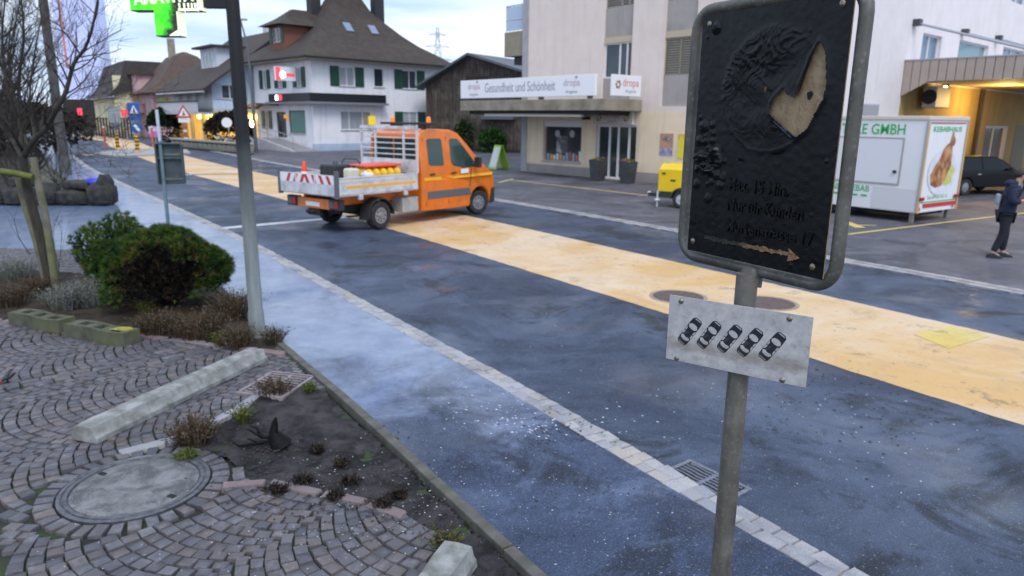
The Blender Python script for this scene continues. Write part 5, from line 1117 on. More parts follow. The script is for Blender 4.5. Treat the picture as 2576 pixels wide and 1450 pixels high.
for a, z in ((4.35, 2.5), (3.95, 2.35)): m = MB(); bx(m, TL, a, a + .35, .05, .10, z, z + .3); m.build('orange_sign', M_ORS, house)
m = MB(); bx(m, TF, 4.75, 5.4, .25, .33, 2.05, 2.75); m.build('yellow_sign', mat('yellow_sign', (.80, .55, .02), .5, em=(1, .7, .05), es=.25), house); 
# ramp with railing along the street side
rp = empty('ramp', H1, math.atan2(.694, .72), 'whitewashed access ramp with handrails along the corner house', 'ramp'); M_RAMP = stucco('ramp_plaster', (.50, .50, .54), (.60, .60, .63))
MB().prism([(-.5, 0), (9.4, 0), (9.4, .95), (5.2, .95), (-.5, .12)], 1.9, 2.1, T=lambda s, z, d: TL(s, d, z)).build('ramp_wall', M_RAMP, rp); MB().prism([(-.5, 0), (9.4, 0), (9.4, .85), (5.2, .85), (-.5, .06)], .1, 1.9, T=lambda s, z, d: TL(s, d, z)).build('deck', mat('ramp_deck', (.25, .25, .27), .8), rp)
M_RAIL = mat('handrail', (.45, .46, .50), .4, .6)
for dz in (.55, 1.0): MB().tube([TL(9.4, 2.0, .95 + dz), TL(5.2, 2.0, .95 + dz), TL(-.5, 2.0, .12 + dz)], .03, 6).build('rail', M_RAIL, rp)
for s in (-.4, 1.0, 2.4, 3.8, 5.2, 6.6, 8.0, 9.3): z = .12 + (min(s, 5.2) + .5) / 5.7 * .83; MB().cyl(TL(s, 2.0, z), TL(s, 2.0, z + 1.0), .025, n=6).build('rail_post', M_RAIL, rp)
# ------------------------------------------------------------------ weathered barn
M_BARN = mat('barn_boards', (.038, .028, .023), .9, c2=(.085, .066, .055), sc=2.2, stretch=(7, 7, .35), bump=.5, bsc=20, dirt=(.20, .18, .165), dsc=1.2)
barn = empty('barn', (-7.4, 61.5, 0), math.atan2(-.54, .84), 'old dark wooden barn between the corner house and the shop building', 'barn')
BL, pk = 13.0, 4.8; rh = lambda s: 7.55 - abs(s - pk) * (.28 if s > pk else .45)
MB().prism([(0, 0), (BL, 0), (BL, rh(BL)), (pk, rh(pk)), (0, rh(0))], .06, .2, T=lambda s, z, d: (s, d, z)).build('wall', M_BARN, barn)
q = random.Random(4); s = 0.0
while s < BL - .1: w = q.uniform(.26, .38); e = min(s + w - .03, BL); MB().prism([(s, .25), (e, .25), (e, rh(e) - .05), (s, rh(s) - .05)], 0, .055 + q.uniform(-.015, .02), T=lambda a, z, d: (a, -d + .05, z)).build('plank', M_BARN, barn); s += w
m = MB()
for (a, b) in ((-.6, pk), (pk, BL + .6)): m.add([(a, -.7, rh(a) + .12), (b, -.7, rh(b) + .12), (b, 12, rh(b) + .12), (a, 12, rh(a) + .12), (a, -.7, rh(a) - .06), (b, -.7, rh(b) - .06), (b, 12, rh(b) - .06), (a, 12, rh(a) - .06)], [(0, 1, 2, 3), (7, 6, 5, 4), (0, 4, 5, 1), (3, 2, 6, 7), (0, 3, 7, 4), (1, 5, 6, 2)])
m.build('roof', mat('slate_roof', (.075, .085, .105), .6, c2=(.11, .12, .14), sc=3), barn)
MB().box(4.2, 6.3, -.12, -.05, 5.0, 5.9).build('hatch', mat('dark_hatch', (.03, .024, .02), .9), barn); MB().box(6.0, 9.0, -.5, -.06, 2.6, 3.1).build('shelf', M_GREY, barn)
def hedge(name, loc, rx, ry, h, n, seed, mats, label, group=None, L=(.10, .16)):
    q = random.Random(seed); mb = MB()
    for i in range(n):
        d = rvec(q); d.z = abs(d.z) if q.random() < .7 else d.z; rr = q.uniform(.7, 1) * (1 + .16 * mnoise.noise(d * 2.2 + Vector((seed, 0, 0)))); p = Vector((d.x * rx * rr, d.y * ry * rr, max(.05, h * .5 + d.z * h * .5 * rr))); k = q.randrange(len(mats))
        for j in range(3): e = (d + rvec(q) * .9).normalized(); w = e.cross(rvec(q)).normalized() * L[0] * .5; l = q.uniform(*L); mb.add([p, p + e * l * .5 + w, p + e * l, p + e * l * .5 - w], [(0, 1, 2, 3)], k)
    o = mb.build(name, mats, None, loc, recalc=False); return tag(o, label, 'shrub', group)
hedge('garden_shrub', (-1.7, 57.0, 0), 1.1, .9, 1.9, 900, 5, [leafm('shrub_green', (.03, .085, .02), (.05, .12, .025)), M_N[1]], 'dense green shrub in front of the barn', L=(.14, .24))
hedge('garden_shrub', (-4.0, 58.6, 0), .8, .8, 2.5, 600, 6, [leafm('shrub_dull', (.04, .07, .03), (.06, .09, .04)), M_N[1]], 'taller dull shrub at the barn behind the truck cab', L=(.14, .24))
# ------------------------------------------------------------------ shop building
A0 = Vector((.45, 37.25, 0.03)); apt = empty('shop_building', A0, math.atan2(-.754, .657), 'tall pale plastered shop building with concrete canopy and grey window bands', 'building')
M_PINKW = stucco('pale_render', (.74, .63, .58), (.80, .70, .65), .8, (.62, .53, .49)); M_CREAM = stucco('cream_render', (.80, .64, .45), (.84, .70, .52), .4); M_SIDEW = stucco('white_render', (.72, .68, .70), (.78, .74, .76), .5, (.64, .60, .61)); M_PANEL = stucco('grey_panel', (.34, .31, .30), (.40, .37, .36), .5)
AL, AD, AH = 16.2, 28.0, 15.0; TS = lambda s, d, z: (AL + d, s, z)
opA = [(1.56, 4.15, .63, 2.57), (5.07, 7.45, .02, 2.40), (5.3, 6.95, 3.5, 14.5), (8.65, 10.2, 3.2, 14.5), (12.2, 13.8, 3.2, 14.5)]
m = MB(); wall_open(m, TF, AL, AH, opA, .22); upper = m
m.build('wall', M_PINKW, apt)
opS = [(6.4, 8.4, 4.98, 6.07), (10.4, 14.2, 5.0, 6.12), (16.3, 19.6, 5.0, 6.25), (16.3, 18.6, 8.3, 9.6), (10.6, 13.6, 8.2, 9.6), (15.6, 19.0, .02, 2.5), (22.3, 25, 5.0, 6.3)]
m = MB(); wall_open(m, TS, AD, AH, opS, .22); m.add([(0, AD, 0), (AL, AD, 0), (AL, AD, AH), (0, AD, AH), (0, 0, 0), (0, 0, AH)], [(0, 1, 2, 3), (0, 4, 5, 3), (3, 2, 5)]); m.build('side_wall', M_SIDEW, apt)
m = MB(); bx(m, TF, .36, 5.0, .004, .02, .42, 2.98); wc = m
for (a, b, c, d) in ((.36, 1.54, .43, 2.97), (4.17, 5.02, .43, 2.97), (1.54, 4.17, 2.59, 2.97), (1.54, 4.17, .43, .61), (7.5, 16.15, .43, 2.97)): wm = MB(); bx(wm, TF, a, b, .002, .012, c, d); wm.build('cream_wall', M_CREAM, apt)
m = MB(); bx(m, TF, .36, 5.05, .004, .05, 0, .42); bx(m, TF, 7.5, AL, .004, .05, 0, .42); m.build('plinth', M_PANEL, apt)
m = MB(); bx(m, TF, -.05, .36, -.3, .05, 0, AH); m.build('corner_pilaster', mat('grey_concrete', (.33, .33, .36), .8, c2=(.40, .40, .43), sc=2), apt)
M_LAMPGLOW = stucco('glow_tinted_render', (.36, .245, .085), (.44, .30, .11), .4)  # warm lamp glow under the side canopy, put into the wall colour
# window bands
M_BLIND = mat('blind', (.20, .175, .14), .6, c2=(.24, .21, .17), sc=2); M_LINT = mat('lintel', (.50, .42, .30), .7)
for (a, b) in ((5.3, 6.95), (8.65, 10.2), (12.2, 13.8)):
    first = a == 5.3
    for k, (z0, z1) in enumerate(((4.45, 5.92), (7.40, 8.9), (10.3, 11.8))):
        zb = (3.5 if first else 3.2) if k == 0 else (z0 - 1.25)
        p = MB(); bx(p, TF, a + .002, b - .002, -.20, -.10, zb, z0 - .03); p.build('parapet_panel', M_PANEL, apt); p = MB(); bx(p, TF, a + .002, b - .002, -.20, -.06, z1, z1 + .25); p.build('lintel', M_LINT, apt)
        w_ = window(apt, TF, a, b, z0, z1, .17, mull=(.55, .8) if first else (.5,), fm=M_WF if first else M_LINT, gm=M_GLASS, sill=False)
        if not (first and k == 0):
            for j in range(15): p = MB(); bx(p, TF, a + .05, b - .05, -.13, -.10, z0 + .02 + j * .097, z0 + .08 + j * .097); p.build('blind_slat', M_BLIND, w_)
        else:
            p = MB(); p.box(a + .03, a + .09, .16, .75, z0 + .05, z1 - .05); p.build('open_sash', M_WF, w_)
# shop window with its display
sw_ = window(apt, TF, 1.56, 4.15, .63, 2.57, .18, mull=(), fm=mat('shop_frame', (.42, .34, .24), .5), gm=mat('shop_glass', (.045, .05, .055), .06, spec=.9), sill=True)
p = MB(); bx(p, TF, 1.58, 4.13, -.14, -.03, 2.28, 2.56); p.build('roller_box', M_WF, sw_)
q = random.Random(8); cols = [(.6, .15, .12), (.7, .68, .62), (.55, .45, .3), (.25, .4, .5), (.7, .7, .72), (.7, .35, .08), (.45, .1, .12)]
for k in range(11):
    a = 1.68 + k * .22; h = q.uniform(.2, .55); p = MB(); bx(p, TF, a, a + .17, -.165, -.15, .70, .70 + h); p.build('display_box', mat('display_box', q.choice(cols), .5), sw_)
p = MB(); bx(p, TF, 2.35, 3.1, -.166, -.158, 1.0, 1.85); p.build('display_poster', mat('grey_portrait', (.45, .46, .48), .5, c2=(.08, .08, .09), sc=1.6, lo=.45, hi=.55), sw_)
for a in (2.4, 3.4): p = MB(); p.lathe([(.17, 0), (.17, .012), (0, .012)], 16, (a, .145, 1.95), axis='Y'); p.build('window_sticker', mat('sticker', (.35, .36, .38), .5), sw_)
# glazed door
window(apt, TF, 5.07, 7.45, .02, 2.40, .20, mull=(.30, .52, .78), fm=M_WF, gm=mat('door_glass', (.02, .03, .03), .06, spec=.9), sill=False, w=.075, name='door')
# concrete canopy with signs
M_CAN = mat('stained_concrete', (.24, .21, .165), .85, c2=(.33, .29, .23), sc=1.4, stretch=(1, 1, .6), bump=.4, bsc=30, dirt=(.10, .09, .07), dsc=1.5)
can = MB(); bx(can, TF, -2.1, 7.68, .002, 2.4, 3.0, 3.48); canopy = can.build('canopy', M_CAN, apt, bev=.02)
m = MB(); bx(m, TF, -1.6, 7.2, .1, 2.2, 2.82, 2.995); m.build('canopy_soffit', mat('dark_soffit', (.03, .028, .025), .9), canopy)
m = MB(); bx(m, TF, -.4, 6.2, 2.05, 2.2, 2.74, 2.86); m.build('awning_cassette', mat('pale_cassette', (.50, .48, .45), .5), canopy)
M_SGN = mat('sign_white', (.68, .69, .74), .45, em=(.8, .85, 1.0), es=.10); M_LGREY = mat('letter_grey', (.27, .27, .33), .5); M_LRED = mat('letter_red', (.62, .16, .15), .5); M_LPINK = mat('letter_pink', (.50, .33, .36), .5); M_LGRN = mat('letter_green', (.02, .42, .08), .5)
sg = MB(); bx(sg, TF, -2.1, 7.1, 2.25, 2.38, 3.60, 4.46); sgn = sg.build('roof_sign', M_SGN, apt, bev=.015)
text('lettering', 'Gesundheit und Schönheit', .62, M_LGREY, sgn, (2.3, -2.385, 3.86), sx=.74)
for x in (-1.0, 5.75): text('lettering', 'dropa', .42, M_LPINK, sgn, (x, -2.385, 4.02)); text('lettering', 'drogerie', .2, M_LGREY, sgn, (x, -2.385, 3.72)); MB().ball((x + .28, -2.385, 4.38), .06, 8).build('dot', M_LGREY, sgn)
for x in (-1.6, 1.0, 3.6, 6.6): m = MB(); bx(m, TF, x, x + .06, 2.0, 2.3, 3.48, 4.2); m.build('sign_strut', M_GREY, sgn)
TE = lambda s, d, z: (7.68 + d, -s, z)
sg = MB(); bx(sg, TE, .25, 2.1, .01, .09, 3.60, 4.44); sg2 = sg.build('end_sign', M_SGN, apt, bev=.01)
text('lettering', 'dropa', .44, M_LRED, sg2, (7.68 + .094, -.92, 4.0), (R(90), 0, R(90))); text('lettering', 'drogerie', .2, M_LGREY, sg2, (7.68 + .094, -.92, 3.74), (R(90), 0, R(90)))
def emblem(par, c, axis_rot):
    e = sub('emblem', 0, par, c); e.rotation_euler = axis_rot
    for k in range(6): a = k * math.pi / 3; MB().cyl((.12 * math.cos(a), 0, .12 * math.sin(a)), (.12 * math.cos(a), -.012, .12 * math.sin(a)), .062, n=6).build('petal', [M_LGREY, mat('emblem_blue', (.08, .16, .2), .5), mat('emblem_orange', (.6, .3, .08), .5)][k % 3], e)
emblem(sg2, (7.68 + .09, -1.72, 4.05), (0, 0, R(90)))
sg = MB(); bx(sg, TF, 5.08, 7.36, .05, .22, 2.42, 3.0); sg3 = sg.build('door_sign', mat('sign_cream', (.58, .54, .47), .5), apt, bev=.01)
text('lettering', 'dropa', .34, M_LRED, sg3, (6.22, -.225, 2.72)); text('lettering', 'drogerie', .16, M_LGREY, sg3, (6.22, -.225, 2.52)); emblem(sg3, (5.42, -.22, 2.72), (0, 0, 0)); emblem(sg3, (7.02, -.22, 2.72), (0, 0, 0))
# posters, wall lamp, balcony
m = MB(); bx(m, TF, 8.75, 9.43, .005, .03, 1.2, 2.1); po = m.build('poster', mat('face_poster', (.60, .30, .18), .5, c2=(.32, .22, .20), sc=2.3), apt); m = MB(); bx(m, TF, 8.75, 9.43, .031, .034, 1.2, 1.5); m.build('poster_band', mat('poster_band', (.16, .20, .40), .5, c2=(.62, .5, .55), sc=4), po)
m = MB(); p_ = [(8.85 + .5 * (1 - math.cos(t)) / 2, 1.86 + .09 * math.sin(t)) for t in [k * 2 * math.pi / 14 for k in range(14)]]; m.add([(s, -.0345, z) for s, z in p_], [tuple(range(14))]); m.build('printed_eye', mat('printed_eye', (.05, .035, .03), .5, c2=(.5, .4, .38), sc=9), po)
m = MB(); bx(m, TF, 9.68, 10.5, .005, .03, 1.1, 2.1); m.build('poster', mat('yellow_poster', (.80, .66, .04), .5, c2=(.7, .35, .05), sc=1.6, lo=.5, hi=.6), apt)
m = MB(); bx(m, TF, 4.35, 4.7, .02, .22, 2.62, 2.74); m.build('wall_lamp', M_PLA, apt)
bal = MB(); bal.box(-1.75, -.06, .2, 4.5, 5.75, 6.95); blc = bal.build('balcony', mat('balcony_concrete', (.26, .225, .17), .85, c2=(.33, .29, .22), sc=2), apt, bev=.02); MB().box(-1.3, -.06, .5, 4.3, 5.35, 5.75).build('balcony_bracket', M_GUT, blc)
for z in (7.5, 8.2): MB().tube([(-.06, .25, z), (-1.68, .25, z), (-1.68, 4.4, z)], .03, 6).build('rail', M_RAIL, blc)
for k in range(6): x = -.15 - k * .3; MB().cyl((x, .25, 6.95), (x, .25, 8.2), .018, n=6).build('rail_post', M_RAIL, blc)
m = MB(); m.box(-1.66, -.08, .24, .26, 7.0, 8.15); m.build('rail_glass', mat('rail_glass', (.45, .55, .70), .1), blc)
# side wall: windows, canopy, rods, lamp, box, door
for i, o in enumerate(opS):
    if i == 5: window(apt, TS, *o, rec=.18, mull=(.5,), sill=False, gm=mat('shop_door_glass', (.06, .035, .035), .08, spec=.8), name='side_door')
    else: window(apt, TS, *o, rec=.18, mull=(.5,) if i != 1 else (), gm=mat('teal_blind_glass', (.12, .24, .27), .12, spec=.8) if i == 1 else mat('sky_glass', (.10, .17, .26), .06, spec=.9), sill=False)
m = MB(); bx(m, TS, 1.74, 3.1, .01, .05, 2.87, 3.3); vent = m.build('vent', mat('vent_blue', (.33, .40, .52), .5), apt)
for k in range(5): m = MB(); bx(m, TS, 1.78, 3.06, .05, .065, 2.91 + k * .075, 2.95 + k * .075); m.build('vent_slat', mat('vent_slat', (.26, .32, .42), .5), vent)
M_FAS = mat('fascia_metal', (.36, .29, .25), .5, c2=(.40, .33, .29), sc=1.5); C0, C1, CD = 5.0, 24.0, 6.2
m = MB(); bx(m, TS, C0 + .05, C1, .02, CD - .05, 4.25, 4.60); cp = m.build('side_canopy', mat('canopy_underside', (.34, .27, .17), .8), apt)
k = 0; d = 0.02
while d < CD - .05:
    e = min(d + .30, CD); zb = lambda x: 3.62 + min(1, x / .95) * .55
    m = MB(); m.add([TS(C0 + o, x, z) for o in (-.03, .04) for x, z in ((d, zb(d)), (e - .025, zb(e)), (e - .025, 4.93), (d, 4.93))], [(0, 1, 2, 3), (7, 6, 5, 4), (0, 4, 5, 1), (1, 5, 6, 2), (2, 6, 7, 3), (3, 7, 4, 0)]); m.build('fascia_panel', M_FAS, cp); d = e; k += 1
s = C0
while s < C1: m = MB(); bx(m, TS, s + .05, min(s + .33, C1), CD - .04, CD + .03, 4.17, 4.93); m.build('fascia_panel', M_FAS, cp); s += .30
m = MB(); bx(m, TS, C0 - .05, C1, .0, CD + .05, 4.935, 4.98); m.build('fascia_cap', mat('fascia_cap', (.42, .42, .45), .4, .5), cp)
for s, z in ((5.4, 6.32), (10.54, 6.4), (15.0, 6.5), (19.6, 6.55)):
    rd = MB().cyl(TS(s, .1, z), TS(s + .1, 4.4, 4.98), .045, n=8).build('tension_rod', mat('rod_steel', (.40, .42, .47), .4, .6), cp); m = MB(); bx(m, TS, s - .18, s + .12, .01, .25, z - .10, z + .14); m.build('rod_bracket', M_DKF, rd)
m = MB(); bx(m, TS, 6.5, 8.0, .25, .75, 3.24, 4.05); ac = m.build('air_conditioner', mat('ac_case', (.42, .40, .36), .5), apt, bev=.03); m = MB(); m.lathe([(.28, 0), (.28, .02), (0, .02)], 18, (AL + .50, 6.48, 3.65), axis='Y'); m.build('fan', M_UNDER, ac)
for (a, b, c, d) in ((5.05, 15.55, .0, 4.2), (19.05, 23.9, 0, 4.2), (15.55, 19.05, 2.55, 4.2)): m = MB(); bx(m, TS, a, b, .002, .003 + .012, c, d); m.build('painted_glow_wall', M_LAMPGLOW, apt)  # panels over the white side wall, coloured as if lit by the lamps
m = MB(); bx(m, TS, 13.9, 14.1, .05, .2, 0, 4.2); m.build('downpipe', mat('dark_pipe', (.05, .035, .02), .5), apt)
for a, b in ((9.6, 11.4), (20.3, 22.5)): m = MB(); bx(m, TS, a, b, .004, .03, .0, 2.6); m.build('garage_panel', mat('garage_panel', (.20, .16, .11), .7), apt)
lm = empty('canopy_lamp', apt.matrix_basis @ Vector(TS(8.3, .42, 4.05)), 0, 'small lit lamp under the metal canopy', 'lamp'); MB().ball((0, 0, 0), .09, 12).build('bulb', mat('lit_bulb', (1, .9, .6), .4, em=(1, .85, .5), es=12), lm, smooth=True); MB().box(-.10, .10, -.10, .10, .09, .15).build('cap', M_PLA, lm)
pld = bpy.data.lights.new('canopy_lamp_light', 'POINT'); pld.energy = 260; pld.color = (1.0, .64, .2); pld.shadow_soft_size = .3
plo = bpy.data.objects.new('canopy_lamp_light', pld); COL.objects.link(plo); plo.parent = lm; plo.location = Matrix.Rotation(math.atan2(-.754, .657), 3, 'Z') @ Vector((1.3, 3.2, -.5))
# planters by the door
M_PLN = mat('anthracite_planter', (.035, .038, .045), .5, c2=(.055, .058, .066), sc=4)
for px, lb in (((1503, 455), 'anthracite planter with flowers standing before the shop door, window side'), ((1578, 462), 'anthracite planter with flowers on the poster side of the shop door')):
    p = G(*px, .03); r = empty('planter', (p.x, p.y, .03), math.atan2(-.754, .657), lb, 'planter', 'planters at the shop door')
    MB().loft([[(-.22, -.22, 0), (.22, -.22, 0), (.22, .22, 0), (-.22, .22, 0)], [(-.29, -.29, .92), (.29, -.29, .92), (.29, .29, .92), (-.29, .29, .92)], [(-.25, -.25, .92), (.25, -.25, .92), (.25, .25, .92), (-.25, .25, .92)], [(-.24, -.24, .85), (.24, -.24, .85), (.24, .24, .85), (-.24, .24, .85)]]).build('pot', M_PLN, r)
    q = random.Random(int(px[0])); mb = MB()
    for k in range(120): pp = Vector((q.uniform(-.22, .22), q.uniform(-.22, .22), .86 + q.random() * .12)); tuft(mb, pp, Vector((0, 0, 1)), .09, 3, q, q.choice((0, 0, 1, 2)), .02)
    mb.build('flowers', [M_N[2], mat('flower_yellow', (.8, .5, .02), .6), mat('flower_purple', (.30, .10, .35), .6)], r, recalc=False)
# sandwich board
p = G(1255, 425, .03); sb = empty('sandwich_board', (p.x, p.y, .03), R(8), 'white and lime green sandwich board on the forecourt', 'sandwich board'); M_LIME = mat('lime_board', (.38, .62, .03), .5); 
for sgn_, nm in ((-1, 'front_board'), (1, 'back_board')): MB().prism([(-.42, 0), (.42, 0), (.36, 1.25), (-.36, 1.25)], -.015, .015, T=lambda x, z, y, s_=sgn_: (x, y + s_ * (.42 - z * .30), z)).build(nm, M_LIME, sb)
MB().prism([(-.34, .1), (.34, .1), (.31, 1.15), (-.31, 1.15)], .016, .02, T=lambda x, z, y: (x, -y - (.42 - z * .30) + 0, z)).build('notice', mat('white_notice', (.80, .80, .78), .5), sb)
sb.rotation_euler = (0, 0, R(-58))
# ------------------------------------------------------------------ white snack trailer
kb = G(2300, 563, .03); trl = empty('snack_trailer', (kb.x, kb.y, .03), math.atan2(.57, .82), 'white snack sales trailer with green writing and a roast chicken picture', 'trailer')
M_TW = mat('trailer_white', (.74, .75, .79), .35, c2=(.78, .79, .82), sc=1.5); M_EDG = mat('trailer_edge', (.45, .42, .40), .4, .5); TW_, TLn, TZ0, TZ1 = 2.2, 4.9, .27, 2.80
MB().box(0, TW_, 0, TLn, TZ0, TZ1).build('body', M_TW, trl, bev=.02)
MB().box(-.03, TW_ + .03, -.03, TLn + .03, TZ1 - .09, TZ1 + .02).build('roof_rim', mat('roof_rim', (.62, .55, .48), .4), trl, bev=.02)
for x, y in ((0, 0), (TW_, 0), (0, TLn)): MB().box(x - .03, x + .03, y - .03, y + .03, TZ0, TZ1 - .1).build('corner_strip', M_EDG, trl, bev=.008)
for x in (.03, TW_): MB().box(x - .04, x + .03, -.034, -.03, TZ0, 2.6).build('amber_strip', mat('amber_strip', (.6, .36, .12), .5), trl)
hf = MB()
for (a, b, c, d) in ((.55, 4.3, 2.22, 2.25), (.55, 4.3, .98, 1.01), (.55, .58, 1.01, 2.22), (4.27, 4.3, 1.01, 2.22)): bx(hf, TL, a, b, .01, .025, c, d)
hatch = hf.build('hatch_frame', M_EDG, trl); m = MB(); bx(m, TL, .59, 4.26, .008, .018, 1.02, 2.21); m.build('hatch_panel', mat('hatch_white', (.70, .71, .76), .4), hatch); m = MB(); bx(m, TL, .66, .74, .02, .06, 1.3, 1.38); m.build('latch', M_PLA, hatch)
m = MB(); bx(m, TL, .02, 1.25, .005, .012, .30, .90); m.build('grey_patch', mat('grey_patch', (.62, .62, .66), .45), trl)
text('lettering', 'BISTROTEKE GMBH', .40, M_LGRN, trl, (-.008, .55, 2.33), (R(90), 0, R(-90)), align='RIGHT', sx=.86, bold=.002); text('lettering', 'DÖNER KEBAB', .24, M_LGRN, trl, (-.008, 1.35, .74), (R(90), 0, R(-90)), align='RIGHT', sx=.95)
m = MB()
for k in range(9): bx(m, TL, 1.4 + k * .28, 1.58 + k * .28, .006, .010, .60, .65)
m.build('green_dashes', M_LGRN, trl)
# rear face with printed chicken on a plate
m = MB(); m.add([(1.12 + .80 * math.cos(t) * 1.0, -.0135, 1.33 + .62 * math.sin(t)) for t in [k * math.pi / 18 for k in range(36)]], [tuple(range(36))]); pln = m.build('printed_plate', mat('printed_plate', (.60, .62, .74), .5, c2=(.72, .73, .80), sc=3), trl)
blob = [(-.50, -.42), (-.58, -.12), (-.42, .18), (-.22, .42), (-.10, .70), (.08, .86), (.20, .92), (.24, 1.10), (.27, 1.26), (.34, 1.27), (.36, 1.12), (.46, 1.0), (.44, .86), (.34, .78), (.38, .52), (.40, .20), (.28, -.05), (.20, -.30), (.0, -.48), (-.25, -.52)]
m = MB(); m.add([(1.10 + x * 1.12, -.016, 1.36 + z * .84) for x, z in blob], [tuple(range(len(blob)))]); m.build('printed_chicken', mat('printed_chicken', (.24, .075, .02), .4, c2=(.58, .30, .12), sc=4.5, lo=.40, hi=.62), trl)
m = MB(); m.add([(1.36 + .42 * math.cos(t) * (1 + .2 * math.sin(5 * t)), -.0148, 1.28 + .32 * math.sin(t)) for t in [k * math.pi / 12 for k in range(24)]], [tuple(range(24))]); m.build('printed_salad', mat('printed_salad', (.45, .55, .06), .5, c2=(.62, .60, .30), sc=6), trl)
text('lettering', 'KEBABHAUS', .20, M_LGRN, trl, (1.1, -.008, 2.42), sx=1.45); text('lettering', 'GRILLHENNEN', .13, M_LGRN, trl, (1.1, -.008, .80), sx=1.1); text('lettering', 'Tel. 079 617 61 11', .15, mat('phone_green', (.25, .50, .36), .5), trl, (1.05, -.008, .62))
m = MB(); m.box(.12, 2.1, -.014, -.006, 2.63, 2.67); m.build('red_line', mat('dull_red', (.42, .16, .18), .5), trl); m = MB(); m.box(.2, 2.15, -.014, -.006, .54, .565); m.build('green_line', M_LGRN, trl)
for k in range(2): m = MB(); m.box(.30 + k * .93, 1.22 + k * .93, -.018, -.006, .40, .51); m.build('red_reflector', M_RED, trl)
for x in (.0, 1.95): l_ = MB().box(x, x + .25, -.06, -.03, .60, .70).build('tail_light', M_TAIL, trl, bev=.01)
for x in (.12, 2.0): m = MB(); m.add([(x - .06, -.02, .33), (x + .06, -.02, .33), (x, -.02, .46)], [(0, 1, 2)]); m.build('triangle_reflector', M_RED, trl)
for x, y in ((.10, .12), (TW_ - .15, .12), (.1, TLn - .3), (TW_ - .15, TLn - .3)): MB().box(x, x + .09, y, y + .09, 0, TZ0).build('support_leg', mat('leg_steel', (.30, .28, .25), .5, .5), trl)
for x in (.15, TW_ - .35): MB().lathe([(.15, 0), (.28, .0), (.30, .05), (.30, .15), (.28, .2), (.15, .2)], 24, (x, 2.6, .30), axis='X').build('wheel', M_TYRE, trl, smooth=40)
MB().box(.3, TW_ - .3, .2, TLn + 1.0, .16, .27).build('undercarriage', M_UNDER, trl)
# ------------------------------------------------------------------ yellow generator trailer
gb = G(1652, 519, .03); gen = empty('generator_trailer', (gb.x, gb.y, .03), math.atan2(-.60, .80), 'small yellow site generator on a dark single axle trailer', 'trailer'); M_GY = mat('site_yellow', (.82, .58, .01), .35, c2=(.76, .52, .01), sc=2, coat=.4)
MB().loft([[(0, 0, .47), (2.3, 0, .47), (2.3, 1.1, .47), (0, 1.1, .47)], [(0, 0, 1.15), (2.3, 0, 1.15), (2.3, 1.1, 1.15), (0, 1.1, 1.15)], [(.06, .14, 1.33), (2.24, .14, 1.33), (2.24, .96, 1.33), (.06, .96, 1.33)]]).build('hood', M_GY, gen, bev=.02)
MB().box(.05, 2.25, .03, 1.07, .28, .468).build('chassis', mat('chassis_dark', (.03, .04, .045), .5), gen, bev=.02); MB().box(-.55, .05, .45, .65, .25, .36).build('drawbar', mat('chassis_dark', (.03, .04, .045), .5), gen); MB().ball((-.55, .55, .33), .07, 10).build('coupling', M_ALU, gen)
for y in (-.16, 1.06): 
    w_ = sub('wheel', 0, gen, (.85, y, .28)); MB().lathe([(.16, 0), (.25, 0), (.28, .04), (.28, .14), (.25, .18), (.16, .18)], 28, (0, 0, 0), axis='Y', cap=False).build('tyre', M_TYRE, w_, smooth=40); MB().lathe([(.165, .015), (.15, .03), (.08, .02), (.05, .0), (0, -.005)], 24, (0, 0, 0), axis='Y').build('rim', mat('pale_rim', (.55, .57, .62), .4, .4), w_, smooth=40)
    MB().prism([(.36 * math.cos(R(a)), .28 + .36 * math.sin(R(a))) for a in range(0, 181, 20)] + [(.32 * math.cos(R(a)), .28 + .32 * math.sin(R(a))) for a in range(180, -1, -20)], y - .02, y + .2, T=lambda x, z, yy: (x + .85, yy, z)).build('mudguard', mat('mudguard_dark', (.035, .055, .05), .5), gen)
MB().cyl((.06, -.12, 0), (.06, -.12, .5), .028, n=8).build('jack_stand', M_ALU, gen); MB().lathe([(.09, 0), (.09, .03), (.03, .06)], 12, (.06, -.12, .20)).build('jack_disc', M_ALU, gen)
for pts, mm_ in (([(.95, 1.05), (1.06, 1.05), (1.22, .78), (1.11, .78)], M_PLA), ([(1.20, 1.05), (1.32, 1.05), (1.42, .87), (1.52, 1.05), (1.64, 1.05), (1.46, .74), (1.38, .74)], M_RED)): m = MB(); m.add([(x, -.006, z) for x, z in pts], [tuple(range(len(pts)))]); m.build('logo_stroke', mm_, gen)
for x, z, w in ((.12, 1.0, .12), (.42, .80, .16), (1.0, .62, .4)): MB().box(x, x + w, -.012, -.004, z, z + .06).build('hood_fitting', M_DKF, gen)
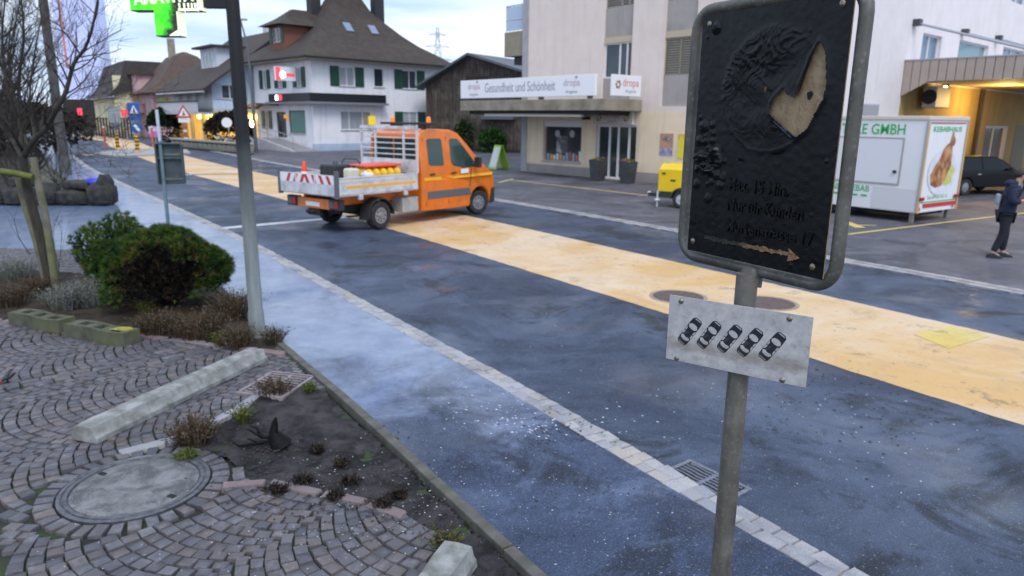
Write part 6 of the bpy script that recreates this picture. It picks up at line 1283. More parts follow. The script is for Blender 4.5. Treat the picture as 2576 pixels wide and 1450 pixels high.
# ------------------------------------------------------------------ black estate car under the canopy
M_GLSK = mat('tinted_car_glass', (.006, .008, .008), .06, spec=.3)
def make_car(name, loc, rz, label, paint_m, L=4.5, lit=False):
    c = empty(name, loc, rz, label, 'car'); Wc = 1.8; yi_ = lambda z: max(0, z - .85) * .32
    low = [(.0, .30), (-.05, .62), (.05, .88), (4.38, .80), (4.5, .60), (4.46, .28)]; arch_ = lambda x0: [(x0 + .36 * math.cos(R(a)), .30 + .36 * math.sin(R(a))) for a in (0, 30, 60, 90, 120, 150, 180)]
    low = [(.0, .28), (-.05, .60), (.04, .86), (3.45, .88), (4.30, .78), (4.48, .58), (4.46, .26)] + arch_(3.65) + arch_(.85); up = [(.04, .86), (.35, 1.32), (.75, 1.44), (1.7, 1.47), (2.4, 1.42), (2.75, 1.30), (3.45, .88)]
    vs = []; V = {}; fs = []
    def vid(x, z, s):
        k = (round(x, 3), round(z, 3), s)
        if k not in V: V[k] = len(vs); vs.append((x, yi_(z) if s == 0 else Wc - yi_(z), z))
        return V[k]
    for s in (0, 1): fs.append(tuple(vid(x, z, s) for x, z in low)); fs.append(tuple(vid(x, z, s) for x, z in up))
    ring = low[:2] + up + low[4:]
    for a, b in zip(ring, ring[1:] + ring[:1]): fs.append((vid(*a, 0), vid(*b, 0), vid(*b, 1), vid(*a, 1)))
    MB().add(vs, fs).build('body', paint_m, c, bev=.04, smooth=35)
    def side(nm, poly, m_, d=.012):
        for s in (0, 1):
            n = len(poly); b = MB(); b.add([(x, (yi_(z) - dd) if s == 0 else (Wc - yi_(z) + dd), z) for dd in (d, -.004) for x, z in poly], [tuple(range(n)), tuple(range(2 * n - 1, n - 1, -1))] + [(i, (i + 1) % n, n + (i + 1) % n, n + i) for i in range(n)]); b.build(nm, m_, c)
    side('rear_window', [(.50, .94), (1.55, .94), (1.55, 1.38), (.85, 1.37), (.66, 1.28)], M_GLSK); side('front_window', [(1.63, .94), (3.1, .94), (2.70, 1.24), (2.40, 1.36), (1.63, 1.39)], M_GLSK); side('door_handle', [(1.35, .78), (1.5, .78), (1.5, .81), (1.35, .81)], M_ALU, .03)
    b = MB(); b.add([(2.80, .22, 1.29), (2.80, Wc - .22, 1.29), (3.42, Wc - .1, .91), (3.42, .1, .91)], [(0, 1, 2, 3)]); b.build('windscreen', M_GLSK, c); b = MB(); b.add([(.06, .12, .92), (.06, Wc - .12, .92), (.33, Wc - .2, 1.30), (.33, .2, 1.30)], [(0, 1, 2, 3)]); b.build('back_window', M_GLSK, c)
    for x in (.85, 3.65):
        for y in (-.01, Wc - .19): w_ = sub('wheel', 0, c, (x, y, .31)); MB().lathe([(.19, 0), (.29, 0), (.31, .03), (.31, .17), (.29, .2), (.19, .2)], 24, (0, 0, 0), axis='Y', cap=False).build('tyre', M_TYRE, w_, smooth=40); MB().lathe([(.20, .1), (.19, .03), (.1, .02), (0, .015)] if y < 0 else [(.2, .1), (.19, .17), (.1, .18), (0, .185)], 20, (0, 0, 0), axis='Y').build('rim', M_RIM, w_, smooth=40)
    tm = mat('lit_tail_lamp', (.6, .02, .02), .3, em=(1, .02, .01), es=5) if lit else M_TAIL
    for y in (.06, Wc - .34): MB().box(-.05, .06, y, y + .28, .66, .80).build('tail_light', tm, c, bev=.01); MB().box(4.34, 4.46, y, y + .28, .60, .72).build('headlight', mat('lamp_glass', (.5, .5, .52), .1), c, bev=.01)
    for y in (-.16, Wc + .02): MB().box(2.85, 2.98, y, y + .14, .92, 1.04).build('wing_mirror', M_PLA, c, bev=.02)
    return c
make_car('parked_car', (16.2, 26.6, .03), R(18), 'black estate car parked under the canopy behind the snack trailer', mat('black_car_paint', (.004, .004, .005), .3, spec=.25))
# ------------------------------------------------------------------ person with microphone
def skin_mesh(name, pts, edges, rad, m, parent, root, sub_=2):
    me = bpy.data.meshes.new(name); me.from_pydata(pts, edges, []); me.materials.append(m); o = link(name, me, parent)
    sk = o.modifiers.new('skin', 'SKIN'); sk.use_smooth_shade = True
    for i, r in enumerate(rad): r = r if hasattr(r, '__len__') else (r, r); me.skin_vertices[0].data[i].radius = r; me.skin_vertices[0].data[i].use_root = i == root
    ss_ = o.modifiers.new('sub', 'SUBSURF'); ss_.levels = sub_; ss_.render_levels = sub_; return o
pp = G(2513, 648, .03); per = empty('person', (pp.x, pp.y, .03), R(-22), 'person in a dark blue hooded coat looking down at a cyan microphone', 'person')
M_SKIN = mat('skin', (.50, .29, .21), .55); M_COAT = mat('navy_coat', (.006, .011, .034), .8, c2=(.011, .018, .048), sc=12, bump=.5, bsc=25, bd=.02); M_TROU = mat('dark_trousers', (.006, .008, .016), .85, c2=(.012, .014, .024), sc=9); M_HAIR = mat('dark_hair', (.018, .015, .012), .7, c2=(.04, .033, .026), sc=60, bump=.8, bsc=70); M_SHOE = mat('dark_shoe', (.012, .014, .02), .5)
P, E, Rr = [], [], []
def pv(p, r, prev=None):
    P.append(p); Rr.append(r); i = len(P) - 1
    if prev is not None: E.append((prev, i))
    return i
pel = pv((0, 0, .95), (.13, .10)); ch = pv((.03, 0, 1.22), (.14, .10), pel); sh_ = pv((.05, 0, 1.42), (.11, .09), ch); nk = pv((.09, 0, 1.50), .055, sh_); hd0 = pv((.135, 0, 1.585), (.066, .072), nk); hd1 = pv((.15, 0, 1.66), (.085, .09), hd0); hd2 = pv((.145, 0, 1.72), (.06, .065), hd1)
for s in (-1, 1):
    s0_ = pv((.04, s * .17, 1.40), .065, sh_); el = pv((.0, s * .25, 1.14), .05, s0_); wr = pv((.20, s * .15, 1.17), .032, el); pa = pv((.27, s * .09, 1.20), (.032, .024), wr)
    for k, (dx, dy, dz, l) in enumerate(((.03, .0, .03, .9), (.04, -.01, .015, 1.0), (.042, -.012, -.002, 1.0), (.038, -.012, -.02, .85))): f1 = pv((.27 + dx, s * (.09 + dy), 1.20 + dz), .011, pa); f2 = pv((.27 + dx * 1.3, s * (.09 + dy - .035 * l), 1.20 + dz * 1.2), .009, f1)
    t1 = pv((.255, s * .06, 1.235), .012, pa); pv((.275, s * .045, 1.262), .010, t1)
    hp = pv((-.01, s * .09, .90), .095, pel); kn = pv(((.06 if s > 0 else -.02), s * .11, .50), .062, hp); an = pv(((.06 if s > 0 else -.16), s * .12, .09), .042, kn); pv(((.20 if s > 0 else -.02), s * .13, .035), .036, an)
body_ = skin_mesh('body', P, E, Rr, M_SKIN, per, 0)
# face: nose, ears, eyes, mouth line kept in one small part each
MB().tube([(.225, 0, 1.665), (.252, 0, 1.635), (.228, 0, 1.622)], [.010, .015, .010], 8).build('nose', M_SKIN, body_, smooth=True)
for s in (-1, 1): MB().ball((.15, s * .086, 1.645), .022, 8, sq=(.8, .4, 1.2)).build('ear', M_SKIN, body_, smooth=True); MB().ball((.222, s * .032, 1.668), .010, 8).build('eye', M_HAIR, body_, smooth=True)
MB().box(.224, .232, -.022, .022, 1.596, 1.603).build('mouth', mat('lip', (.35, .12, .10), .5), body_)
m = MB(); m.ball((.12, 0, 1.690), .108, 16, sq=(1.0, .92, .85)); 
for i, v in enumerate(m.v):
    p = Vector(v); 
    if p.z < 1.64 and p.x > .10: p = Vector((.10, p.y * .9, p.z))
    m.v[i] = tuple(p + rvec(rnd) * .006)
m.build('hair', M_HAIR, per, smooth=True)
# beard
MB().ball((.185, 0, 1.585), .055, 12, sq=(.8, 1.05, .7)).build('beard', M_HAIR, per, smooth=True)
# coat (torso, sleeves), hood, trousers, shoes
cp_ = [(-.02, 0, .78), (0, 0, .98), (.02, 0, 1.20), (.03, 0, 1.36), (.05, 0, 1.47), (.03, -.19, 1.40), (-.01, -.27, 1.15), (.16, -.18, 1.16), (.03, .19, 1.40), (-.01, .27, 1.15), (.16, .18, 1.16)]
skin_mesh('coat', cp_, [(0, 1), (1, 2), (2, 3), (3, 4), (3, 5), (5, 6), (6, 7), (3, 8), (8, 9), (9, 10)], [(.21, .175), (.20, .16), (.20, .155), (.19, .15), (.11, .11), .10, .085, .062, .10, .085, .062], M_COAT, per, 1)
m = MB(); m.ball((.0, 0, 1.49), .13, 14, sq=(.95, 1.15, .62)); m.build('hood', M_COAT, per, smooth=True)
skin_mesh('trousers', [(0, 0, .92), (-.01, -.10, .84), (-.02, -.11, .50), (-.15, -.12, .11), (-.01, .10, .84), (.06, .11, .50), (.06, .12, .11)], [(0, 1), (1, 2), (2, 3), (0, 4), (4, 5), (5, 6)], [.15, .115, .085, .062, .115, .085, .062], M_TROU, per, 0)
for s, x in ((-1, -.16), (1, .06)):
    y = s * .125; MB().loft([[(x - .09, y - .04, 0), (x - .09, y + .04, 0), (x - .085, y + .035, .08), (x - .085, y - .035, .08)], [(x + .02, y - .045, 0), (x + .02, y + .045, 0), (x + .02, y + .04, .11), (x + .02, y - .04, .11)], [(x + .12, y - .05, 0), (x + .12, y + .05, 0), (x + .12, y + .04, .06), (x + .12, y - .04, .06)], [(x + .20, y - .03, 0), (x + .20, y + .03, 0), (x + .19, y + .02, .035), (x + .19, y - .02, .035)]]).build('shoe', M_SHOE, per, bev=.012, smooth=40)
MB().box(-.22, -.15, -.08, .10, 1.06, 1.28).build('backpack', mat('grey_bag', (.30, .33, .42), .6), per, bev=.04)
mic = empty('microphone', per.matrix_basis @ Vector((.31, -.02, 1.20)), R(-22), 'round cyan foam microphone held by the person', 'microphone'); MB().cyl((0, 0, 0), (.01, 0, .10), .016, n=10).build('handle', M_PLA, mic); MB().ball((.015, 0, .15), .062, 14).build('foam', mat('cyan_foam', (.01, .42, .62), .7, c2=(.04, .55, .70), sc=30, bump=.4), mic, smooth=True)
MB().ball((.045, -.04, .15), .028, 8).build('badge', mat('yellow_badge', (.75, .7, .1), .5), mic, smooth=True)
# ------------------------------------------------------------------ houses down the street
def gable_roof(par, L, Wd, ez, rise, ovx, ovy, m, along='y', pk=None):
    """ridge along local y, eaves at x = 0 and x = L"""
    pk = L / 2 if pk is None else pk; g = rise / pk; mb = MB(); t = .16
    for (xa, xb) in ((-ovx, pk), (L + ovx, pk)):
        za = ez - ovx * g if xa < pk else ez - ovx * rise / (L - pk); 
        mb.add([(xa, -ovy, za), (xb, -ovy, ez + rise), (xb, Wd + ovy, ez + rise), (xa, Wd + ovy, za), (xa, -ovy, za + t), (xb, -ovy, ez + rise + t), (xb, Wd + ovy, ez + rise + t), (xa, Wd + ovy, za + t)], [(0, 1, 2, 3), (7, 6, 5, 4), (0, 4, 5, 1), (3, 2, 6, 7), (0, 3, 7, 4)])
    return mb.build('roof', m, par)
# blue gabled house with a lit shop
M_BLU = stucco('pale_blue_stucco', (.50, .66, .88), (.56, .71, .90)); M_OFFW = stucco('off_white', (.52, .53, .55), (.58, .59, .60)); M_LITY = mat('lit_yellow', (1, .8, .2), .5, em=(1, .70, .16), es=4.0); M_LITO = mat('warm_interior', (.55, .36, .08), .6, em=(1, .55, .12), es=.55, c2=(.25, .15, .03), sc=1.3)
bh = empty('gabled_house', (-25.45, 61.88, 0), math.atan2(.66, .75), 'pale blue gabled house with balcony and lit shop below', 'house'); BLL, BLW, BEZ, BR = 12.8, 11.5, 5.35, 4.6
ob_ = [(.8, 2.2, 4.05, 5.2)]; m = MB(); wall_open(m, TF, BLL, BEZ, ob_, .15, z0=3.25); m.add([TF(0, 0, BEZ), TF(BLL, 0, BEZ), TF(BLL / 2, 0, BEZ + BR)], [(0, 1, 2)]); m.build('gable_wall', M_BLU, bh)
opb = [(1.0, 2.0, 3.95, 5.15), (3.2, 4.2, 3.95, 5.15), (5.4, 6.6, 3.95, 5.15), (7.8, 9.0, 3.95, 5.15)]; m = MB(); wall_open(m, TL, BLW, BEZ, opb, .15, z0=2.9); m.add([(BLL, 0, 0), (BLL, BLW, 0), (BLL, BLW, BEZ), (BLL, 0, BEZ), (0, BLW, 0), (0, BLW, BEZ)], [(0, 1, 2, 3), (1, 4, 5, 2)]); m.build('eave_wall', M_OFFW, bh)
window(bh, TF, *ob_[0], mull=(.5,), gm=M_GLASS); M_BSH = mat('blue_grey_shutter', (.38, .47, .60), .6)
shutter(bh, TF, -.05 + .1, .76, 4.0, 5.25, M_BSH); shutter(bh, TF, 2.24, 2.95, 4.0, 5.25, M_BSH)
for o in opb: window(bh, TL, *o, gm=M_CURT)
m = MB(); m.box(1.2, BLL, 1.0, BLW - .5, 0, 2.9); m.build('shop_core', M_LITO, bh); m = MB(); m.box(0, BLL, 0, BLW, 2.9, 3.25); m.build('floor_slab', M_OFFW, bh)
for x, y in ((.1, .1), (.1, 3.2), (.1, 6.4), (4.2, .1), (8.4, .1)): MB().box(x, x + .28, y, y + .28, 0, 2.9).build('shop_column', mat('cream_column', (.62, .56, .42), .7), bh)
m = MB(); m.box(.15, 3.6, .35, .45, 0, .9); m.build('shop_parapet', mat('cream_parapet', (.60, .57, .50), .8), bh)
for x, y, sx_, sy_ in ((.5, 5.2, .5, .7), (.5, 2.2, .5, 1.2), (.9, .6, 1.0, .5), (2.4, .5, 1.9, .35), (5.0, .5, 1.4, .35)): MB().box(x, x + sx_, y, y + sy_, 2.35, 2.72).build('ceiling_lamp', M_LITY, bh, bev=.08)
for x, y, c in ((.9, .95, (.6, .3, .05)), (1.18, 2.4, (.7, .42, .1)), (1.18, 4.0, (.3, .2, .05)), (3.0, .98, (.25, .25, .06))): MB().box(x, x + .02 + (.7 if y < 1 else 0), y, y + (.02 if y < 1 else .9), .5, 2.2).build('shop_display', mat('shop_display', c, .6, em=c, es=.9), bh)
m = MB(); bx(m, TL, .2, 11.0, .02, 1.3, 2.72, 2.9); bx(m, TL, .2, 11.0, 1.2, 1.32, 2.9, 3.75); bcl = m.build('balcony', mat('balcony_white', (.48, .50, .55), .6), bh); m = MB(); bx(m, TL, .1, 11.1, 1.15, 1.38, 3.75, 3.85); m.build('handrail', M_GUT, bcl)
rf = gable_roof(bh, BLL, BLW, BEZ, BR, 1.0, .9, M_TILE); MB().box(7.6, 8.3, 6, 6.8, 8.2, 11.0).build('chimney', M_OFFW, rf); MB().tube([(-1.0, -.9, 4.55), (-1.0, BLW + .9, 4.55)], .08, 8).build('gutter', M_RAIL, rf)
dmr = MB().box(1.9, 6.0, 3.6, 7.8, 6.0, 8.55).build('dormer', mat('dormer_white', (.60, .64, .76), .7), bh); MB().box(1.3, 6.6, 3.1, 8.3, 8.55, 8.72).build('dormer_roof', M_TILE3, dmr); window(dmr, lambda s, d, z: (1.9 - d, s, z), 4.4, 7.0, 6.6, 8.2, -.02, mull=(.33, .66), gm=M_CURT, sill=False)
# retaining wall, dark hedge, small round sign
gw = empty('garden_wall', (-28.6, 60.4, 0), math.atan2(-10.9, 10.8), 'low stone retaining wall with coping in front of the lit shop', 'wall'); q = random.Random(12); x = 0
MB().box(0, 14.5, .05, .35, 0, .66).build('core', mat('wall_core', (.10, .10, .085), .9, c2=(.16, .15, .12), sc=2), gw)
while x < 14.4: w = q.uniform(.6, 1.1); rock(w, .3, .6, int(x * 10) + 3).build('stone', mat('garden_stone', (.13, .125, .105), .9, c2=(.22, .21, .18), sc=3), gw, (x + w / 2, .05, .31)); x += w
for k in range(7): MB().box(k * 2.07, k * 2.07 + 2.04, -.12, .45, .66, .80).build('coping', mat('coping', (.34, .32, .28), .8), gw, bev=.02)
hedge('dark_hedge', (-21.9, 56.0, 0), 1.9, 1.2, 2.9, 1500, 15, [leafm('copper_hedge', (.020, .014, .012), (.035, .022, .018)), leafm('dark_leaf', (.012, .016, .010), (.02, .025, .015))], 'dark copper hedge between the lit shop and the lamp post', L=(.16, .3))
hedge('dark_hedge', (-33.0, 68.5, 0), 1.5, 1.2, 3.2, 1300, 16, [leafm('yew', (.006, .012, .007), (.010, .018, .010)), M_N[1]], 'black green round yew in front of the pink house', L=(.18, .32))
# pink house
M_PNK = stucco('pink_stucco', (.52, .34, .37), (.58, .39, .42)); ph = empty('pink_house', (-40.08, 81.78, 0), math.atan2(.60, .80), 'pink house with steep hipped brown roof and chimney', 'house'); PL_, PW_, PH_ = 9.0, 12.0, 5.1
op = [(1.0, 2.0, 3.25, 4.6), (1.1, 1.95, 1.75, 2.95), (5.0, 6.0, 3.25, 4.6)]; m = MB(); wall_open(m, TF, PL_, PH_, op, .15); opl_ = [(2.0, 3.0, 3.2, 4.6), (5.0, 6.0, 3.2, 4.6), (8.0, 9.0, 3.2, 4.6)]; wall_open(m, TL, PW_, PH_, opl_, .15); m.add([(PL_, 0, 0), (PL_, PW_, 0), (PL_, PW_, PH_), (PL_, 0, PH_), (0, PW_, 0), (0, PW_, PH_)], [(0, 1, 2, 3), (1, 4, 5, 2)]); m.build('wall', M_PNK, ph)
M_GSH = mat('lime_shutter', (.42, .48, .14), .6)
for i, o in enumerate(op): window(ph, TF, *o, gm=mat('yellow_window', (.45, .38, .08), .3) if i == 0 else (M_GSH if i == 1 else M_GLASS))
for o in opl_: window(ph, TL, *o, gm=M_CURT)
for a, b in ((.25, .95), (2.05, 2.8)): shutter(ph, TF, a, b, 3.2, 4.65, M_GSH)
ov = .9; prof = [(0, 4.95), (0, 5.05), (1.1, 5.75), (2.2, 6.9), (3.3, 8.3), (4.2, 9.4), (5.2, 9.9)]
rf = MB().loft([[(-ov + i, -ov + i, z), (PL_ + ov - i, -ov + i, z), (PL_ + ov - i, PW_ + ov - i, z), (-ov + i, PW_ + ov - i, z)] for i, z in prof]).build('roof', M_TILE2, ph, smooth=20); MB().box(3.0, 3.7, 5.0, 5.7, 8.5, 11.4).build('chimney', M_CAN, rf); MB().box(-.5, 2.2, 8.0, 11.4, 5.2, 7.3).build('dormer', M_PNK, ph); MB().box(-.9, 2.8, 7.6, 11.8, 7.3, 7.5).build('dormer_roof', M_TILE2, ph); m = MB(); bx(m, TL, 6.0, 11.0, .02, 1.4, 2.9, 3.9); m.build('balcony', mat('pink_balcony', (.48, .25, .25), .7), ph); MB().tube([(-.1, -.1, 0), (-.1, -.1, 4.9)], .06, 6).build('downpipe', mat('red_pipe', (.28, .12, .11), .5), ph)
# yellow house
M_YLH = stucco('yellow_stucco', (.66, .62, .40), (.72, .68, .46)); yh = empty('yellow_house', (-48.2, 88.4, 0), math.atan2(.60, .80), 'pale yellow house with dark mansard roof behind the crossing', 'house')
m = MB(); wall_open(m, TF, 6.0, 7.2, [(3.5, 4.5, 4.5, 5.8)], .15); wall_open(m, TL, 18.0, 4.7, [(3, 4, 2.5, 3.8), (8, 9, 2.5, 3.8), (13, 14, 2.5, 3.8)], .15); m.add([(6, 0, 0), (6, 18, 0), (6, 18, 7.2), (6, 0, 7.2), (0, 18, 0), (0, 18, 4.7)], [(0, 1, 2, 3), (0, 1, 4)]); m.build('wall', M_YLH, yh)
for o in ((3, 4, 2.5, 3.8), (8, 9, 2.5, 3.8), (13, 14, 2.5, 3.8)): window(yh, TL, *o, gm=M_GLASS)
window(yh, TF, 3.5, 4.5, 4.5, 5.8)
MB().loft([[(-.8, -.4, 4.6), (6.5, -.4, 7.0), (6.5, 18.5, 7.0), (-.8, 18.5, 4.6)], [(.6, -.3, 6.2), (6.3, -.3, 7.2), (6.3, 18, 7.2), (.6, 18, 6.2)], [(1.6, .2, 9.0), (5.6, .2, 9.0), (5.6, 17.6, 9.0), (1.6, 17.6, 9.0)]]).build('roof', M_TILE3, yh)
m = MB(); m.add([(1.25, 2.0, 7.75), (1.25, 3.2, 7.75), (1.55, 3.2, 8.6), (1.55, 2.0, 8.6)], [(0, 1, 2, 3)]); m.build('skylight', M_CURT, yh)
# fences, hedges and brush in front of them
def fence(name, a, b, h, n, m, label, rail=True):
    a, b = Vector(a), Vector(b); L = (b - a).length; r = empty(name, (a.x, a.y, 0), math.atan2((b - a).y, (b - a).x), label, 'fence')
    for k in range(n): MB().box(k * L / n, k * L / n + L / n * .55, -.02, .02, .1, h).build('picket', m, r)
    for z in (.35, h - .2): MB().box(0, L, .021, .06, z, z + .08).build('rail', m, r)
fence('picket_fence', (-38.6, 79.5), (-31.5, 79.5), 1.5, 26, mat('pink_fence', (.34, .21, .22), .8), 'reddish picket fence in front of the pink house')
fence('board_fence', (-62, 92), (-43, 82), 2.3, 40, mat('dark_fence', (.045, .035, .03), .9), 'dark board fence in front of the yellow house')
# tower with pale banner at the end of the street
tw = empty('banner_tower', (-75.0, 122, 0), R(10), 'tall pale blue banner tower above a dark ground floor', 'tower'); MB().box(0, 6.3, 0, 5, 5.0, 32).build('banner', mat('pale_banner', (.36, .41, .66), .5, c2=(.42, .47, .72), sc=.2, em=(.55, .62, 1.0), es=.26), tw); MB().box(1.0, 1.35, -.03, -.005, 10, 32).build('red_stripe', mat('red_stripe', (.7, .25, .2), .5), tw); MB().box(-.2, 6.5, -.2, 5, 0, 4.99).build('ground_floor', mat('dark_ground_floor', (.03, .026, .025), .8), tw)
for px, c, lb in (((202, 290), (1, .06, .12), 'glowing red sign far down the street'),):
    p = AT(*px, 100); o = tag(MB().box(-.3, .3, -.05, .05, -1.1, .9).build('red_sign', mat('lit_far_red', c, .5, em=c, es=.8), None, tuple(p)), lb, 'sign'); MB().box(-.08, .08, -.04, .04, -p.z, -1.1).build('post', M_GREY, o)
sg_ = empty('signal_lights', (*AT(46, 300, 60).xy, 0), 0, 'distant red signal lamps seen through the bare twigs', 'traffic light'); MB().cyl((0, 0, 0), (0, 0, 3.2), .06, n=8).build('post', M_GREY, sg_)
for x, z in ((-.32, 2.25), (.05, 2.15), (.3, 2.45), (.55, 3.0)): MB().ball((x, 0, z), .14, 10).build('lamp', mat('signal_red', (1, .1, .05), .4, em=(1, .10, .05), es=6), sg_, smooth=True); MB().box(min(0, x), max(0, x) + .02, .1, .16, z - .03, z + .03).build('bracket', M_GREY, sg_)
hedge('brush', (-34, 47, 0), 6, 5, 3.4, 2200, 41, [M_TWIG, leafm('brown_brush', (.03, .023, .016), (.05, .038, .026))], 'brown brush beyond the utility pole', 'far brush on the garden side', L=(.25, .5))
hedge('brush', (-30, 37, 0), 4, 3.5, 2.6, 1600, 42, [M_TWIG, leafm('brown_brush2', (.03, .022, .015), (.052, .036, .022))], 'rusty brush between the thicket and the utility pole', 'far brush on the garden side', L=(.2, .42))
hedge('brush', (-66, 75, 0), 9, 6, 6, 2600, 43, [M_TWIG, leafm('brown_brush3', (.03, .025, .022), (.05, .042, .034))], 'tall brown wood edge left of the far street', 'far brush on the garden side', L=(.4, .8))
hedge('brush', (-100, 100, 0), 14, 8, 11, 3200, 44, [M_TWIG, leafm('brown_brush4', (.03, .026, .024), (.05, .043, .036))], 'farthest bare trees at the end of the street', 'far brush on the garden side', L=(.6, 1.2))
# ------------------------------------------------------------------ traffic island with bollards and signs
isl = [(p.x, p.y) for p in (G(248, 392), G(290, 397), G(480, 389), G(470, 380), G(330, 378), G(252, 386))]
MB().prism(isl, 0, .12).build('traffic_island', mat('island_stone', (.30, .30, .31), .8, c2=(.38, .38, .39), sc=2), None, kind='structure')
M_BY = mat('bollard_yellow', (.85, .45, .01), .5); M_SBL = mat('sign_blue', (.012, .10, .38), .6); M_POST = mat('grey_post', (.30, .32, .34), .5, .4)
for px, lb in (((297, 378), 'yellow and black bollard on the traffic island below the grey sign'), ((347, 386), 'yellow and black bollard on the traffic island below the blue signs')):
    p = G(*px); b = empty('bollard', (p.x, p.y, .12), 0, lb, 'bollard', 'bollards on the traffic island')
    for k in range(8): MB().lathe([(.13, k * .125), (.13, k * .125 + .125)], 14).build('band', M_BY if k % 2 == 0 else M_PLA, b, smooth=40)
    MB().lathe([(.13, 1.0), (.10, 1.05), (0, 1.07)], 14).build('cap', M_BY, b, smooth=True)
def sign_post(name, px, h, label, base_z=.12): p = G(*px); r = empty(name, (p.x, p.y, base_z), R(25), label, 'sign'); MB().cyl((0, 0, 0), (0, 0, h), .045, n=8).build('post', M_POST, r); return r
s1 = sign_post('crossing_sign', (348, 383), 3.0, 'blue crossing and arrow signs above a bollard on the island')
MB().box(-.40, .40, -.06, -.02, 2.5, 3.35).build('square_plate', M_SBL, s1, bev=.02); m = MB(); m.add([(-.27, -.065, 2.62), (.27, -.065, 2.62), (0, -.065, 3.2)], [(0, 1, 2)]); m.build('white_triangle', M_WHT, s1); m = MB(); m.add([(-.05, -.068, 2.66), (.10, -.068, 2.66), (.04, -.068, 3.0), (-.03, -.068, 3.0)], [(0, 1, 2, 3)]); m.build('walking_figure', M_PLA, s1)
MB().box(-.45, .45, -.05, -.02, 2.1, 2.40).build('lower_plate', M_SBL, s1); MB().lathe([(.38, 0), (.38, .03), (0, .03)], 22, (.05, -.06, 1.6), axis='Y').build('round_plate', M_SBL, s1); m = MB(); m.add([(-.15, -.064, 1.78), (.02, -.064, 1.86), (.3, -.064, 1.42), (.14, -.064, 1.32)], [(0, 1, 2, 3)]); m.build('white_arrow', M_WHT, s1)
s2 = sign_post('grey_sign', (297, 376), 2.6, 'grey sign seen from behind on the traffic island'); MB().box(-.42, .42, .02, .06, 1.9, 3.1).build('plate', mat('grey_blue_plate', (.22, .26, .30), .6, c2=(.32, .36, .38), sc=4), s2); MB().box(-.3, .3, .02, .06, 1.4, 1.88).build('lower_plate', mat('grey_dark_plate', (.12, .14, .19), .6), s2)
for px, lb in (((266, 374), 'thin red delineator post at the far end of the traffic island'), ((386, 372), 'thin red delineator post behind the grey sign back')): p = G(*px); r = empty('delineator', (p.x, p.y, 0), 0, lb, 'post', 'delineator posts'); MB().cyl((0, 0, 0), (0, 0, 1.6), .08, n=8).build('shaft', mat('red_delineator', (.55, .14, .09), .5), r); MB().cyl((0, 0, 1.6), (0, 0, 1.75), .085, n=8).build('cap', M_WHT, r)
p = AT(390, 332, 66); o = tag(MB().box(-.55, .55, -.05, .05, -.45, .5).build('price_sign', mat('violet_sign', (.55, .55, .70), .5, c2=(.55, .12, .45), sc=1.1, lo=.45, hi=.55), None, tuple(p)), 'white and violet board standing before the yew', 'sign'); MB().box(-.05, .05, -.03, .03, -p.z, -.45).build('post', M_POST, o)
p = AT(314, 285, 75); o = tag(MB().box(-.35, .35, -.05, .05, -.35, .35).build('red_square_sign', mat('red_square', (.75, .08, .08), .5, em=(1, .1, .1), es=.2), None, tuple(p)), 'small red square sign beside the blue crossing sign', 'sign'); MB().box(-.04, .04, -.03, .03, -p.z, -.35).build('post', M_POST, o)
s3 = sign_post('warning_sign', (470, 372), 2.6, 'red rimmed triangular warning sign on a striped post', 0); m = MB(); m.prism([(-.62, 2.45), (.62, 2.45), (0, 3.5)], .03, .06, T=lambda x, z, y: (x, -y, z)); m.build('red_triangle', mat('sign_red', (.5, .05, .07), .5), s3); m = MB(); m.prism([(-.40, 2.57), (.40, 2.57), (0, 3.27)], .061, .07, T=lambda x, z, y: (x, -y, z)); m.build('white_field', M_WHT, s3); MB().box(-.45, .45, -.06, -.03, 2.05, 2.4).build('text_plate', M_WHT, s3)
m = MB(); m.box(-.10, .10, -.075, -.071, 2.64, 2.78); m.box(-.04, .04, -.075, -.071, 2.80, 2.98); m.build('black_symbol', M_PLA, s3)
for k in range(4): MB().box(-.13, .13, -.06, -.048, .7 + k * .3, .85 + k * .3).build('stripe', mat('sign_red', (.5, .05, .07), .5) if k % 2 else M_WHT, s3)
s4 = sign_post('shop_flag', (580, 384), 2.3, 'small white round flag sign in front of the dark hedge', 0); MB().lathe([(.36, 0), (.36, .03), (0, .03)], 18, (-.1, -.05, 2.15), axis='Y').build('disc', M_WHT, s4)
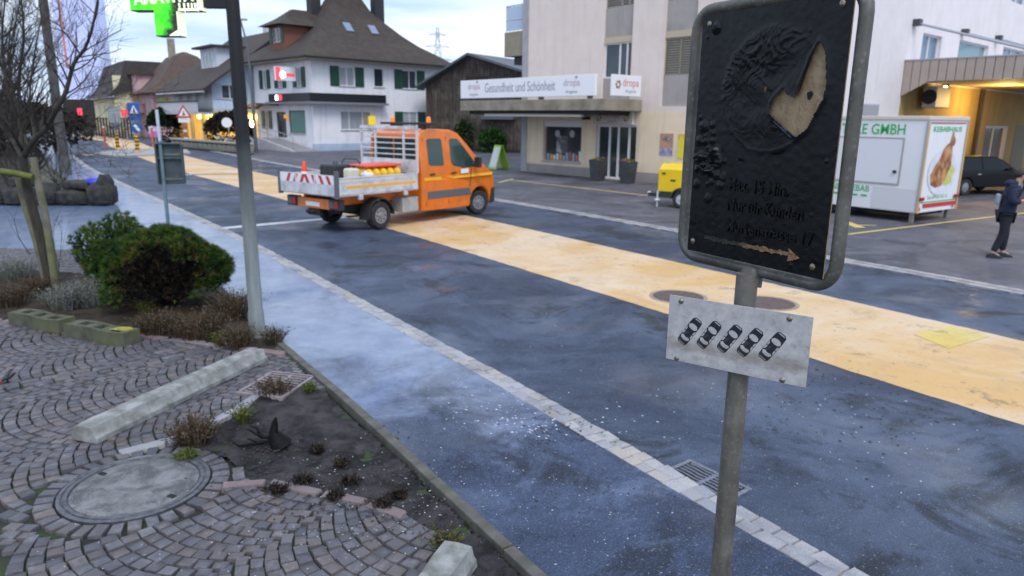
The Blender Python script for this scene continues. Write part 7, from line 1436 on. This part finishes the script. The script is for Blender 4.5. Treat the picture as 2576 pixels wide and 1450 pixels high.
# street lamps and mast
lmp = empty('street_lamp', (*G(645, 386).xy, 0), 0, 'slim curved street lamp mast beside the corner house', 'street lamp'); MB().tube([(0, 0, 0), (0, 0, 5.0), (-.1, 0, 7.5), (-.45, 0, 9.2)], [.13, .10, .07, .05], 10).build('mast', mat('lamp_mast', (.12, .13, .15), .5, .4), lmp, smooth=True); MB().box(-1.1, .0, -.12, .12, 9.15, 9.28).build('head', mat('lamp_head', (.30, .33, .37), .5), lmp, bev=.03); MB().ball((-.15, -.1, 2.1), .22, 10, sq=(.7, .7, 1.2)).build('lit_globe', mat('lit_globe', (1, .9, .6), .4, em=(1, .8, .4), es=6), lmp, smooth=True)
b_ = AT(583, 100, 36); lmp = empty('street_lamp', (b_.x, 36, 0), 0, 'street lamp arm reaching out behind the pharmacy pole', 'street lamp'); MB().tube([(0, 0, 0), (0, 0, 7.2), (-.15, 0, 7.65), (-.7, 0, 7.85)], [.09, .07, .05, .04], 10).build('mast', M_POST, lmp, smooth=True); MB().loft([[(-.6, -.10, 7.80), (-.6, .10, 7.80), (-.6, .10, 7.90), (-.6, -.10, 7.90)], [(-1.25, -.13, 7.95), (-1.25, .13, 7.95), (-1.25, .10, 8.06), (-1.25, -.10, 8.06)]]).build('head', mat('lamp_head', (.30, .33, .37), .5), lmp, bev=.02)
# power pylon far behind
pyl = empty('power_pylon', (-31.0, 300, -3.5), R(20), 'distant lattice power pylon behind the barn', 'pylon'); M_PYL = mat('pylon_steel', (.30, .36, .44), .6); lat = lambda z: 3.2 * (1 - z / 42) + .35
for sx_, sy_ in ((-1, -1), (1, -1), (1, 1), (-1, 1)): MB().tube([(sx_ * lat(0), sy_ * lat(0), 0), (sx_ * .35, sy_ * .35, 41.5)], .10, 4).build('leg', M_PYL, pyl)
for k in range(9):
    z0, z1 = k * 4.4, k * 4.4 + 4.4; a, b = lat(z0), lat(z1); m = MB()
    for s in (-1, 1): m.tube([(-a, s * a, z0), (b, s * b, z1)], .09, 4); m.tube([(a, s * a, z0), (-b, s * b, z1)], .09, 4)
    m.build('bracing', M_PYL, pyl)
for z, w in ((29, 6.0), (34, 5.0), (38.5, 3.6)): m = MB(); m.tube([(-w, 0, z), (0, 0, z + .9), (w, 0, z)], .15, 4); m.tube([(-w, 0, z), (w, 0, z)], .12, 4); m.build('cross_arm', M_PYL, pyl)
